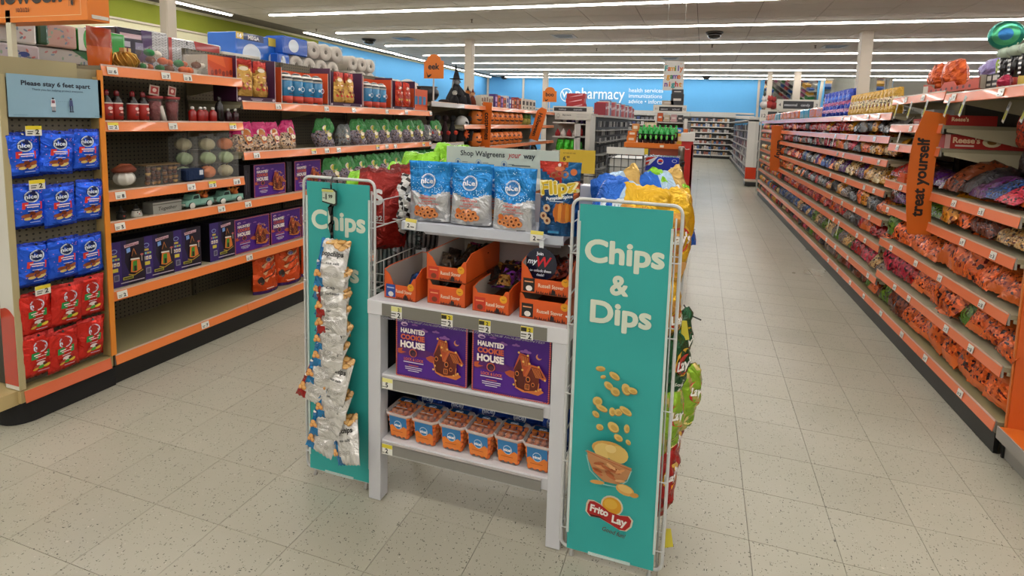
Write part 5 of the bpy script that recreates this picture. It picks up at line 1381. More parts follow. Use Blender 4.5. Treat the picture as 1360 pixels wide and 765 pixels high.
# ================================================================ WIRE CHIP RACKS WITH SIGN PANELS
def rr_path(x0, x1, z0, z1, y, rad, n=5):
    pts = []
    for (cx, cz, a0) in ((x1 - rad, z1 - rad, 0), (x0 + rad, z1 - rad, 90), (x0 + rad, z0 + rad, 180), (x1 - rad, z0 + rad, 270)):
        for k in range(n + 1):
            a = math.radians(a0 + 90 * k / n); pts.append((cx + rad * math.cos(a), y, cz + rad * math.sin(a)))
    return pts
def rack(label, x0, x1, y0, y1, z1):
    r = thing('wire_rack', label, 'rack')
    c = 'c9c9c6'
    b = MB('enamel'); b.path(rr_path(x0, x1, .028, z1, y0 + .006, .028), .0055, 8, c, closed=True); b.path([(x0 + .018, y0 + .012, .03), (x0 + .018, y0 + .012, z1 - .04)], .003, 6, c); b.path([(x1 - .018, y0 + .012, .03), (x1 - .018, y0 + .012, z1 - .04)], .003, 6, c); b.out('front_frame', r)
    b = MB('enamel'); b.path(rr_path(x0, x1, .028, z1, y1, .028), .0055, 8, c, closed=True); b.out('rear_frame', r)
    for k, z in enumerate((.10, .34, .58, .82, 1.06)):
        b = MB('enamel')
        for x in (x0 + .004, x1 - .004):
            b.path([(x, y0, z), (x, y1, z)], .0028, 5, c); b.path([(x, y0, z + .1), (x, y1, z + .1)], .0022, 5, c)
            for i in range(4):
                yy = y0 + (y1 - y0) * (i + .5) / 4
                b.path([(x, yy, z), (x, yy, z + .1)], .0018, 5, c)
        for i in range(7): b.path([(x0, y0 + (y1 - y0) * i / 6, z), (x1, y0 + (y1 - y0) * i / 6, z)], .002, 5, c)
        b.path([(x0 - .012, y0 + .01, z + .02), (x0 + .0, y0 + .012, z + .012), (x0 + .012, y0 + .012, z + .024)], .0028, 6, c)
        b.out('wire_shelf', r)
    for y in (y0 + .006, y1):
        for x in (x0 + .04, x1 - .04):
            b = MB('enamel'); b.lathe([(.008, 0), (.009, .004), (.006, .012), (.005, .024)], 10, 'b0aea8', cx=x, cy=y); b.out('foot', r)
    return r
TEAL = '30a59f'
def sign_panel(label, x0, x1, y, z0, z1, full):
    r = thing('chips_sign', label, 'sign')
    b = MB('card'); b.box(x0, x1, y - .003, y, z0, z1, TEAL); b.out('panel', r)
    b = MB('gloss')
    for x in (x0 - .003, x1 - .004): b.box(x, x + .008, y - .006, y - .003, z0 + .06, z1 - .055, 'c4d2cc')
    b.out('edge_clips', r)
    b = MB('gloss'); b.box(x0 + .075, x1 - .075, y - .006, y - .003, z0 - .002, z0 + .007, 'c4d2cc'); b.out('bottom_clip', r)
    cx = (x0 + x1) / 2
    b = MB('card'); P = Print(b, y - .0032); W_ = x1 - x0
    P.text('Chips', cx + .002, 1.042, .1, 'd3dcc8', .036, width=.245 * W_ / .29)
    P.text('&', cx - .008, .942, .088, 'd3dcc8', .034); P.text('Dips', cx + .0, .845, .1, 'd3dcc8', .036, width=.19 * W_ / .29)
    b.out('lettering', r)
    b = MB('card'); P = Print(b, y - .0032)
    lx, lz = cx - .006, .192
    P.ell(lx + .008, lz + .034, .037, .035, 'd8d0b8', 18)
    def blob(s_, c): P.poly([(lx + a * s_, lz + d * s_) for a, d in ((-.072, .02), (-.066, .034), (-.05, .036), (-.03, .03), (0, .012), (.035, .008), (.062, .012), (.074, .0), (.07, -.022), (.055, -.04), (.035, -.042), (.005, -.03), (-.03, -.018), (-.06, -.02), (-.074, -.006))], c)
    blob(1.08, 'd8d0b8'); P.ell(lx + .008, lz + .034, .032, .03, 'd99a24', 18); P.ell(lx + .004, lz + .04, .022, .018, 'e0ae3c', 14); blob(1.0, 'a81c1c')
    P.poly([(lx - .068, lz - .012), (lx - .03, lz - .012), (lx, lz - .024), (lx - .03, lz - .017), (lx - .058, lz - .018)], '3a1410')
    P.text('Frito', lx - .034, lz - .002, .034, 'ece4dc', .04, width=.062, rot=-.12); P.text('Lay', lx + .034, lz - .022, .036, 'ece4dc', .04, width=.05, rot=-.1)
    P.text('Good fun!', lx + .018, lz - .062, .022, '5c3a30', .01, shear=.2, width=.078, rot=-.12)
    b.out('logo', r)
    # falling chips above a glass bowl
    b = MB('card'); P = Print(b, y - .0032); rnd = random.Random(17)
    chips = [(-.052, .69, .016, .008, .1), (-.042, .665, .009, .005, .3), (-.005, .675, .019, .01, -.5), (-.022, .64, .017, .011, -.6), (.0, .625, .016, .013, -.5), (.035, .64, .014, .019, .4), (.055, .64, .016, .01, -.2), (-.055, .585, .016, .015, .2), (-.04, .565, .02, .009, -.3), (-.058, .542, .013, .009, -.6), (-.005, .562, .01, .014, 0), (.015, .565, .014, .011, .5), (.038, .575, .022, .01, -.5), (-.042, .505, .012, .01, 0), (.002, .515, .02, .015, -.6), (.045, .52, .009, .014, 0), (.02, .485, .015, .01, -.4), (.052, .478, .009, .007, -.6)]
    for x, z, a, c_, ro in chips:
        P.ell(cx + x - .004, z - .003, a, c_, 'a8722c', 12, ro); P.ell(cx + x - .004, z, a, c_, 'd3b464', 12, ro); P.ell(cx + x - .002, z - .002, a * .6, c_ * .55, 'c49c4c', 10, ro)
    bx_, bz = cx - .008, .405
    P.ell(bx_ - .005, bz + .035, .055, .028, 'c99a4c', 16); P.ell(bx_ - .02, bz + .028, .032, .026, 'd8ba6c', 14); P.ell(bx_ + .025, bz + .025, .034, .03, 'd3b060', 14); P.ell(bx_ + .002, bz + .04, .018, .014, 'e0c47c', 12)
    P.poly([(bx_ - .075, bz + .02), (bx_ + .072, bz - .01), (bx_ + .06, bz - .05), (bx_ + .03, bz - .075), (bx_ - .015, bz - .075), (bx_ - .05, bz - .05), (bx_ - .07, bz - .01)], 'c08858')
    for k in range(14): P.ell(bx_ + rnd.uniform(-.04, .045), bz - .03 + rnd.uniform(-.028, .018), .018, .005, rnd.choice(['d8955c', 'b8683c', 'e0a870', 'a85a30']), 8, rnd.uniform(-.6, .6))
    P.line([(bx_ - .078, bz + .022), (bx_ - .03, bz + .01), (bx_ + .074, bz - .012)], .0022, 'b05a30'); P.line([(bx_ - .074, bz + .01), (bx_ - .06, bz - .04), (bx_ - .015, bz - .078), (bx_ + .03, bz - .077), (bx_ + .06, bz - .05), (bx_ + .072, bz - .012)], .003, '8fc0b8')
    P.ell(bx_ - .035, bz - .075, .024, .007, 'd09a50', 12, .1); P.ell(bx_ + .055, bz - .08, .03, .018, 'cf9c50', 12, -.2); P.ell(bx_ + .055, bz - .076, .024, .012, 'dab468', 12, -.2); P.ell(bx_ + .085, bz - .09, .014, .008, 'c08a3c', 10, .2)
    b.out('chips_picture', r)
    return r
rack('left white wire chip rack behind the clip strip', -1.488, -1.165, 1.66, 2.22, 1.238)
sign_panel('teal chips sign half covered by a strip of chip bags, left', -1.462, -1.178, 1.655, .036, 1.222, 0)
rack('right white wire chip rack beside the main aisle', -.388, -.044, 1.615, 2.12, 1.238)
sign_panel('teal chips and dips sign with falling chips, right', -.362, -.071, 1.61, .034, 1.224, 1)

# ================================================================ CLIP STRIP OF CHIP BAGS
CX, CY = -1.335, 1.632
r = thing('clip_strip', 'black plastic clip strip hooked over the left rack with a price card', 'clip strip', (CX, CY, 0))
b = MB('gloss'); b.box(-.006, .006, .004, .007, .28, 1.19, '151517'); b.path([(0, .005, 1.18), (0, .002, 1.22), (0, .012, 1.246), (0, .034, 1.246), (0, .04, 1.21)], .0035, 6, '151517'); b.out('strip', r)
for k in range(13):
    b = MB('gloss'); z = 1.13 - k * .066; b.prism([(-.012, z), (.012, z + .006), (.008, z + .02), (0, z - .03), (-.004, z - .032)], -.002, .004, 'y', '1a1a1c'); b.out('clip', r)
b = MB('gloss'); b.prism([(-.034, 1.15), (.024, 1.138), (.03, 1.145), (.03, 1.195), (.016, 1.203), (-.034, 1.203)], -.006, -.001, 'y', '2a2e2c'); b.prism([(-.032, 1.155), (.022, 1.146), (.026, 1.15), (.026, 1.19), (.013, 1.2), (-.032, 1.2)], -.0075, -.0058, 'y', 'b9c8b4')
P = Print(b, -.0076); P.text('1', -.014, 1.162, .03, '22262a', .03); P.text('99', .006, 1.168, .018, '22262a', .03); P.rect(-.028, -.018, 1.165, 1.168, '444444'); P.rect(-.032, .02, 1.191, 1.199, 'c8c86a'); b.out('price_card', r)
def chip_bag(kind):
    b = MB('foil'); W, H = .125, .18
    sidec = {'sea': '2a86c4', 'red': 'b02a28'}[kind]
    sf = pillow(b, W, H, .05, lambda u, v: (sidec if u < .26 - .1 * v + (.12 if v < .2 else 0) else ('c9a06a' if v > .86 and u > .4 else 'dedcd8')), 14, 16, 'foil', wr=.009, seed=61 if kind == 'sea' else 62, zig=.004)
    P = Print(b, sf, 'gloss', step=.0005)
    for x, z, a, c_, ro in ((-.01, .168, .024, .008, .2), (.02, .16, .02, .014, -.6), (.042, .15, .018, .01, .4), (.03, .172, .016, .008, .1)): P.ell(x, z, a, c_, 'b8803c', 12, ro); P.ell(x, z + .001, a * .85, c_ * .8, 'dcae6c', 12, ro)
    P.text('popchips', .008, .118, .026, '2b2a2c', .035, width=.085); P.rect(-.01, .012, .109, .112, '8a8884')
    P.text('sea salt' if kind == 'sea' else 'barbeque', .018, .088, .014, '3a3c40', .02, width=.05)
    P.ell(-.046, .088, .012, .01, '3a70a0' if kind == 'sea' else '7a1c18', 10); P.ell(-.046, .094, .01, .004, 'e4e0da', 10)
    for x, z, a in ((-.042, .055, .012), (-.03, .047, .011), (-.046, .044, .009)): P.ell(x, z, a, a * .8, 'c8823a', 10); P.ell(x, z + .002, a * .75, a * .55, 'e2a862', 10)
    for k in range(3): P.ell(.0 + k * .019, .05, .0075, None, '6a6864', 12, inner=.85); P.rect(-.004 + k * .019, .004 + k * .019, .048, .0515, '8a8884')
    return tag(b.out('chip_bag'), 'x', 'snack bag')
ca, cb2 = chip_bag('sea'), chip_bag('red')
# (kind, dx, z of bag top, lean y, roll, yaw)
CL = [('s', .005, 1.018, .1, .05, .1), ('s', .03, .93, .06, .35, -.2), ('r', -.005, .90, .16, -.06, .1), ('s', .035, .85, .1, .4, -.3), ('r', .0, .835, .14, -.04, .1), ('s', .03, .79, .1, .35, -.3), ('s', -.004, .765, .16, .0, .05), ('s', .04, .72, .1, .4, -.3), ('s', -.004, .70, .18, .05, .1), ('r', .02, .645, .2, .3, -.25), ('s', -.02, .62, .18, .15, .1), ('s', .035, .57, .12, .1, -.2), ('r', -.03, .55, .16, .35, .1), ('s', -.005, .50, .22, -.05, .1), ('s', .03, .445, .12, .2, -.2), ('s', -.012, .42, .22, .1, .1), ('s', -.0, .345, .16, .3, .0), ('s', .045, .33, .15, -.35, -.2)]
rnd = random.Random(77)
for i, (k, dx, zt, ly, ro, ya) in enumerate(CL):
    H = .185
    M = Matrix.Translation((CX + .03 + dx, CY - .010, zt)) @ Matrix.Rotation(ya, 4, 'Z') @ Matrix.Rotation(ro, 4, 'Y') @ Matrix.Rotation(-.24 - .2 * (ly - .13), 4, 'X') @ Matrix.Translation((0, 0, -H))
    nm = 'white %s chip bag, %s from the top of the clip strip' % ('red edged' if k == 'r' else 'blue edged', ORD[i + 1])
    o = put(ca if k == 's' else cb2, nm, M.to_translation(), M.to_euler(), 'chip bags on the clip strip')

# ================================================================ BAGS IN THE RACKS
def big_bag(nm, cf, prints, seed, W=.2, H=.3, D=.1):
    b = MB('foil'); sf = pillow(b, W, H, D, cf, 14, 18, 'foil', wr=.015, seed=seed, zig=.004, rnd_top=.2)
    P = Print(b, sf, 'gloss', step=.0007)
    if prints: prints(P)
    return tag(b.out(nm), 'x', 'snack bag')
red_bag = big_bag('corn_chip_bag', lambda u, v: '8f1f16' if v < .93 else '6a1712', lambda P: (P.text('S', -.02, .19, .08, 'd8d4d0', .06), P.text('32', -.02, .12, .03, 'c8c4c0', .03), P.poly([(-.08, .25), (.08, .28), (.08, .26), (-.08, .23)], 'b84a20')), 71, .2, .34, .1)
sil = big_bag('silver_bag', lambda u, v: '8d8c8c' if (u * 7) % 1 > .3 else '343436', lambda P: P.text('PEOPLE', 0, .06, .04, '26262a', .03, rot=1.57), 72, .14, .3, .08)
grn = big_bag('green_chip_bag', lambda u, v: '7fbf22' if v > .12 else '5a9418', lambda P: (P.ell(0, .17, .06, .03, 'd8e0a0', 14), P.ell(.02, .1, .03, .02, '3a6a14', 10)), 73, .2, .3, .1)
whb = big_bag('black_white_bag', lambda u, v: 'c4c2be' if (v * 6 + u * 3) % 1 > .4 else '2a2a2a', None, 74, .2, .26, .1)
yel = big_bag('yellow_chip_bag', lambda u, v: 'dfae1f' if v > .75 or u > .6 else ('c98f3c' if v > .3 else 'd8a41c'), lambda P: (P.ell(0, .16, .055, .05, 'd8a41c', 16), P.ell(0, .16, .048, .042, 'b3201c', 16), P.text("Lay's", 0, .15, .05, 'f0ece4', .04), P.ell(.02, .06, .04, .03, 'd99a44', 12)), 75, .19, .32, .12)
blu = big_bag('blue_chip_bag', lambda u, v: '1f62c4' if v < .55 or u < .4 else ('c9a45c' if u > .72 else 'a9c4dc'), lambda P: (P.text('Ruffles', 0, .2, .05, 'e6ecf2', .05, rot=.3), P.ell(.03, .1, .045, .03, 'b88a3c', 12)), 76, .22, .3, .12)
lgn = big_bag('dark_green_chip_bag', lambda u, v: '17522e' if v > .1 else 'c8a04a', lambda P: (P.ell(0, .2, .06, .05, 'd8a41c', 16), P.ell(0, .195, .055, .035, 'b3201c', 16), P.text("Lay's", 0, .18, .05, 'f0ece4', .04), P.text('Sour Cream', 0, .12, .018, 'e8e4dc', .02), P.text('& Onion', 0, .1, .018, 'e8e4dc', .02), P.ell(0, .05, .06, .03, 'd8b060', 12)), 77, .2, .3, .1)
lim = big_bag('lime_chip_bag', lambda u, v: '8fb82c' if (u + v) % .5 > .12 else 'c9b46a', lambda P: (P.ell(0, .2, .055, .045, 'b3201c', 16), P.text("Lay's", 0, .185, .045, 'f0ece4', .04), P.ell(.01, .08, .05, .03, 'd9c070', 12)), 78, .19, .28, .1)
redl = big_bag('red_chip_bag', lambda u, v: 'a81c18' if v > .2 or u < .4 else 'c8843c', lambda P: (P.ell(0, .2, .055, .045, 'd8a41c', 14), P.text("Lay's", 0, .185, .05, 'f0ece4', .04), P.ell(0, .06, .05, .035, '8a4a2a', 12)), 79, .2, .3, .1)
def rackbag(p, label, x, y, z, lean, face, roll=0, grp=None, s=1):
    M = Matrix.Translation((x, y, z)) @ Matrix.Rotation(face, 4, 'Z') @ Matrix.Rotation(roll, 4, 'Y') @ Matrix.Rotation(lean, 4, 'X')
    return put(p, label, M.to_translation(), M.to_euler(), grp, scale=s)
# left rack: bags face left and right of the rack
rackbag(red_bag, 'dark red corn chip bag leaning out of the left rack, front one', -1.25, 1.84, .93, -.15, .75, .0, 'red bags in the left rack')
rackbag(red_bag, 'dark red corn chip bag leaning out of the left rack, one behind', -1.20, 2.02, .94, -.1, .5, -.1, 'red bags in the left rack')
rackbag(sil, 'tall silver bag hanging at the right of the red bags', -1.13, 1.95, .92, 0, .5, .08, 'silver bags in the left rack')
for k, (x, y) in enumerate(((-1.25, 1.9), (-1.2, 2.02), (-1.14, 2.14), (-1.24, 2.16))):
    rackbag(sil, 'dark striped silver bag low in the left rack, %s one' % ORD[k + 1], x, y, .70 - .02 * k, 0, .3, .05 * k, 'silver bags in the left rack')
for k, (x, y, z, ro) in enumerate(((-1.42, 1.85, .97, .9), (-1.36, 1.98, 1.0, 1.1), (-1.30, 2.1, 1.05, .9), (-1.22, 2.22, 1.09, 1.0))):
    rackbag(grn, 'bright green chip bag lying on top of the left rack, %s from the front' % ORD[k + 1], x + .06, y, z, -.5, .4, ro - .9, 'green bags on the left rack')
rackbag(whb, 'black and white bag on top of the left rack', -1.27, 1.86, 1.0, -.3, .3, .4)
for k in range(3): rackbag(whb, 'black and white bag inside the left rack, %s shelf from the bottom' % ORD[k + 1], -1.33, 1.88, .12 + .24 * k, 0, .1, 0, 'black and white bags inside the left rack', .8)
# right rack
rackbag(blu, 'crumpled blue and tan chip bag at the left top of the right rack', -.30, 1.75, 1.0, -.1, -.1, .25, 'blue chip bags on the right rack', 1.0)
rackbag(blu, 'blue chip bag in the second row behind the yellow one', -.21, 1.9, 1.02, -.1, .2, -.35, 'blue chip bags on the right rack')
rackbag(blu, 'blue chip bag behind the large yellow bag, right rack', -.09, 1.95, 1.02, -.1, .5, -.2, 'blue chip bags on the right rack')
rackbag(yel, 'orange-yellow chip bag in the middle of the right rack', -.215, 1.72, .965, -.1, .1, .15, 'yellow chip bags on the right rack')
rackbag(yel, 'large yellow chip bag bulging past the corner of the right rack', -.105, 1.80, .935, .0, .75, .05, 'yellow chip bags on the right rack', 1.05)
rackbag(grn, 'lime green chip bag sticking up in the right rack', -.235, 1.90, 1.03, -.1, .2, .5)
rackbag(yel, 'yellow chip bag on the second level of the right rack, facing the aisle', -.09, 1.78, .70, 0, 1.2, 0, 'yellow chip bags on the right rack', .8)
rackbag(lgn, 'dark green chip bag facing the aisle, nearer one', -.075, 1.76, .52, .12, 1.15, 0, 'dark green bags in the right rack', .92)
rackbag(lgn, 'dark green chip bag facing the aisle, farther one', -.07, 1.9, .54, .12, 1.15, 0, 'dark green bags in the right rack', .92)
rackbag(lim, 'lime and tan chip bag facing the aisle, nearer one', -.08, 1.73, .36, .12, 1.1, 0, 'lime bags in the right rack', .9)
rackbag(lim, 'lime and tan chip bag facing the aisle, farther one', -.035, 1.87, .37, .12, 1.1, .15, 'lime bags in the right rack', .9)
rackbag(redl, 'red chip bag low in the right rack, nearer one', -.085, 1.74, .13, .1, 1.1, 0, 'red bags in the right rack', .9)
rackbag(redl, 'red chip bag low in the right rack, farther one', -.08, 1.9, .15, .1, 1.1, 0, 'red bags in the right rack', .9)
b = MB('gloss'); b.prism([(-.012, 0), (.018, .005), (.006, .07), (-.01, .07)], -.001, .001, 'y', 'd8c83a'); yt = tag(b.out('price_flag'), 'x', 'price tag')
put(yt, 'small yellow price flag at the foot of the right rack', (-.03, 1.70, .05), (0, 0, .3), 'yellow price flags'); put(yt, 'small yellow price flag on the side of the right rack, below the yellow bags', (-.02, 1.76, .76), (0, 0, .3), 'yellow price flags')
b = MB('gloss'); b.path([(-.02, 0, 0), (.04, 0, -.005), (.085, 0, -.02)], .003, 5, '2c2c2e'); b.path([(.04, 0, .0), (.02, 0, .03)], .003, 5, '2c2c2e')
o = tag(b.out('shelf_peg'), 'short dark wire arm sticking out of the right rack over the aisle', 'hook'); o.location = (-.05, 1.95, .79)

# ================================================================ CANDY ON THE RIGHT RUN
def candy_pouch(seed, W=.15, H=.2, D=.075, style=0):
    b = MB('candy_foil')
    solid = lin('e6e0dc', 0.0); win = lin('e0cfc0', 1.0); dark = lin('6a3a44', 0.2)
    def cf(u, v):
        if style == 0: return solid if v > .74 or v < .08 or (abs(u - .5) < .2 and .4 < v < .74) else win
        if style == 1: return solid if v > .55 + .2 * math.sin(u * 5) else win
        if style == 2: return solid if .3 < v < .8 else win
        return win if v < .9 else dark
    sf = pillow(b, W, H, D, cf, 8, 9, 'candy_foil', wr=.014, seed=seed, zig=.003, rnd_top=.15)
    P = Print(b, sf, 'gloss', step=.0007)
    if style == 0: P.ell(0, H * .6, W * .3, H * .1, '3a1c22', 10); P.ell(0, H * .61, W * .2, H * .05, 'c8b8a8', 8)
    elif style == 1: P.ell(.01, H * .72, W * .3, H * .09, 'b8281c', 10); P.rect(-W * .2, W * .24, H * .7, H * .74, 'f0e6dc')
    elif style == 2: P.ell(0, H * .6, W * .34, H * .1, '26201f', 10); P.rect(-W * .2, W * .2, H * .58, H * .62, 'e0b040'); P.rect(-.03, .03, H * .42, H * .45, 'f0ece8')
    return tag(b.out('candy_bag'), 'x', 'candy bag')
CP = [candy_pouch(101, style=0), candy_pouch(102, style=1), candy_pouch(103, style=2), candy_pouch(104, style=3)]
OR, RD, BK, GD, PU, BL, PK2, GN, SV, CR, BR = 'f07830', 'b8221c', '2c282c', 'd89a1c', '5a2a7a', '2a56a8', 'c83a5c', '5a8a2c', '8a8a8c', 'd8c08a', '7a3c1c'
LN = {OR: 'orange', RD: 'red', BK: 'black', GD: 'golden', PU: 'purple', BL: 'blue', PK2: 'pinkish red', GN: 'green', SV: 'silver', CR: 'cream', BR: 'brown'}
LEV = ['lowest shelf', 'second shelf up', 'third shelf up', 'fourth shelf up', 'fifth shelf up', 'sixth shelf up', 'seventh shelf up']
BAYN_ = ['nearest right bay', 'second right bay', 'third right bay', 'fourth right bay', 'fifth right bay', 'sixth right bay', 'seventh right bay', 'eighth right bay', 'ninth right bay', 'tenth right bay', 'eleventh right bay']
rnd = random.Random(5)
def rbag(bay_i, lev, idx, u, d, z, proto, col, tilt, sc=1.0, yaw=0.0):
    c = lin(col); rr = rnd.uniform(.85, 1.15)
    c = tuple(min(1, v * rr) for v in c[:3]) + (1,)
    lab = '%s candy bag, %s in the %s, %s from near end' % (LN[col], LEV[lev], BAYN_[bay_i], ORD[idx])
    M = Matrix.Translation(RF(u, d, z)) @ Matrix.Rotation(RRZ + yaw, 4, 'Z') @ Matrix.Rotation(tilt, 4, 'X')
    put(proto, lab, M.to_translation(), M.to_euler(), '%s candy bags, %s, %s' % (LN[col], LEV[lev], BAYN_[bay_i]), color=c, scale=sc)
def row(bay_i, lev, z, cols, n, tilt=-.75, h=.2, protos=(0, 1, 2, 3), two=False, d=.035, u0=None, u1=None):
    a = U[bay_i] if u0 is None else u0; e = U[bay_i + 1] if u1 is None else u1
    for i in range(n):
        u = a + (e - a) * (i + .5) / n
        col = cols[int(i * len(cols) / n)]
        pr = CP[protos[int(i * len(protos) / n) % len(protos)]]
        sc = (e - a) / n / .15 * 1.32; h *= 1.16
        rbag(bay_i, lev, i + 1, u, d + rnd.uniform(-.01, .015), z + .03 + rnd.uniform(0, .012), pr, col, tilt + rnd.uniform(-.12, .12), (sc, h / .2, h / .2), rnd.uniform(-.18, .18))
# nearest two bays, as in the photograph
row(0, 0, .155, [OR], 5, -.5, .23, (0, 0)); row(0, 1, .42, [OR, OR, OR, GN, OR, OR], 6, -.8, .17, (1, 0, 1)); row(0, 2, .67, [OR], 6, -.75, .2, (0, 3, 0)); row(0, 3, .93, [CR, BR, BR, OR, GD], 6, -.95, .17, (3, 3, 1)); row(0, 4, 1.12, [OR, PK2, BL, PU, BK, BR], 6, -1.1, .13, (1, 3, 2))
row(1, 0, .155, [OR, OR, BR, GN], 6, -.8, .18, (0, 1, 3)); row(1, 1, .42, [OR, OR, RD, PK2, PK2, PK2], 6, -.75, .19, (0, 1, 1)); row(1, 2, .67, [OR, OR, OR, GN], 6, -.8, .18, (0, 1)); row(1, 3, .93, [GN, RD, RD, PU, BR], 6, -.95, .16, (2, 3)); row(1, 4, 1.12, [PU, BK, OR, RD], 5, -1.1, .13, (1, 3))
for k in range(0): pass
PLAN = {
 2: [[BR, OR, GN, BR, BR, BK], [SV, CR, PK2, PK2, RD, PK2], [OR, RD, RD, OR, RD, BK], [GD, OR, BK, SV, GD, OR], [CR, GD, CR, CR, GD, PU], [GD, CR, GD, CR, OR, GD], [SV, SV, BK, GD, BK, SV]],
 3: [[RD, BR, GN, BR, SV, SV], [GN, CR, SV, GN, SV, CR], [BK, SV, RD, OR, RD, OR], [BK, BK, SV, GD, CR, BK], [BR, CR, CR, PU, CR, BR], [BK, PK2, RD, SV, OR, GD], [BK, SV, GD, RD, RD, RD]],
 4: [[BR, BK, RD, RD, BR, GN], [CR, GN, SV, CR, GN, SV], [RD, RD, OR, RD, RD, OR], [GD, RD, BK, SV, SV, RD], [OR, PU, BL, BL, OR, PU], [PK2, SV, PK2, RD, SV, PK2], [RD, RD, GD, RD, PK2, RD]],
 5: [[BK, RD, PK2, BR, BK, RD], [BL, CR, BL, BL, SV, CR], [RD, RD, OR, RD, RD, RD], [BK, SV, RD, BK, OR, BK], [OR, SV, BK, SV, BL, SV], [SV, PK2, BK, SV, RD, SV], [RD, PK2, RD, RD, BK, RD]],
 6: [[RD, PK2, BK, RD, BR, PK2], [BL, BL, SV, BL, BL, BL], [RD, OR, RD, RD, RD, OR], [GD, OR, GD, BK, OR, GD], [OR, RD, OR, OR, RD, OR], [BR, OR, SV, PU, BK, RD], [RD, RD, PK2, RD, OR, RD]],
 7: [[RD, CR, PK2, BK, RD, BK], [BL, SV, BL, BL, SV, BL], [RD, OR, RD, BK, PU, RD], [OR, GD, OR, GD, OR, GD], [CR, OR, PK2, SV, OR, CR], [PU, RD, SV, PK2, SV, PU], [RD, PK2, RD, SV, PK2, RD]]}
for bi, lv in PLAN.items():
    for li, cols in enumerate(lv):
        n = 6 if li not in (1, 4) else 6
        row(bi, li, LC_[li], cols, n, -.85 if li < 5 else -.7, .165 if li not in (5, 6) else .15, (li % 4, (li + bi) % 4))
# farthest bays: too small to tell the bags apart
b = MB('candy_foil')
for bi in range(8, len(U) - 1):
    for li in range(7):
        for i in range(6):
            u = U[bi] + .868 * (i + .5) / 6
            p = Vector(RF(u, .05, LC_[li] + .06)); c = lin(rnd.choice([RD, OR, BL if li == 1 else PK2, CR, BK, GD]), .7)
            b.ball(tuple(p), .07, c, n=7, m=4, sx=.6, sy=.95, sz=.75)
o = b.out('far_candy_bags'); tag(o, 'mixed small candy bags filling the farthest bays of the right run', 'candy bags', None, 'stuff')

# ---- standing goods on top of the right run
def rput(p, label, u, z, d=.05, rot=0.0, group=None, color=None, scale=None, tilt=0.0):
    return put(p, label, RF(u, d, z), (tilt, 0, RRZ + rot), group, color, scale)
b = MB('candy_foil'); c1 = lin('c99a2c', .15); c2 = lin('d8c8a0', 1.0)
sf = pillow(b, .11, .2, .08, lambda u, v: c1 if v > .7 or v < .35 else c2, 8, 12, 'candy_foil', flat_bottom=1, wr=.012, seed=111, rnd_top=.15); P = Print(b, sf); P.poly([(-.03, .14), (.035, .165), (.03, .13), (-.03, .11)], 'b8501c'); P.ell(.0, .08, .03, .03, 'c9a83c', 10); P.ell(.01, .07, .015, .015, '7a3a1c', 8)
ys_ = tag(b.out('gummy_bag'), 'x', 'candy bag')
for k in range(13): rput(ys_, 'upright yellow candy bag on top of the right run, %s from its near end' % ORD[k + 1], 1.87 + k * .092, 1.627, .05, .5, 'upright yellow candy bags')
b = MB('foil'); sf = pillow(b, .15, .3, .08, lambda u, v: '1c38a0', 8, 12, 'foil', flat_bottom=1, wr=.012, seed=112, rnd_top=.1); P = Print(b, sf); P.text('LOVERS', 0, .05, .05, 'd8a0b8', .05, width=.13); P.text('Pops', 0, .14, .06, 'c86a90', .05, width=.11, rot=.2); P.ell(0, .22, .03, .02, '3a66c8', 10)
bl_ = tag(b.out('lollipop_bag'), 'x', 'candy bag')
for k in range(7): rput(bl_, 'tall blue lollipop bag on top of the right run, %s from its near end' % ORD[k + 1], 3.13 + k * .155, 1.627, .05, .35, 'tall blue lollipop bags', scale=(1, 1, .92))
def tin(u0, u1, c, label, smile):
    r = thing('pumpkin_face_tin', label, 'bucket', RF((u0 + u1) / 2, .03, 1.627), RRZ, 'pumpkin face pails on the right run'); W = u1 - u0
    b = MB('gloss'); n = max(1, round(W / .34)); w_ = W / n
    for i in range(n): b.box(-W / 2 + i * w_ + .004, -W / 2 + (i + 1) * w_ - .004, 0, .16, 0, .135, c, b=.02)
    b.out('pail', r)
    if smile:
        b = MB('card'); P = Print(b, -.0006)
        for i in range(n):
            cx = -W / 2 + (i + .5) * w_
            for x, z in ((-.06, .1), (.0, .105), (.06, .1), (-.08, .04), (-.03, .03), (.03, .03), (.08, .04)): P.poly([(cx + x - .016, z - .01), (cx + x + .016, z - .01), (cx + x, z + .012)], '3a1a10')
        b.out('face', r)
tin(4.2, 4.95, 'd9621c', 'orange pumpkin face pails nearest on the right run top', 1)
tin(4.98, 5.6, '1f7f96', 'teal plain pail between the orange pails', 0)
tin(5.65, 7.4, 'd9621c', 'row of orange pumpkin face pails on the right run top', 1)
tin(7.45, 8.1, '1f7f96', 'small teal pail near the far end of the right run', 0)
tin(8.15, 9.3, 'd9621c', 'orange pumpkin face pails at the far end of the right run', 1)
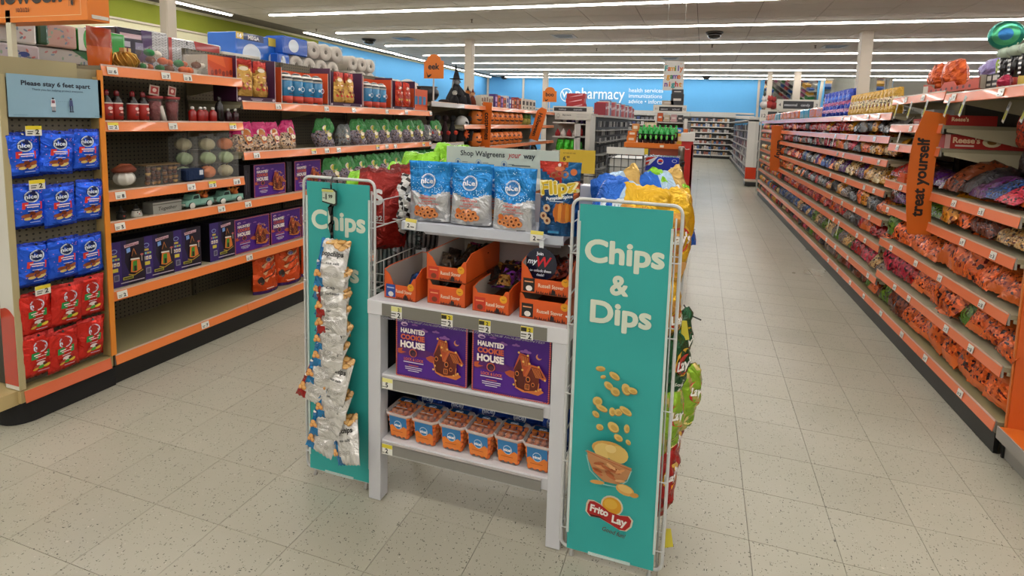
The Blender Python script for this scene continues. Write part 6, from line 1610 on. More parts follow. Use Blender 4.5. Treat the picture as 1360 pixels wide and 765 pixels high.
# near top shelf: orange trays, pouches, lollipop tubes
r = thing('orange_tray', 'orange display tray with bat cut-outs on the near top shelf at right', 'box', RF(1.0, .03, 1.737), RRZ)
b = MB('card'); b.prism([(-.36, 0), (.36, 0), (.36, .06), (.25, .055), (.2, .03), (.1, .03), (.06, .06), (-.06, .06), (-.1, .03), (-.2, .03), (-.25, .055), (-.36, .07)], 0, .005, 'y', 'c8421c'); b.box(-.36, .36, .25, .255, 0, .08, 'b03a18'); b.box(-.36, -.355, 0, .25, 0, .07, 'b8ac9c'); b.box(.355, .36, 0, .25, 0, .07, 'b8ac9c'); b.out('tray', r)
b = MB('card'); P = Print(b, -.0006)
for k in range(9): P.ell(-.3 + k * .07, .018, .014, .01, '5a1c14', 8, keep=True)
P.rect(-.355, -.28, .01, .055, 'd8cfc0'); b.out('front_print', r)
opb = big_bag('orange_foil_bag', lambda u, v: 'c8561c' if (u * 3 + v * 2) % 1 > .3 else 'a83e18', None, 121, .2, .2, .12)
for u, l, ya in ((1.2, 'right', .2), (1.42, 'left', -.2)): rput(opb, 'shiny orange foil bag on the near right top shelf, the %s one' % l, u, 1.75, .14, ya, 'orange foil bags')
lil = big_bag('lilac_bag', lambda u, v: '9a8ac0', lambda P: P.ell(0, .1, .05, .04, '5a4a80', 12), 122, .2, .14, .1); rput(lil, 'lilac round bag on the near right top shelf', .8, 1.77, .16)
gr2 = big_bag('green_candy_bag', lambda u, v: '8aa02c' if u < .7 else 'c8c8c0', None, 123, .1, .13, .05); rput(gr2, 'small green pouch leaning beside the lilac bag', .62, 1.76, .14, .4, tilt=.2)
def carton(nm, label, u, z, d, W, D, H, c, rot=0, prints=None, cat='box', grp=None):
    b = MB('card'); b.box(-W / 2, W / 2, 0, D, 0, H, c, top='a89a88')
    if prints: prints(Print(b, 0, step=.0006))
    o = tag(b.out(nm), label, cat, grp); o.location = RF(u, d, z); o.rotation_euler = (0, 0, RRZ + rot); return o
for k in range(4): carton('small_carton', 'small black and white carton on the near right top shelf, %s from the left' % ORD[4 - k], .50 + k * .055, 1.737, .06, .05, .1, .07, '2a2426', 0, lambda P: (P.rect(-.02, .02, .035, .06, 'd8d0c8'), P.rect(-.02, .02, .008, .02, 'c8c0b8')), grp='small black and white cartons')
for k, (u, c, tc, ty) in enumerate(((.50, 'd8621c', 'orange', 1), (.41, 'b83a2c', 'red', 0), (.32, 'c9a84a', 'tan', 1))):
    r = thing('lollipop_tube', 'tall black tube with %s base and round pale top, near right shelf' % tc, 'candy tube', RF(u, .07, 1.717), RRZ, 'tall black candy tubes')
    b = MB('gloss'); b.lathe([(.022, 0), (.024, .004), (.024, .05), (.022, .055)], 12, c); b.out('base', r)
    b = MB('gloss'); b.lathe([(.022, .055), (.022, .16)], 12, '1c1a1e', cols=['1c1a1e']); P = Print(b, -.0225); 
    for q in range(4): P.rect(-.012, .012, .065 + q * .023, .075 + q * .023, 'c8c0b8')
    b.out('tube', r)
    b = MB('gloss'); pumpkin_mb(b, (0, 0, .185), .038, 'b4c4b0', .8, 'a9c0a4', 16); b.m = ['gloss'] * len(b.m); b.out('round_top', r)
r = thing('foil_balloon', 'round teal and green foil balloon above the pale topped tubes', 'balloon', RF(.52, .07, 1.88), RRZ + 1.1)
b = MB('metal'); b.T = Matrix.Translation((0, 0, .115)) @ Matrix.Rotation(PI / 2, 4, 'X')
b.lathe([(.001, -.045), (.03, -.042), (.055, -.03), (.07, -.012), (.074, 0), (.07, .012), (.055, .03), (.03, .042), (.001, .045)], 22, '4aa890', cols=['3a7ab8', '5ac0a0', '3a7ab8', '6ab8a0', '4aa890', '2f8a7a', '58b88a', '3a7ab8']); b.out('balloon', r)
b = MB('gloss'); b.path([(0, 0, -.2), (0, 0, .045)], .003, 6, 'd8d8d4'); b.out('stick', r)
pkb = big_bag('pink_foil_bag', lambda u, v: 'b02a4a', None, 124, .1, .08, .06); rput(pkb, 'small crumpled pink foil bag between the tubes', .37, 1.72, .02, scale=.75)
carton('brown_carton', 'tall brown carton standing at the near right corner of top shelf', .15, 1.717, .06, .1, .12, .22, '7a3c1c')
# red boxes on the upper shelves between the bays
def red_box(label, u, z, W, D, H, txt):
    r = thing('red_candy_box', label, 'box', RF(u, .03, z), RRZ, 'long red candy boxes')
    b = MB('card'); b.box(-W / 2, W / 2, 0, D, 0, H, 'a8201c', top='8a1a18', side='b0241c'); b.out('carton', r)
    b = MB('card'); P = Print(b, 0, T=Matrix.Translation((W / 2, D / 2, 0)) @ Matrix.Rotation(PI / 2, 4, 'Z'), step=.0006)
    P.text("Reese's", -D * .22, H * .42, H * .55, 'ecc8a0', .04, width=D * .34)
    if txt: P.rect(-D * .36, -D * .12, H * .16, H * .28, 'e0c8b8'); P.ell(D * .1, H * .5, D * .12, H * .34, 'd8c8a0', 14); P.ell(D * .1, H * .5, D * .06, H * .16, '9a6a2c', 12); P.rect(D * .34, D * .48, H * .25, H * .8, 'c8605a'); P.rect(-D * .5, -D * .43, 0, H, 'd8a8a0')
    b.out('side_print', r)
    return r
red_box('long red candy box with yellow lettering on the lower high shelf', 1.09, 1.397, .24, .40, .085, 1)
red_box('long red candy box on the upper high shelf behind the orange banner', 1.12, 1.537, .28, .26, .06, 0)
carton('orange_gum_carton', 'flat orange carton behind the purple bags of the nearest bay', .75, 1.122, .2, .5, .1, .08, 'c8461c')
carton('small_red_carton', 'small red carton left of the orange banner on the high shelf', 1.55, 1.537, .08, .12, .1, .045, 'b83a34', 0, lambda P: P.rect(-.04, .04, .012, .03, 'd8a8a0'))
carton('small_red_carton', 'small orange box at the edge of the fifth shelf left of banner', 1.62, 1.122, .04, .14, .1, .07, 'c8501f')
carton('white_blue_carton', 'white carton with blue stripes below the near right top shelf', 1.5, 1.6, .12, .2, .12, .045, 'd0d4d4', 0, lambda P: (P.rect(-.08, .04, .025, .033, '2a78b0'), P.rect(-.08, .04, .01, .018, '2a78b0')))
# hanging strips of candy on the peg side of the nearest bay
for k, (u, z, c) in enumerate(((.72, 1.42, 'c8461c'), (.66, 1.22, '2a2224'), (.4, 1.3, '3a1c28'))):
    pb_ = clone(CP[3], ('orange', 'black', 'dark purple')[k] + ' pouch hanging on a peg at the back of the nearest bay', RF(u, .3, z), (0, 0, RRZ), 'pouches hanging on pegs', lin(c), (.6, .8, 1.0))
# angled shelf talkers (yellow and white flags)
b = MB('gloss'); b.T = Matrix.Rotation(.5, 4, 'Y'); b.box(-.011, .011, -.002, 0, -.12, 0, 'd8d6c8'); P = Print(b, -.0022); P.rect(-.009, .009, -.105, -.05, 'c9c44a'); P.text('2', 0, -.035, .02, '2a2a2a', .02)
st_ = tag(b.out('shelf_flag'), 'x', 'price tag')
b = MB('gloss'); b.T = Matrix.Rotation(.5, 4, 'Y'); b.box(-.011, .011, -.002, 0, -.09, 0, 'd2d0c8')
st2 = tag(b.out('shelf_flag'), 'x', 'price tag')
for k, u in enumerate((.62, .80)): rput(st_, 'yellow striped price flag under the near right top shelf, %s from the near end' % ORD[k + 1], u, 1.69, -.03, 0, 'price flags under the near right top shelf')
for k, u in enumerate((1.1, 1.35, 1.6)): rput(st_, 'price flag under the near right top shelf, %s left of the shelf joint' % ORD[k + 1], u, 1.69, -.03, 0, 'price flags under the near right top shelf')
for k, (u, z) in enumerate(((1.5, 1.49), (3.3, 1.4), (3.5, 1.4), (3.7, 1.4), (5.3, 1.4), (3.2, .56), (2.85, .56))): rput(st_ if z < .6 else st2, 'small price flag hanging on the right run, %s of the scattered ones' % ORD[k + 1], u, z, -.03, 0, 'scattered price flags on the right run')
for k, (u, d) in enumerate(((.35, .12), (.55, .14))): rput(st_, 'dim price flag deep under the near right top shelf, %s one' % ('right', 'left')[k], u, 1.66, d, 0, 'dim price flags')

# orange banners, standing out from the shelves across the run
def banner(label, u, outline, txt, sz, tpos, frame='R', y=None, rot=PI / 2, tcol='1c0f0a'):
    """outline in (d, z): d is measured from the shelf edge into the shelf"""
    loc = RF(u, 0, 0) if frame == 'R' else LF(y, 0, 0)
    r = thing('orange_banner', label, 'sign', loc, math.atan2(RN.y, RN.x) if frame == 'R' else 0)
    b = MB('card'); b.prism(outline, 0, .003, 'y', 'd2640f'); o = b.out('panel', r)
    b = MB('card'); P = Print(b, 0, step=.001); P.text(txt, tpos[0], tpos[1], sz, '1c0f0a', .035, 'c', 0, None, rot); b.out('lettering', r)
    return r
banner('large orange banner reading treat yourself, bowed out from the right run', .98, [(-.113, .86), (-.13, .99), (-.141, 1.12), (-.143, 1.25), (-.138, 1.38), (-.122, 1.49), (-.083, 1.621), (.048, 1.601), (.02, 1.5), (.004, 1.41), (-.002, 1.29), (-.002, 1.15), (.004, 1.0), (.014, .865), (.0, .856), (-.1, .852)], 'treat yourself', .088, (-.045, 1.21))
banner('far narrow orange banner reading candy on the right run', 6.9, [(-.144, .76), (-.161, 1.53), (-.007, 1.53), (.013, .75)], 'candy', .14, (-.05, 1.12), rot=-PI / 2)
banner('orange banner reading costumes in front of the pumpkin pails at left', 0, [(-.07, 1.06), (-.035, 1.72), (.105, 1.71), (.08, 1.06)], 'costumes', .1, (.0, 1.38), 'L', 6.78, -PI / 2)
banner('slanted orange banner at the far end of the pumpkin pails', 0, [(-.02, 1.16), (.06, 1.45), (.12, 1.66), (.2, 1.72), (.3, 1.68), (.26, 1.5), (.2, 1.3), (.15, 1.12)], 'Halloween', .1, (.1, 1.42), 'L', 8.8, -PI / 2 - .3)

# orange endcap panel at the right edge of the view
r = thing('orange_endcap', 'orange endcap panel and base at the near end of the right run', 'shelving', (0, 0, 0))
a0 = Vector(RF(.05, .0, 0)); rz = RRZ
b = MB('enamel'); b.box(-.018, .0, .035, .6, .14, 1.16, 'c9571a'); b.box(-.018, -.008, .03, .035, .14, 1.16, 'd87a3a'); o = b.out('side_panel', r); o.location = a0; o.rotation_euler = (0, 0, rz)
for x, z in ((.05, .0),): pass
b = MB('enamel'); b.box(.0, .55, .0, .6, .115, .145, 'c9601c'); b.box(.0, .55, -.006, .0, .09, .148, '9a958c'); o = b.out('base_deck', r); o.location = a0; o.rotation_euler = (0, 0, rz)
b = MB('enamel'); b.box(.01, .55, .03, .6, .002, .115, '8f8c84'); b.box(.0, .012, .02, .6, .002, .12, '0f0e0d'); o = b.out('base_kick', r); o.location = a0; o.rotation_euler = (0, 0, rz)
b = MB('gloss'); b.path([(.0, .1, .52), (.03, .08, .505), (.06, .08, .52), (.062, .08, .54)], .006, 6, 'd8d4cc'); o = b.out('white_hook', r); o.location = a0; o.rotation_euler = (0, 0, rz)

# ================================================================ FAR HALLOWEEN GOODS OF THE LEFT RUN
def goblet_figure():
    r = thing('witch_figure', 'black witch figure with tall bent hat and grey face on the far left run', 'figurine', LF(6.12, .12, 1.66), LRZ)
    b = MB('cloth'); b.lathe([(.15, 0), (.13, .08), (.08, .18), (.045, .24), (.03, .26)], 14, '17151a', lobes=7, lobe=.2); b.path([(-.05, -.02, .2), (-.13, -.06, .12), (-.1, -.12, .1)], [.03, .025, .015], 7, '1a171c'); b.path([(.05, -.02, .2), (.13, -.05, .14), (.12, -.12, .12)], [.03, .025, .015], 7, '1a171c'); b.out('robe', r)
    b = MB('matte'); b.ball((0, -.01, .285), .04, '8d8f93', n=12, m=8, sz=1.15); b.path([(0, -.045, .29), (0, -.07, .275)], [.01, .004], 6, '8d8f93'); b.ball((-.014, -.045, .298), .006, '1a1014'); b.ball((.014, -.045, .298), .006, '1a1014'); b.out('head', r)
    b = MB('cloth')
    for k in range(9): a = PI * (k / 8); b.path([(.035 * math.cos(a), .02 + .015 * math.sin(a), .31), (.055 * math.cos(a), .03 + .02 * math.sin(a), .2)], [.012, .004], 5, '9a9ca0')
    b.out('hair', r)
    b = MB('cloth'); b.lathe([(.085, .315), (.088, .322), (.045, .325), (.035, .37), (.02, .42)], 14, '121014'); b.path([(0, 0, .41), (-.02, 0, .45), (-.012, 0, .48), (-.03, 0, .51)], [.02, .014, .009, .003], 7, '121014'); b.out('hat', r)
goblet_figure()
r = thing('cauldron', 'round black cauldron on the far left run past the orange carton', 'cauldron', LF(5.45, .16, 1.66), LRZ)
b = MB('enamel'); b.lathe([(.05, .0), (.11, .03), (.14, .08), (.135, .13), (.11, .155), (.125, .17), (.12, .175), (.1, .165), (.09, .12)], 20, '16161a'); b.out('pot', r)
b = MB('enamel'); b.path([(.12, 0, .15), (.15, 0, .13), (.14, 0, .09)], .008, 6, '16161a'); b.path([(-.12, 0, .15), (-.15, 0, .13), (-.14, 0, .09)], .008, 6, '16161a'); b.out('handles', r)
b = MB('cloth'); b.ball((0, 0, .02), .04, '2a1a18', n=8, m=5, sx=2, sz=.6); o = tag(b.out('toy_rat'), 'small dark critter lying beside the cauldron', 'figurine'); o.location = LF(5.72, .08, 1.66)
def small_doll(label, y, c1, c2, h, d=.1):
    r = thing('costume_doll', label, 'figurine', LF(y, d, 1.66), LRZ, 'costumed dolls beside the witch')
    b = MB('cloth'); b.lathe([(.06, 0), (.05, .06), (.025, h * .6), (.015, h * .65)], 10, c1, lobes=5, lobe=.2); b.out('body', r)
    b = MB('matte'); b.ball((0, 0, h * .78), .032, c2, n=10, m=6); b.ball((-.01, -.028, h * .8), .005, '151010'); b.ball((.01, -.028, h * .8), .005, '151010'); b.out('head', r)
    b = MB('cloth'); b.lathe([(.045, h * .88), (.02, h * .9), (.002, h * 1.15)], 10, c1); b.out('hat', r)
small_doll('small black doll with orange hat left of the far tissue rows', 6.42, '1a161a', 'c8742c', .22); small_doll('small brown and orange doll beside the black witch', 6.58, '6a2c18', 'd8a070', .2); small_doll('small dark red doll right of the orange one', 6.72, '3a1416', 'c89078', .18, .2); small_doll('tiny black doll in front of the witch', 5.92, '141216', 'd8d4cc', .17, .04)
def goods(nm, label_fn, cat, items, grp, frame=LF, rz=LRZ):
    """row of small boxes: (position along, depth, z, w, d, h, colour, accent)"""
    for i, (s, d, z, w_, dd, h_, c, ac) in enumerate(items):
        b = MB('card'); b.box(-w_ / 2, w_ / 2, 0, dd, 0, h_, c)
        if ac: P = Print(b, 0); P.rect(-w_ * .35, w_ * .35, h_ * .45, h_ * .8, ac); P.ell(0, h_ * .22, w_ * .22, h_ * .12, ac, 8)
        o = tag(b.out(nm), label_fn(i), cat, grp); o.location = frame(s, d, z); o.rotation_euler = (0, 0, rz)
rnd = random.Random(21)
goods('candle_carton', lambda i: 'pale striped carton on the far left run top, %s from the dolls' % ORD[i + 1], 'box', [(6.86 + .09 * i, .08, 1.66, .075, .1, .15 + .01 * (i % 3), 'c8bfae', '7a5a48') for i in range(5)], 'pale striped cartons')
goods('party_carton', lambda i: '%s party carton on the far left run top, %s past the pale ones' % (('purple', 'orange', 'purple', 'orange', 'white', 'blue', 'red', 'orange', 'dark red', 'orange')[i], ORD[i + 1]), 'box', [(7.38 + .12 * i, .08, 1.66, .1, .1, .2 - .012 * (i % 4), ('4a2470', 'd8661c', '54287a', 'd2601c', 'd0ccd0', '2a4aa0', 'a8241c', 'd06a2c', '7a1c2c', 'cf5e1c')[i], ('c89ad0', '3a1c10', 'b07ac0', '2a1a18', '5a4a90', 'd8d4d8', 'e0c0b0', '1c1614', 'd8a090', '1c1614')[i]) for i in range(10)], 'party cartons on the far left run')
goods('sign_carton', lambda i: 'black and white striped board on the far left run end, %s one' % ORD[i + 1], 'box', [(8.75 + .2 * i, .12, 1.66, .16, .05, .2, 'd0c8bc', '221c1c') for i in range(4)], 'striped boards at the run end')
# pumpkin pails, two shelves
def pail():
    r = thing('pumpkin_pail', 'p', 'pail')
    b = MB('gloss'); prof = [(.055, 0), (.09, .03), (.105, .09), (.1, .15), (.075, .19), (.07, .195)]; b.lathe(prof, 24, 'f08238', lobes=8, lobe=.08); b.out('body', r)
    b = MB('card'); sfp = lambda x, z: -math.sqrt(max(.0001, .107 ** 2 - x * x)) * (.97 if .05 < z < .15 else .93)
    P = Print(b, sfp, step=.001)
    for s_ in (-1, 1): P.poly([(s_ * .018, .12), (s_ * .05, .125), (s_ * .036, .155)][::s_], '1c110c')
    P.poly([(-.05, .075), (-.03, .06), (0, .053), (.03, .06), (.05, .075), (.03, .085), (.012, .075), (0, .085), (-.012, .075), (-.03, .085)], '1c110c'); P.poly([(-.008, .1), (.008, .1), (0, .113)], '1c110c'); b.out('face', r)
    b = MB('gloss'); b.path([(-.075, 0, .19), (-.06, 0, .225), (0, 0, .24), (.06, 0, .225), (.075, 0, .19)], .004, 5, '17120f'); b.out('handle', r)
    return r
pl = pail()
c = 0
for lev, z in (('upper', 1.397), ('lower', 1.092)):
    for k in range(9):
        y = 6.70 + k * .215
        put(pl, 'orange jack-o-lantern pail on the %s far left shelf, %s from the costumes banner' % (lev, ORD[k + 1]), LF(y, .11, z), (0, 0, LRZ - .5), 'orange jack-o-lantern pails', scale=1.0)
small = MB('cloth'); small.ball((0, 0, .07), .075, 'a89a48', n=10, m=6, sz=1.0); small.ball((0, -.03, .15), .05, '5a7a3a', n=10, m=6)
sm_ = tag(small.out('plush_toy'), 'x', 'plush toy')
for k in range(2): put(sm_, 'yellow-green plush toy at the end of the upper pail shelf, %s one' % ('left', 'right')[k], LF(8.68 + .2 * k, .1, 1.397), (0, 0, LRZ), 'plush toys by the pails')
# hanging figure with white mask face, dark dolls around it
r = thing('mask_figure', 'black figure with a round white scowling face beside the pumpkin pails', 'figurine', LF(6.25, .1, 1.175), LRZ)
b = MB('cloth'); b.lathe([(.09, 0), (.07, .08), (.04, .14), (.02, .16)], 12, '1c191c', lobes=5, lobe=.2); b.out('body', r)
b = MB('matte'); b.ball((0, 0, .24), .095, 'c8c6c2', n=16, m=10, sz=1.05); b.out('head', r)
b = MB('matte'); sfm = lambda x, z: -math.sqrt(max(.0001, .097 ** 2 - x * x - (z - .24) ** 2)) - .002
P = Print(b, sfm, step=.001); P.ell(-.035, .25, .024, .015, '151114', 10, -.4); P.ell(.035, .25, .024, .015, '151114', 10, .4); P.rect(-.035, .035, .192, .197, '151114', 4); b.out('face', r)
b = MB('cloth'); 
for k in range(7): a = k * .9; b.path([(0, -.05, .1), (.07 * math.cos(a), -.08, .1 + .06 * math.sin(a))], [.025, .006], 5, 'c8521f')
b.out('collar', r)
for k, (y, c1, c2) in enumerate(((5.42, '241a1e', 'a82c24'), (5.62, '1a1a1e', '6a2020'), (5.82, '2a1618', 'b0302a'), (6.02, '17171a', 'c8402c'), (6.5, '1a1618', '3a3a3a'))):
    r = thing('dark_doll', 'dark costumed doll on the grey railed shelf, %s from the green bags' % ORD[k + 1], 'figurine', LF(y, .12, 1.175), LRZ, 'dark dolls on the grey railed shelf')
    b = MB('cloth'); b.lathe([(.06, 0), (.07, .1), (.03, .22), (.02, .26)], 9, c1, lobes=3, lobe=.3); b.out('body', r)
    b = MB('cloth'); b.ball((0, -.01, .3), .04, c1, n=9, m=6); b.ball((0, -.05, .12), .03, c2, n=7, m=4); b.out('head', r)
# lower shelves of the far run: dark mixed toys
for lev, z in ((0, .5), (1, .8)):
    for k in range(12):
        c = rnd.choice(['3a2a2c', '6a2420', '2c3a2a', '4a3a5a', 'a85020'])
        put(gk if k % 2 else pk, 'mixed dark party bag on the %s far left shelf, %s one along' % (('lowest', 'second')[lev], ORD[k + 1]), LF(5.35 + k * .36, .1, z), (0, 0, LRZ - .3), 'mixed bags low on the far left run', color=lin(c))

def arch_sign(label, txt, y, d, z, W, H, bat=True):
    r = thing('arch_sign', label, 'sign', (LX + .0, y, z), 0)
    pts = [(0, 0), (W, 0), (W, H * .72)] + [(W * .86, H * .74)] + [(W / 2 + W * .36 * math.cos(a), H * .74 + H * .26 * math.sin(a)) for a in [PI * i / 8 for i in range(1, 8)]] + [(W * .14, H * .74), (0, H * .72)]
    b = MB('card'); b.prism(pts, 0, .004, 'y', 'e0761a'); b.out('panel', r)
    b = MB('card'); P = Print(b, 0, step=.001); P.text(txt, W / 2, H * .38, W * .38, '17110f', .03, 'c')
    P.poly([(W * .12, H * .3), (W * .22, H * .12), (W * .3, H * .16), (W * .42, H * .18), (W * .3, H * .06), (W * .2, H * .02)], '17110f')
    P.rect(W * .1, W * .9, H * .03, H * .035, 'f4b070')
    b.out('lettering', r)
    b = MB('enamel'); b.box(W * .45, W * .52, .004, .01, z * 0 - (z - 1.66), .05, 'd0c8c0'); b.out('stem', r)
arch_sign('orange arched sign reading eek above the black cauldron', 'eek', 5.1, 0, 1.90, .237, .26)
arch_sign('orange arched sign reading boo at the far end of left run', 'boo', 9.5, 0, 1.84, .27, .28)

# ================================================================ MIDDLE DISTANCE
# yellow sale sign on a black wire rack behind the stand
def S(y, x5, z5):   # helper: nothing but plain arithmetic for similar placing
    return x5 * y / 5, 1.4843 - (1.4843 - z5) * y / 5
r = thing('yellow_sign', 'yellow price sign on a black wire rack behind the stand', 'sign', (-.973, 3.6, 1.12))
b = MB('card'); b.box(0, .258, -.004, 0, 0, .166, 'c9a82c'); b.out('panel', r)
b = MB('card'); P = Print(b, -.004); P.text('BUY ONE GET ONE', .07, .135, .012, '5a4a18', .02, width=.09); P.text('6', .035, .085, .045, '3a3018', .03); P.text('99', .062, .103, .022, '3a3018', .03); P.rect(.12, .15, .03, .034, '5a4a18'); b.out('lettering', r)
r = thing('wire_cart', 'black wire basket cart with a white board behind the right rack', 'cart', (-.735, 4.2, 0))
b = MB('enamel')
for x in [i * .0575 for i in range(6)]: b.path([(x, 0, .78), (x, 0, 1.26)], .0035, 5, '17171a'); b.path([(x, .45, .78), (x, .45, 1.26)], .0035, 5, '17171a')
for z in [.80, .92, 1.03, 1.13, 1.2]: b.path([(0, 0, z), (.29, 0, z), (.29, .45, z), (0, .45, z)], .0035, 5, '17171a', closed=True)
for x in (.0, .29):
    for y in (0, .45): b.path([(x, y, .02), (x, y, 1.26)], .008, 6, '17171a')
b.out('basket', r)
b = MB('card'); b.box(-.005, .295, -.012, -.004, 1.235, 1.29, 'd4d4ce'); b.out('white_header', r)
b = MB('card')
b.box(.02, .27, .02, .43, .8, 1.2, 'b9b9b4'); b.out('cartons', r)
b = MB('enamel')
for x in (0, .29): b.lathe([(.03, 0), (.03, .02)], 10, '17171a', cx=x)
b.out('casters', r)
r = thing('black_rack', 'black wire rack with dark packets behind the yellow sign', 'rack', (-.97, 3.62, 0))
b = MB('enamel')
for x in (0, .13, .26): b.path([(x, 0, .02), (x, 0, 1.14)], .006, 5, '17171a')
for z in (.3, .6, .85, 1.0, 1.1): b.path([(0, 0, z), (.26, 0, z), (.26, .3, z), (0, .3, z)], .004, 5, '17171a', closed=True)
b.out('wire_frame', r)
b = MB('gloss'); 
for k in range(4): b.box(.02 + k * .06, .07 + k * .06, .05, .2, .86, 1.02, ('1c1c20', '2a2a30', '17171c', '24202a')[k])
b.out('packets', r)['kind'] = 'stuff'
# blue soda cases
def case():
    r = thing('soda_case', 'c', 'case'); W, D, H = .315, .26, .125
    b = MB('gloss'); b.box(-W / 2, W / 2, 0, D, 0, H, '1c2f9c', top='16267c', side='18288a'); b.out('carton', r, bevel=.003)
    b = MB('gloss'); P = Print(b, -.0005); P.poly([(-W / 2, H), (-.02, H), (-.09, .05), (-W / 2, .03)], 'c8ccd8'); P.poly([(-W / 2, H * .9), (-.04, H), (-.07, H * .85), (-W / 2, .07)], 'b8281f'); P.poly([(-W / 2, .06), (-.09, .085), (-.1, .06), (-W / 2, .035)], 'b8281f')
    P.ell(.0, .085, .027, None, 'd0d4e0', 14); P.ell(.002, .09, .02, .014, 'b8281f', 12); P.ell(-.002, .076, .018, .008, '1c2f9c', 10); P.ell(.12, .095, .022, .014, 'c0c8e8', 10, inner=.8); P.rect(.09, .11, .03, .04, 'c0c8e8'); P.ell(.125, .035, .014, None, 'c0c8e8', 10, inner=.8)
    b.out('front_print', r); return r
sc_ = case()
for k in range(9): put(sc_, 'blue soda case, %s from the bottom of the stack behind right rack' % ORD[k + 1], (-.34, 4.6, .075 + .1255 * k), (0, 0, .03 * ((k * 2) % 3 - 1)), 'stacked blue soda cases')
b = MB('enamel'); b.box(-.52, -.16, 4.55, 4.9, 0, .075, '5a4634'); tag(b.out('pallet_base'), 'low brown base under the stack of blue soda cases', 'base')
# tall thermos-like canister and red stand
r = thing('red_stand', 'tall red stand with a pale top tray beside the main aisle', 'display stand', (-.245, 6.6, 0))
b = MB('enamel'); b.box(0, .14, 0, .02, .02, 1.29, 'b01f1a'); b.box(.12, .14, .0, .4, .02, 1.25, 'a81c18'); b.box(0, .14, .02, .35, .02, .25, 'b01f1a'); b.out('frame', r)
b = MB('enamel'); b.box(-.01, .15, -.02, .38, 1.29, 1.39, 'd0ccc4'); b.out('top_tray', r)
b = MB('gloss'); P = Print(b, -.001); P.line([(.02, 1.22), (.06, 1.19), (.1, 1.195)], .008, 'd8d0cc'); b.out('print', r)
r = thing('canister', 'brown and black canister hanging beside the red stand', 'canister', (-.225, 6.2, .86))
b = MB('metal'); b.lathe([(.035, 0), (.04, .01), (.04, .14), (.036, .15)], 14, '7a6450'); b.out('base', r)
b = MB('gloss'); b.lathe([(.044, .15), (.046, .2), (.042, .21)], 14, '17171a'); b.out('collar', r)
b = MB('metal'); b.lathe([(.036, .21), (.036, .37), (.03, .38)], 14, '8d857c'); b.out('body', r)
b = MB('enamel'); b.box(-.2, -.19, 6.24, 6.26, 0, 1.25, '2a1c18'); tag(b.out('support_post'), 'thin dark post behind the brown canister', 'post')
# orange display island with green bottles
r = thing('orange_island', 'orange topped display island with green bottles in mid distance', 'display', (-.98, 7.0, 0))
b = MB('enamel'); b.box(0, .80, 0, .6, .1, 1.17, '8a3a1c'); b.out('body', r)
b = MB('enamel'); b.box(-.02, .82, -.03, .6, 1.17, 1.235, 'd8701c'); b.out('tray_edge', r)
b = MB('card'); P = Print(b, -.032); P.rect(.05, .3, 1.08, 1.16, 'd8c02c'); P.rect(.45, .5, 1.185, 1.215, 'e8e0d0'); b.out('labels', r)
def drink():
    r = thing('green_bottle', 'g', 'bottle')
    b = MB('gloss'); b.lathe([(.03, 0), (.033, .01), (.033, .12), (.03, .15), (.014, .19)], 12, '1f9a3c', cols=['17151a', '17151a', '1f9a3c', '1f9a3c']); b.out('bottle', r)
    b = MB('gloss'); b.lathe([(.015, .19), (.015, .21), (.001, .212)], 10, '2ab04a'); b.out('cap', r)
    b = MB('gloss'); P = Print(b, -.0335); P.ell(0, .08, .014, .03, '6ad05a', 10); b.out('label', r); return r
gd = drink()
for k in range(7):
    for j in range(2): put(gd, 'green bottle on the orange island, %s from the left in the %s row' % (ORD[k + 1], ('front', 'back')[j]), (-.80 + k * .07 + .035 * j, 7.05 + .08 * j, 1.235 + .03 * j), (0, 0, 0), 'green bottles on the orange island')
for k, (x, z, w_, h_, c) in enumerate(((-.93, 1.235, .12, .08, 'd87a1c'), (-.92, 1.315, .12, .07, 'd2701c'), (-.88, 1.385, .09, .1, 'cf8a4a'), (-.28, 1.235, .1, .14, 'd8b43a'), (-.31, 1.375, .1, .07, '3a7ac0'), (-.22, 1.235, .05, .2, 'd86a1c'), (-.70, 1.45, .16, .06, 'c8b898'))):
    b = MB('card'); b.box(-w_ / 2, w_ / 2, 0, .1, 0, h_, c); P = Print(b, 0); P.rect(-w_ * .3, w_ * .3, h_ * .3, h_ * .7, 'e8d8c0')
    o = tag(b.out('island_box'), 'small box on the orange island, %s counted from the left' % ORD[k + 1], 'box', 'boxes on the orange island'); o.location = (x, 7.12 if k != 6 else 7.3, z)
b = MB('card'); b.box(-.78, -.36, 7.25, 7.45, 1.235, 1.45, '8a6a3a'); tag(b.out('riser_carton'), 'tan riser carton behind the green bottles', 'box')

# second run in the middle distance (front end faces the camera)
r = thing('gondola_run', 'grey shelving run with pegged packs behind the boo sign', 'shelving', (0, 0, 0))
b = MB('enamel'); b.box(-3.1, -2.19, 10.8, 16, .02, 1.62, '4a4a4c'); b.out('core', r)
b = MB('enamel'); b.box(-3.1, -2.8, 10.3, 10.8, .02, 1.6, '8a8680'); b.box(-2.26, -2.17, 10.25, 10.8, .02, 1.62, 'cfcbc2'); b.out('end_panel', r)
for k, z in enumerate((.3, .6, .9, 1.17, 1.42)):
    b = MB('enamel'); b.box(-2.8, -2.26, 10.3, 10.8, z, z + .025, 'b8b4ac'); b.out('end_shelf', r)
    b = MB('enamel'); b.box(-2.19, -2.02, 10.85, 15.98, z - .12, z - .1, '9a9894'); b.out('side_shelf', r)
b = MB('enamel'); b.box(-2.25, -2.0, 10.8, 16, 1.6, 1.64, 'b0aca4'); b.box(-3.1, -2.19, 10.4, 16, 1.62, 1.66, 'b0aca4'); b.out('top_shelf', r)
r = thing('aisle_header', 'white aisle header with dark name bars over the middle run', 'sign', (-2.95, 10.24, 0))
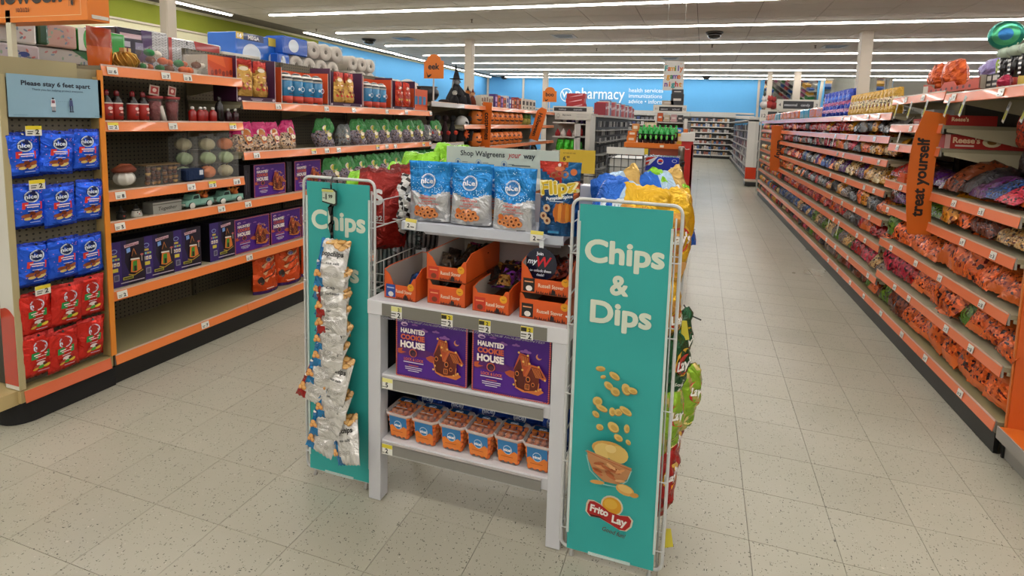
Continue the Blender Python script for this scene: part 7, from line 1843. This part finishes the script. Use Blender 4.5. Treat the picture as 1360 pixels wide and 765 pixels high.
b = MB('card'); b.box(0, .82, 0, .05, 1.66, 1.79, 'd2cec4'); b.box(.05, .8, -.02, .04, 1.52, 1.66, 'c6c2b8'); b.out('board', r)
b = MB('card'); P = Print(b, -.001); P.rect(.02, .7, 1.69, 1.765, '26262a'); P.text('makeup', .2, 1.712, .05, 'a8a8ac', .02); P.text('cosmetic', .52, 1.712, .05, 'a8a8ac', .02)
b2 = MB('card'); P2 = Print(b2, -.021); P2.ell(.12, 1.6, .03, .04, '6a6a6c', 12, inner=.8); P2.text('Buy more', .3, 1.6, .045, '5a5a5c', .02); P2.rect(.5, .75, 1.62, 1.625, '8a8a8c'); P2.rect(.5, .72, 1.58, 1.585, '8a8a8c')
b.out('name_bars', r); b2.out('lower_print', r)
pkm = MB('card'); pkm.box(-.045, .045, 0, .02, 0, .13, 'ffffff'); P = Print(pkm, 0); P.rect(-.03, .03, .03, .07, 'ffffff'); P.rect(-.02, .02, .09, .1, '303030'); P.rect(-.035, .035, .01, .02, '505050')
pkk = tag(pkm.out('pegged_pack'), 'x', 'pack')
rnd = random.Random(31)
for rr in range(6):
    for k in range(22):
        y = 10.95 + k * .225
        put(pkk, 'small grey pack on the middle run, peg row %s, %s from the near end' % (('one', 'two', 'three', 'four', 'five', 'six')[rr], ORD[k + 1] if k < 20 else ('twenty-first', 'twenty-second')[k - 20]), (-2.12, y, .46 + .185 * rr), (0, 0, PI / 2), 'pegged packs of the middle run', color=lin(rnd.choice(['8a8a8c', '5a5a5e', 'b0aeaa', '2c2c30', '6a6a70', '3a3a3e', 'c4c2be'])))
for z, cs, n_ in ((1.445, '3a2c5a', 6), (1.195, '8a1c1c', 5), (.925, '2f8a2c', 5), (.625, '5a2420', 5)):
    for k in range(n_):
        b = MB('gloss'); b.lathe([(.035, 0), (.038, .01), (.036, .1), (.018, .13), (.016, .16)], 9, cs if k % 3 else ('c8c4bc' if z > 1 else cs))
        o = tag(b.out('end_bottle'), 'small %s on the end shelf of the middle run, %s from the left, height %s' % ('bottle', ORD[k + 1], {1.445: 'top', 1.195: 'second', .925: 'third', .625: 'fourth'}[z]), 'bottle', 'bottles on the end of the middle run'); o.location = (-2.74 + k * .09, 10.4, z)
# red and mixed boxes on its top
for k in range(4):
    b = MB('card'); b.box(-.2, .2, 0, .2, 0, .105, 'a01c22'); P = Print(b, 0); P.poly([(-.15, .02), (.0, .06), (.15, .09), (.15, .07), (.0, .04)], 'd8a0a8')
    o = tag(b.out('red_carton'), 'bright red carton, %s in the pile on the middle run' % ('lowest', 'second', 'third', 'top')[k], 'box', 'red cartons on the middle run'); o.location = (-2.66 + .015 * (k % 2), 10.9, 1.79 + .107 * k - .13)
for k in range(26):
    y = 11.2 + k * .185; c = ['8a2430', 'b0282c', 'c8c0b8', '5a6a8a', 'a83a3a', 'b02228', 'c04a4a', '9a9490'][k % 8]
    h_ = .26 + .08 * ((k * 5) % 4) / 3
    b = MB('card'); b.box(-.08, .08, 0, .25, 0, h_, c); P = Print(b, 0); P.rect(-.06, .06, h_ * .5, h_ * .7, 'd8c8c4')
    o = tag(b.out('top_box'), '%s box on top of the middle run, %s from the near end' % (['dark red', 'red', 'white', 'blue-grey', 'dull red', 'deep red', 'pale red', 'grey'][k % 8], ORD[k + 1] if k < 20 else ['twenty-first', 'twenty-second', 'twenty-third', 'twenty-fourth', 'twenty-fifth', 'twenty-sixth'][k - 20]), 'box', 'boxes on top of the middle run'); o.location = (-2.03, y, 1.645); o.rotation_euler = (0, 0, PI / 2)
# white low end unit by the boo sign
r = thing('end_unit', 'small white shelf unit between the left run and the middle run', 'shelving', (-2.56, 8.9, 0))
b = MB('enamel'); b.box(0, .42, .0, .4, .02, .9, 'b0aca4'); 
for z in (.95, 1.2, 1.45): b.box(0, .42, 0, .4, z, z + .02, 'c4c0b8')
b.box(.4, .42, 0, .4, .9, 1.47, 'c4c0b8'); b.box(0, .42, .38, .4, .9, 1.47, 'a8a49c'); b.out('frame', r)
for k in range(3):
    b = MB('foil'); pillow(b, .12, .2, .08, lambda u, v: '3fae2c', 7, 8, 'foil', flat_bottom=1, wr=.01, seed=200 + k, rnd_top=.2)
    o = tag(b.out('green_pack'), 'bright green pack on the small white unit, %s from the left' % ORD[k + 1], 'pack', 'bright green packs'); o.location = (-2.46 + .12 * k, 8.98, .97); o.rotation_euler = (0, .15, 0)
for k in range(4):
    b = MB('cloth'); b.lathe([(.045, 0), (.05, .05), (.03, .09), (.002, .14)], 9, 'c8c0b8' if k % 2 else '8a2024')
    o = tag(b.out('stuffed_cone'), '%s cone shaped pack on the middle shelf of the white unit, %s from left' % ('white' if k % 2 else 'dark red', ORD[k + 1]), 'pack', 'cone shaped packs'); o.location = (-2.49 + .105 * k, 9.0, 1.22)

# third run with end display under the hanging sign
r = thing('gondola_run', 'shelving run with a dark header under the family game night sign', 'shelving', (0, 0, 0))
b = MB('enamel'); b.box(-.83, -.36, 9.9, 16, .02, 1.55, '6a6660'); b.out('core', r)
b = MB('enamel'); b.box(-.83, -.80, 9.5, 9.9, .02, 1.66, 'cfcbc2'); b.box(-.33, -.28, 9.5, 9.9, .02, 1.6, 'cfcbc2'); b.out('end_panel', r)
for z in (1.0, 1.2, 1.335, 1.53): b = MB('enamel'); b.box(-.8, -.33, 9.5, 9.9, z - .02, z, 'b8b4ac'); b.out('end_shelf', r)
b = MB('card'); b.box(-.87, -.30, 9.46, 9.5, 1.70, 1.83, 'd2cec4'); o = b.out('header', r)
b = MB('card'); P = Print(b, 9.459); P.rect(-.77, -.37, 1.725, 1.8, '26262a'); P.text('stationery', -.68, 1.745, .04, 'b8b8bc', .02, width=.12); P.text('school', -.48, 1.745, .04, 'b8b8bc', .02, width=.12); P.text('11', -.82, 1.745, .05, '4a4a4c', .02); P.text('12', -.335, 1.745, .05, '4a4a4c', .02); b.out('header_print', r)
for k, (x, z, w_, h_, c) in enumerate(((-.75, 1.54, .09, .15, 'd05a1c'), (-.63, 1.54, .1, .12, 'b8a890'), (-.51, 1.54, .1, .13, 'c09a9a'), (-.4, 1.54, .09, .12, '3a3638'), (-.66, 1.345, .1, .08, 'b8b4b0'), (-.5, 1.345, .18, .05, '8a3034'), (-.63, 1.83, .2, .08, 'a89a88'), (-.47, 1.83, .22, .2, '2c2c30'), (-.47, 2.03, .2, .08, '3a3a40'))):
    b = MB('card'); b.box(-w_ / 2, w_ / 2, 0, .15, 0, h_, c); P = Print(b, 0); P.rect(-w_ * .3, w_ * .3, h_ * .4, h_ * .6, 'd0c8c0')
    o = tag(b.out('end_box'), '%s box on the end display under the hanging sign' % ['orange', 'tan', 'pinkish', 'black', 'pale grey', 'long dark red', 'low tan', 'large black', 'topmost black'][k], 'box', 'boxes on the end display'); o.location = (x, 9.52, z)
for k in range(10):
    for z in (.4, .7, 1.0, 1.25):
        c = rnd.choice(['8a8680', 'b0a898', '6a6460', 'c0b8b0', '9a5a50'])
        b = MB('card') if False else None
        put(pkk, 'small pack on the aisle side of the run under hanging sign, row %s, %s' % ({.4: 'one', .7: 'two', 1.0: 'three', 1.25: 'four'}[z], ORD[k + 1]), (-.33, 10.1 + k * .5, z), (0, 0, PI / 2), 'packs on the aisle side of the third run', color=lin(c), scale=1.2)
r = thing('hanging_sign', 'white hanging sign reading family game night in bright letters', 'sign', (-.745, 9.7, 2.0))
b = MB('card'); b.box(0, .36, 0, .004, .10, .62, 'd8d6d0'); b.out('panel', r)
b = MB('card'); P = Print(b, -.001)
CLR = ['2a9a9a', 'c83a3a', 'e0a02c', '3a8a4a', '6a4aa0', 'd8742c']
for li, (wd, z) in enumerate((('Family', .45), ('game', .31), ('night', .17))):
    for i, ch in enumerate(wd): P.text(ch, .18 + (i - (len(wd) - 1) / 2) * (.052 if li == 0 else .062), z, .13, CLR[(i + li * 2) % 6], .03)
for x, z in ((.04, .56), (.3, .57), (.03, .36), (.33, .36), (.04, .2), (.33, .22), (.18, .13)): P.ell(x, z, .008, None, 'd8742c', 8)
b.out('lettering', r)
b = MB('enamel'); b.path([(.03, 0, .62), (.03, 0, CZ - 2.0)], .0015, 4, '8a867e'); b.path([(.33, 0, .62), (.33, 0, CZ - 2.0)], .0015, 4, '8a867e'); b.out('strings', r)

# fourth run: far right of the main aisle
r = thing('gondola_run', 'far shelving run right of the main aisle with white and red end panel', 'shelving', (0, 0, 0))
b = MB('enamel'); b.box(1.42, 2.2, 14.4, 24.8, .02, 1.55, '5a5650'); b.box(1.2, 2.2, 14.4, 24.8, .02, .1, '141414'); b.out('core', r)
b = MB('enamel'); b.box(1.1, 1.28, 14.3, 14.36, .12, 1.75, 'd0ccc4'); b.box(1.28, 1.36, 14.3, 14.36, .12, 1.75, 'c4c0b8'); b.box(1.08, 2.2, 13.9, 14.3, .02, .12, '1a1a1a'); b.box(1.08, 2.2, 13.9, 14.3, .12, .15, 'b0a898'); o = b.out('end_panel', r)
b = MB('gloss'); b.box(1.1, 1.36, 14.29, 14.3, .16, .46, 'c83a1c'); b.out('red_decal', o)
for z in (.16, .4, .65, .9, 1.15, 1.4): b = MB('enamel'); b.box(1.2, 1.45, 14.4, 24.8, z - .03, z, 'aaa4a0'); b.out('side_shelf', r)
b = MB('enamel'); b.box(1.05, 1.5, 14.3, 24.8, 1.64, 1.68, 'b8b4b0'); b.out('top_shelf', r)
rnd = random.Random(41)
for zi, z in enumerate((.16, .4, .65, .9, 1.15, 1.4)):
    for k in range(14):
        c = rnd.choice(['8a8084', '5a545a', 'b0a8a8', '9a6a6a', '6a6a80', '3a3a3e', 'c8c0bc', '7a5a70'])
        put(pkk, 'small pack on the far right run, shelf %s, %s from the near end' % (('one', 'two', 'three', 'four', 'five', 'six')[zi], ORD[k + 1]), (1.24 + rnd.uniform(0, .03), 14.6 + k * .7 + rnd.uniform(-.1, .1), z), (0, 0, -PI / 2), 'packs on the far right run', color=lin(c), scale=(3.2, 1, 1.1 + rnd.uniform(0, .5)))

def header(label, x0, x1, y, z0, z1, t1, t2, n1, n2):
    r = thing('aisle_header', label, 'sign', (0, 0, 0))
    b = MB('card'); b.box(x0, x1, y, y + .05, z0, z1, 'cac6bc'); b.box(x0 + .02, x0 + .05, y + .01, y + .04, 0, z0, 'b8b4aa'); b.box(x1 - .05, x1 - .02, y + .01, y + .04, 0, z0, 'b8b4aa'); b.out('board', r)
    b = MB('card'); P = Print(b, y - .001); w_ = x1 - x0; h_ = z1 - z0; P.rect(x0 + w_ * .15, x1 - w_ * .13, z0 + h_ * .12, z1 - h_ * .15, '2c2c30')
    P.text(t1, x0 + w_ * .33, z0 + h_ * .38, h_ * .34, 'b8b8bc', .02); P.text(t2, x0 + w_ * .68, z0 + h_ * .38, h_ * .34, 'b8b8bc', .02); P.text(n1, x0 + w_ * .07, z0 + h_ * .35, h_ * .4, '5a5a5c', .02); P.text(n2, x1 - w_ * .06, z0 + h_ * .35, h_ * .4, '5a5a5c', .02); b.out('name_bars', r)
header('white aisle header numbered 4 with dark bar behind the pumpkin pails', 1.52, 2.36, 12.5, 1.89, 2.12, 'seasonal', 'candy', '4', '3')
header('lower white aisle header numbered 12 at the far end of right run', 1.23, 2.3, 12.9, 1.63, 1.9, 'snacks', 'grocery', '12', '10')
for k, (x, z, c) in enumerate(((1.3, 1.94, 'c8c4c0'), (1.42, 1.95, 'a83a34'), (1.5, 1.93, '8a2c2c'))):
    b = MB('cloth'); b.ball((0, 0, .09), .09, c, n=10, m=6); b.ball((0, -.02, .22), .06, c, n=10, m=6); b.ball((-.03, -.02, .28), .02, c, n=6, m=4); b.ball((.03, -.02, .28), .02, c, n=6, m=4)
    o = tag(b.out('plush_toy'), '%s plush toy on the far aisle header' % ('pale grey', 'red', 'dark red')[k], 'plush toy', 'plush toys on the far header'); o.location = (x, 12.95, z - .02)

# shelving along the back wall
for k in range(6):
    x0 = -4.6 + k * 1.0
    r = thing('wall_shelving', 'white shelving bay along the blue back wall, %s from the left' % ORD[k + 1], 'shelving', (x0, 25.2, 0), 0, 'shelving along the back wall')
    b = MB('enamel'); b.box(0, .98, .4, .45, 0, 1.85, '3a3836'); b.box(0, .98, 0, .4, 0, .12, '141414'); b.box(0, .98, -.01, .42, .12, .17, 'ccc8c0'); b.out('body', r)
    for z in (.42, .68, .94, 1.2, 1.46, 1.7):
        b = MB('enamel'); b.box(0, .98, 0, .4, z - .04, z, 'd2cec6'); b.out('shelf', r)
    b = MB('enamel'); b.box(0, .98, -.05, .42, 1.9, 2.05, 'b8b6b0'); b.out('valance', r)
rnd = random.Random(51)
bxm = MB('card'); bxm.box(-.05, .05, 0, .1, 0, .12, 'ffffff'); P = Print(bxm, 0); P.rect(-.035, .035, .05, .09, 'c0c0c0'); P.rect(-.04, .04, .01, .02, '404040')
bx0 = tag(bxm.out('shelf_pack'), 'x', 'pack')
for zi, z in enumerate((.17, .42, .68, .94, 1.2, 1.46, 1.7)):
    for k in range(16):
        x = -.5 + k * .105
        if x > 1.2: continue
        put(bx0, 'small pack on the back wall shelving by the aisle, level %s, %s from left' % (('one', 'two', 'three', 'four', 'five', 'six', 'seven')[zi], ORD[k + 1]), (x, 25.22, z), (0, 0, 0), 'packs on the back wall shelving', color=lin(rnd.choice(['c8b8a8', 'd8d4d0', '8a8a90', 'c89a6a', '5a7ab0', 'b06a5a', 'd8c8c8', '4a4a4e'])), scale=(.85, 1, rnd.uniform(.7, 1.3)))
    for k in range(12):
        x = -4.4 + k * .2
        put(bx0, 'small pack on the left part of back wall shelving, level %s, %s one' % (('one', 'two', 'three', 'four', 'five', 'six', 'seven')[zi], ORD[k + 1]), (x, 25.22, z), (0, 0, 0), 'packs on the left back wall shelving', color=lin(rnd.choice(['c8b8a8', 'd8d4d0', '8a8a90', '4a5a90', 'b0aca8'])), scale=(1.3, 1, rnd.uniform(.7, 1.3)))
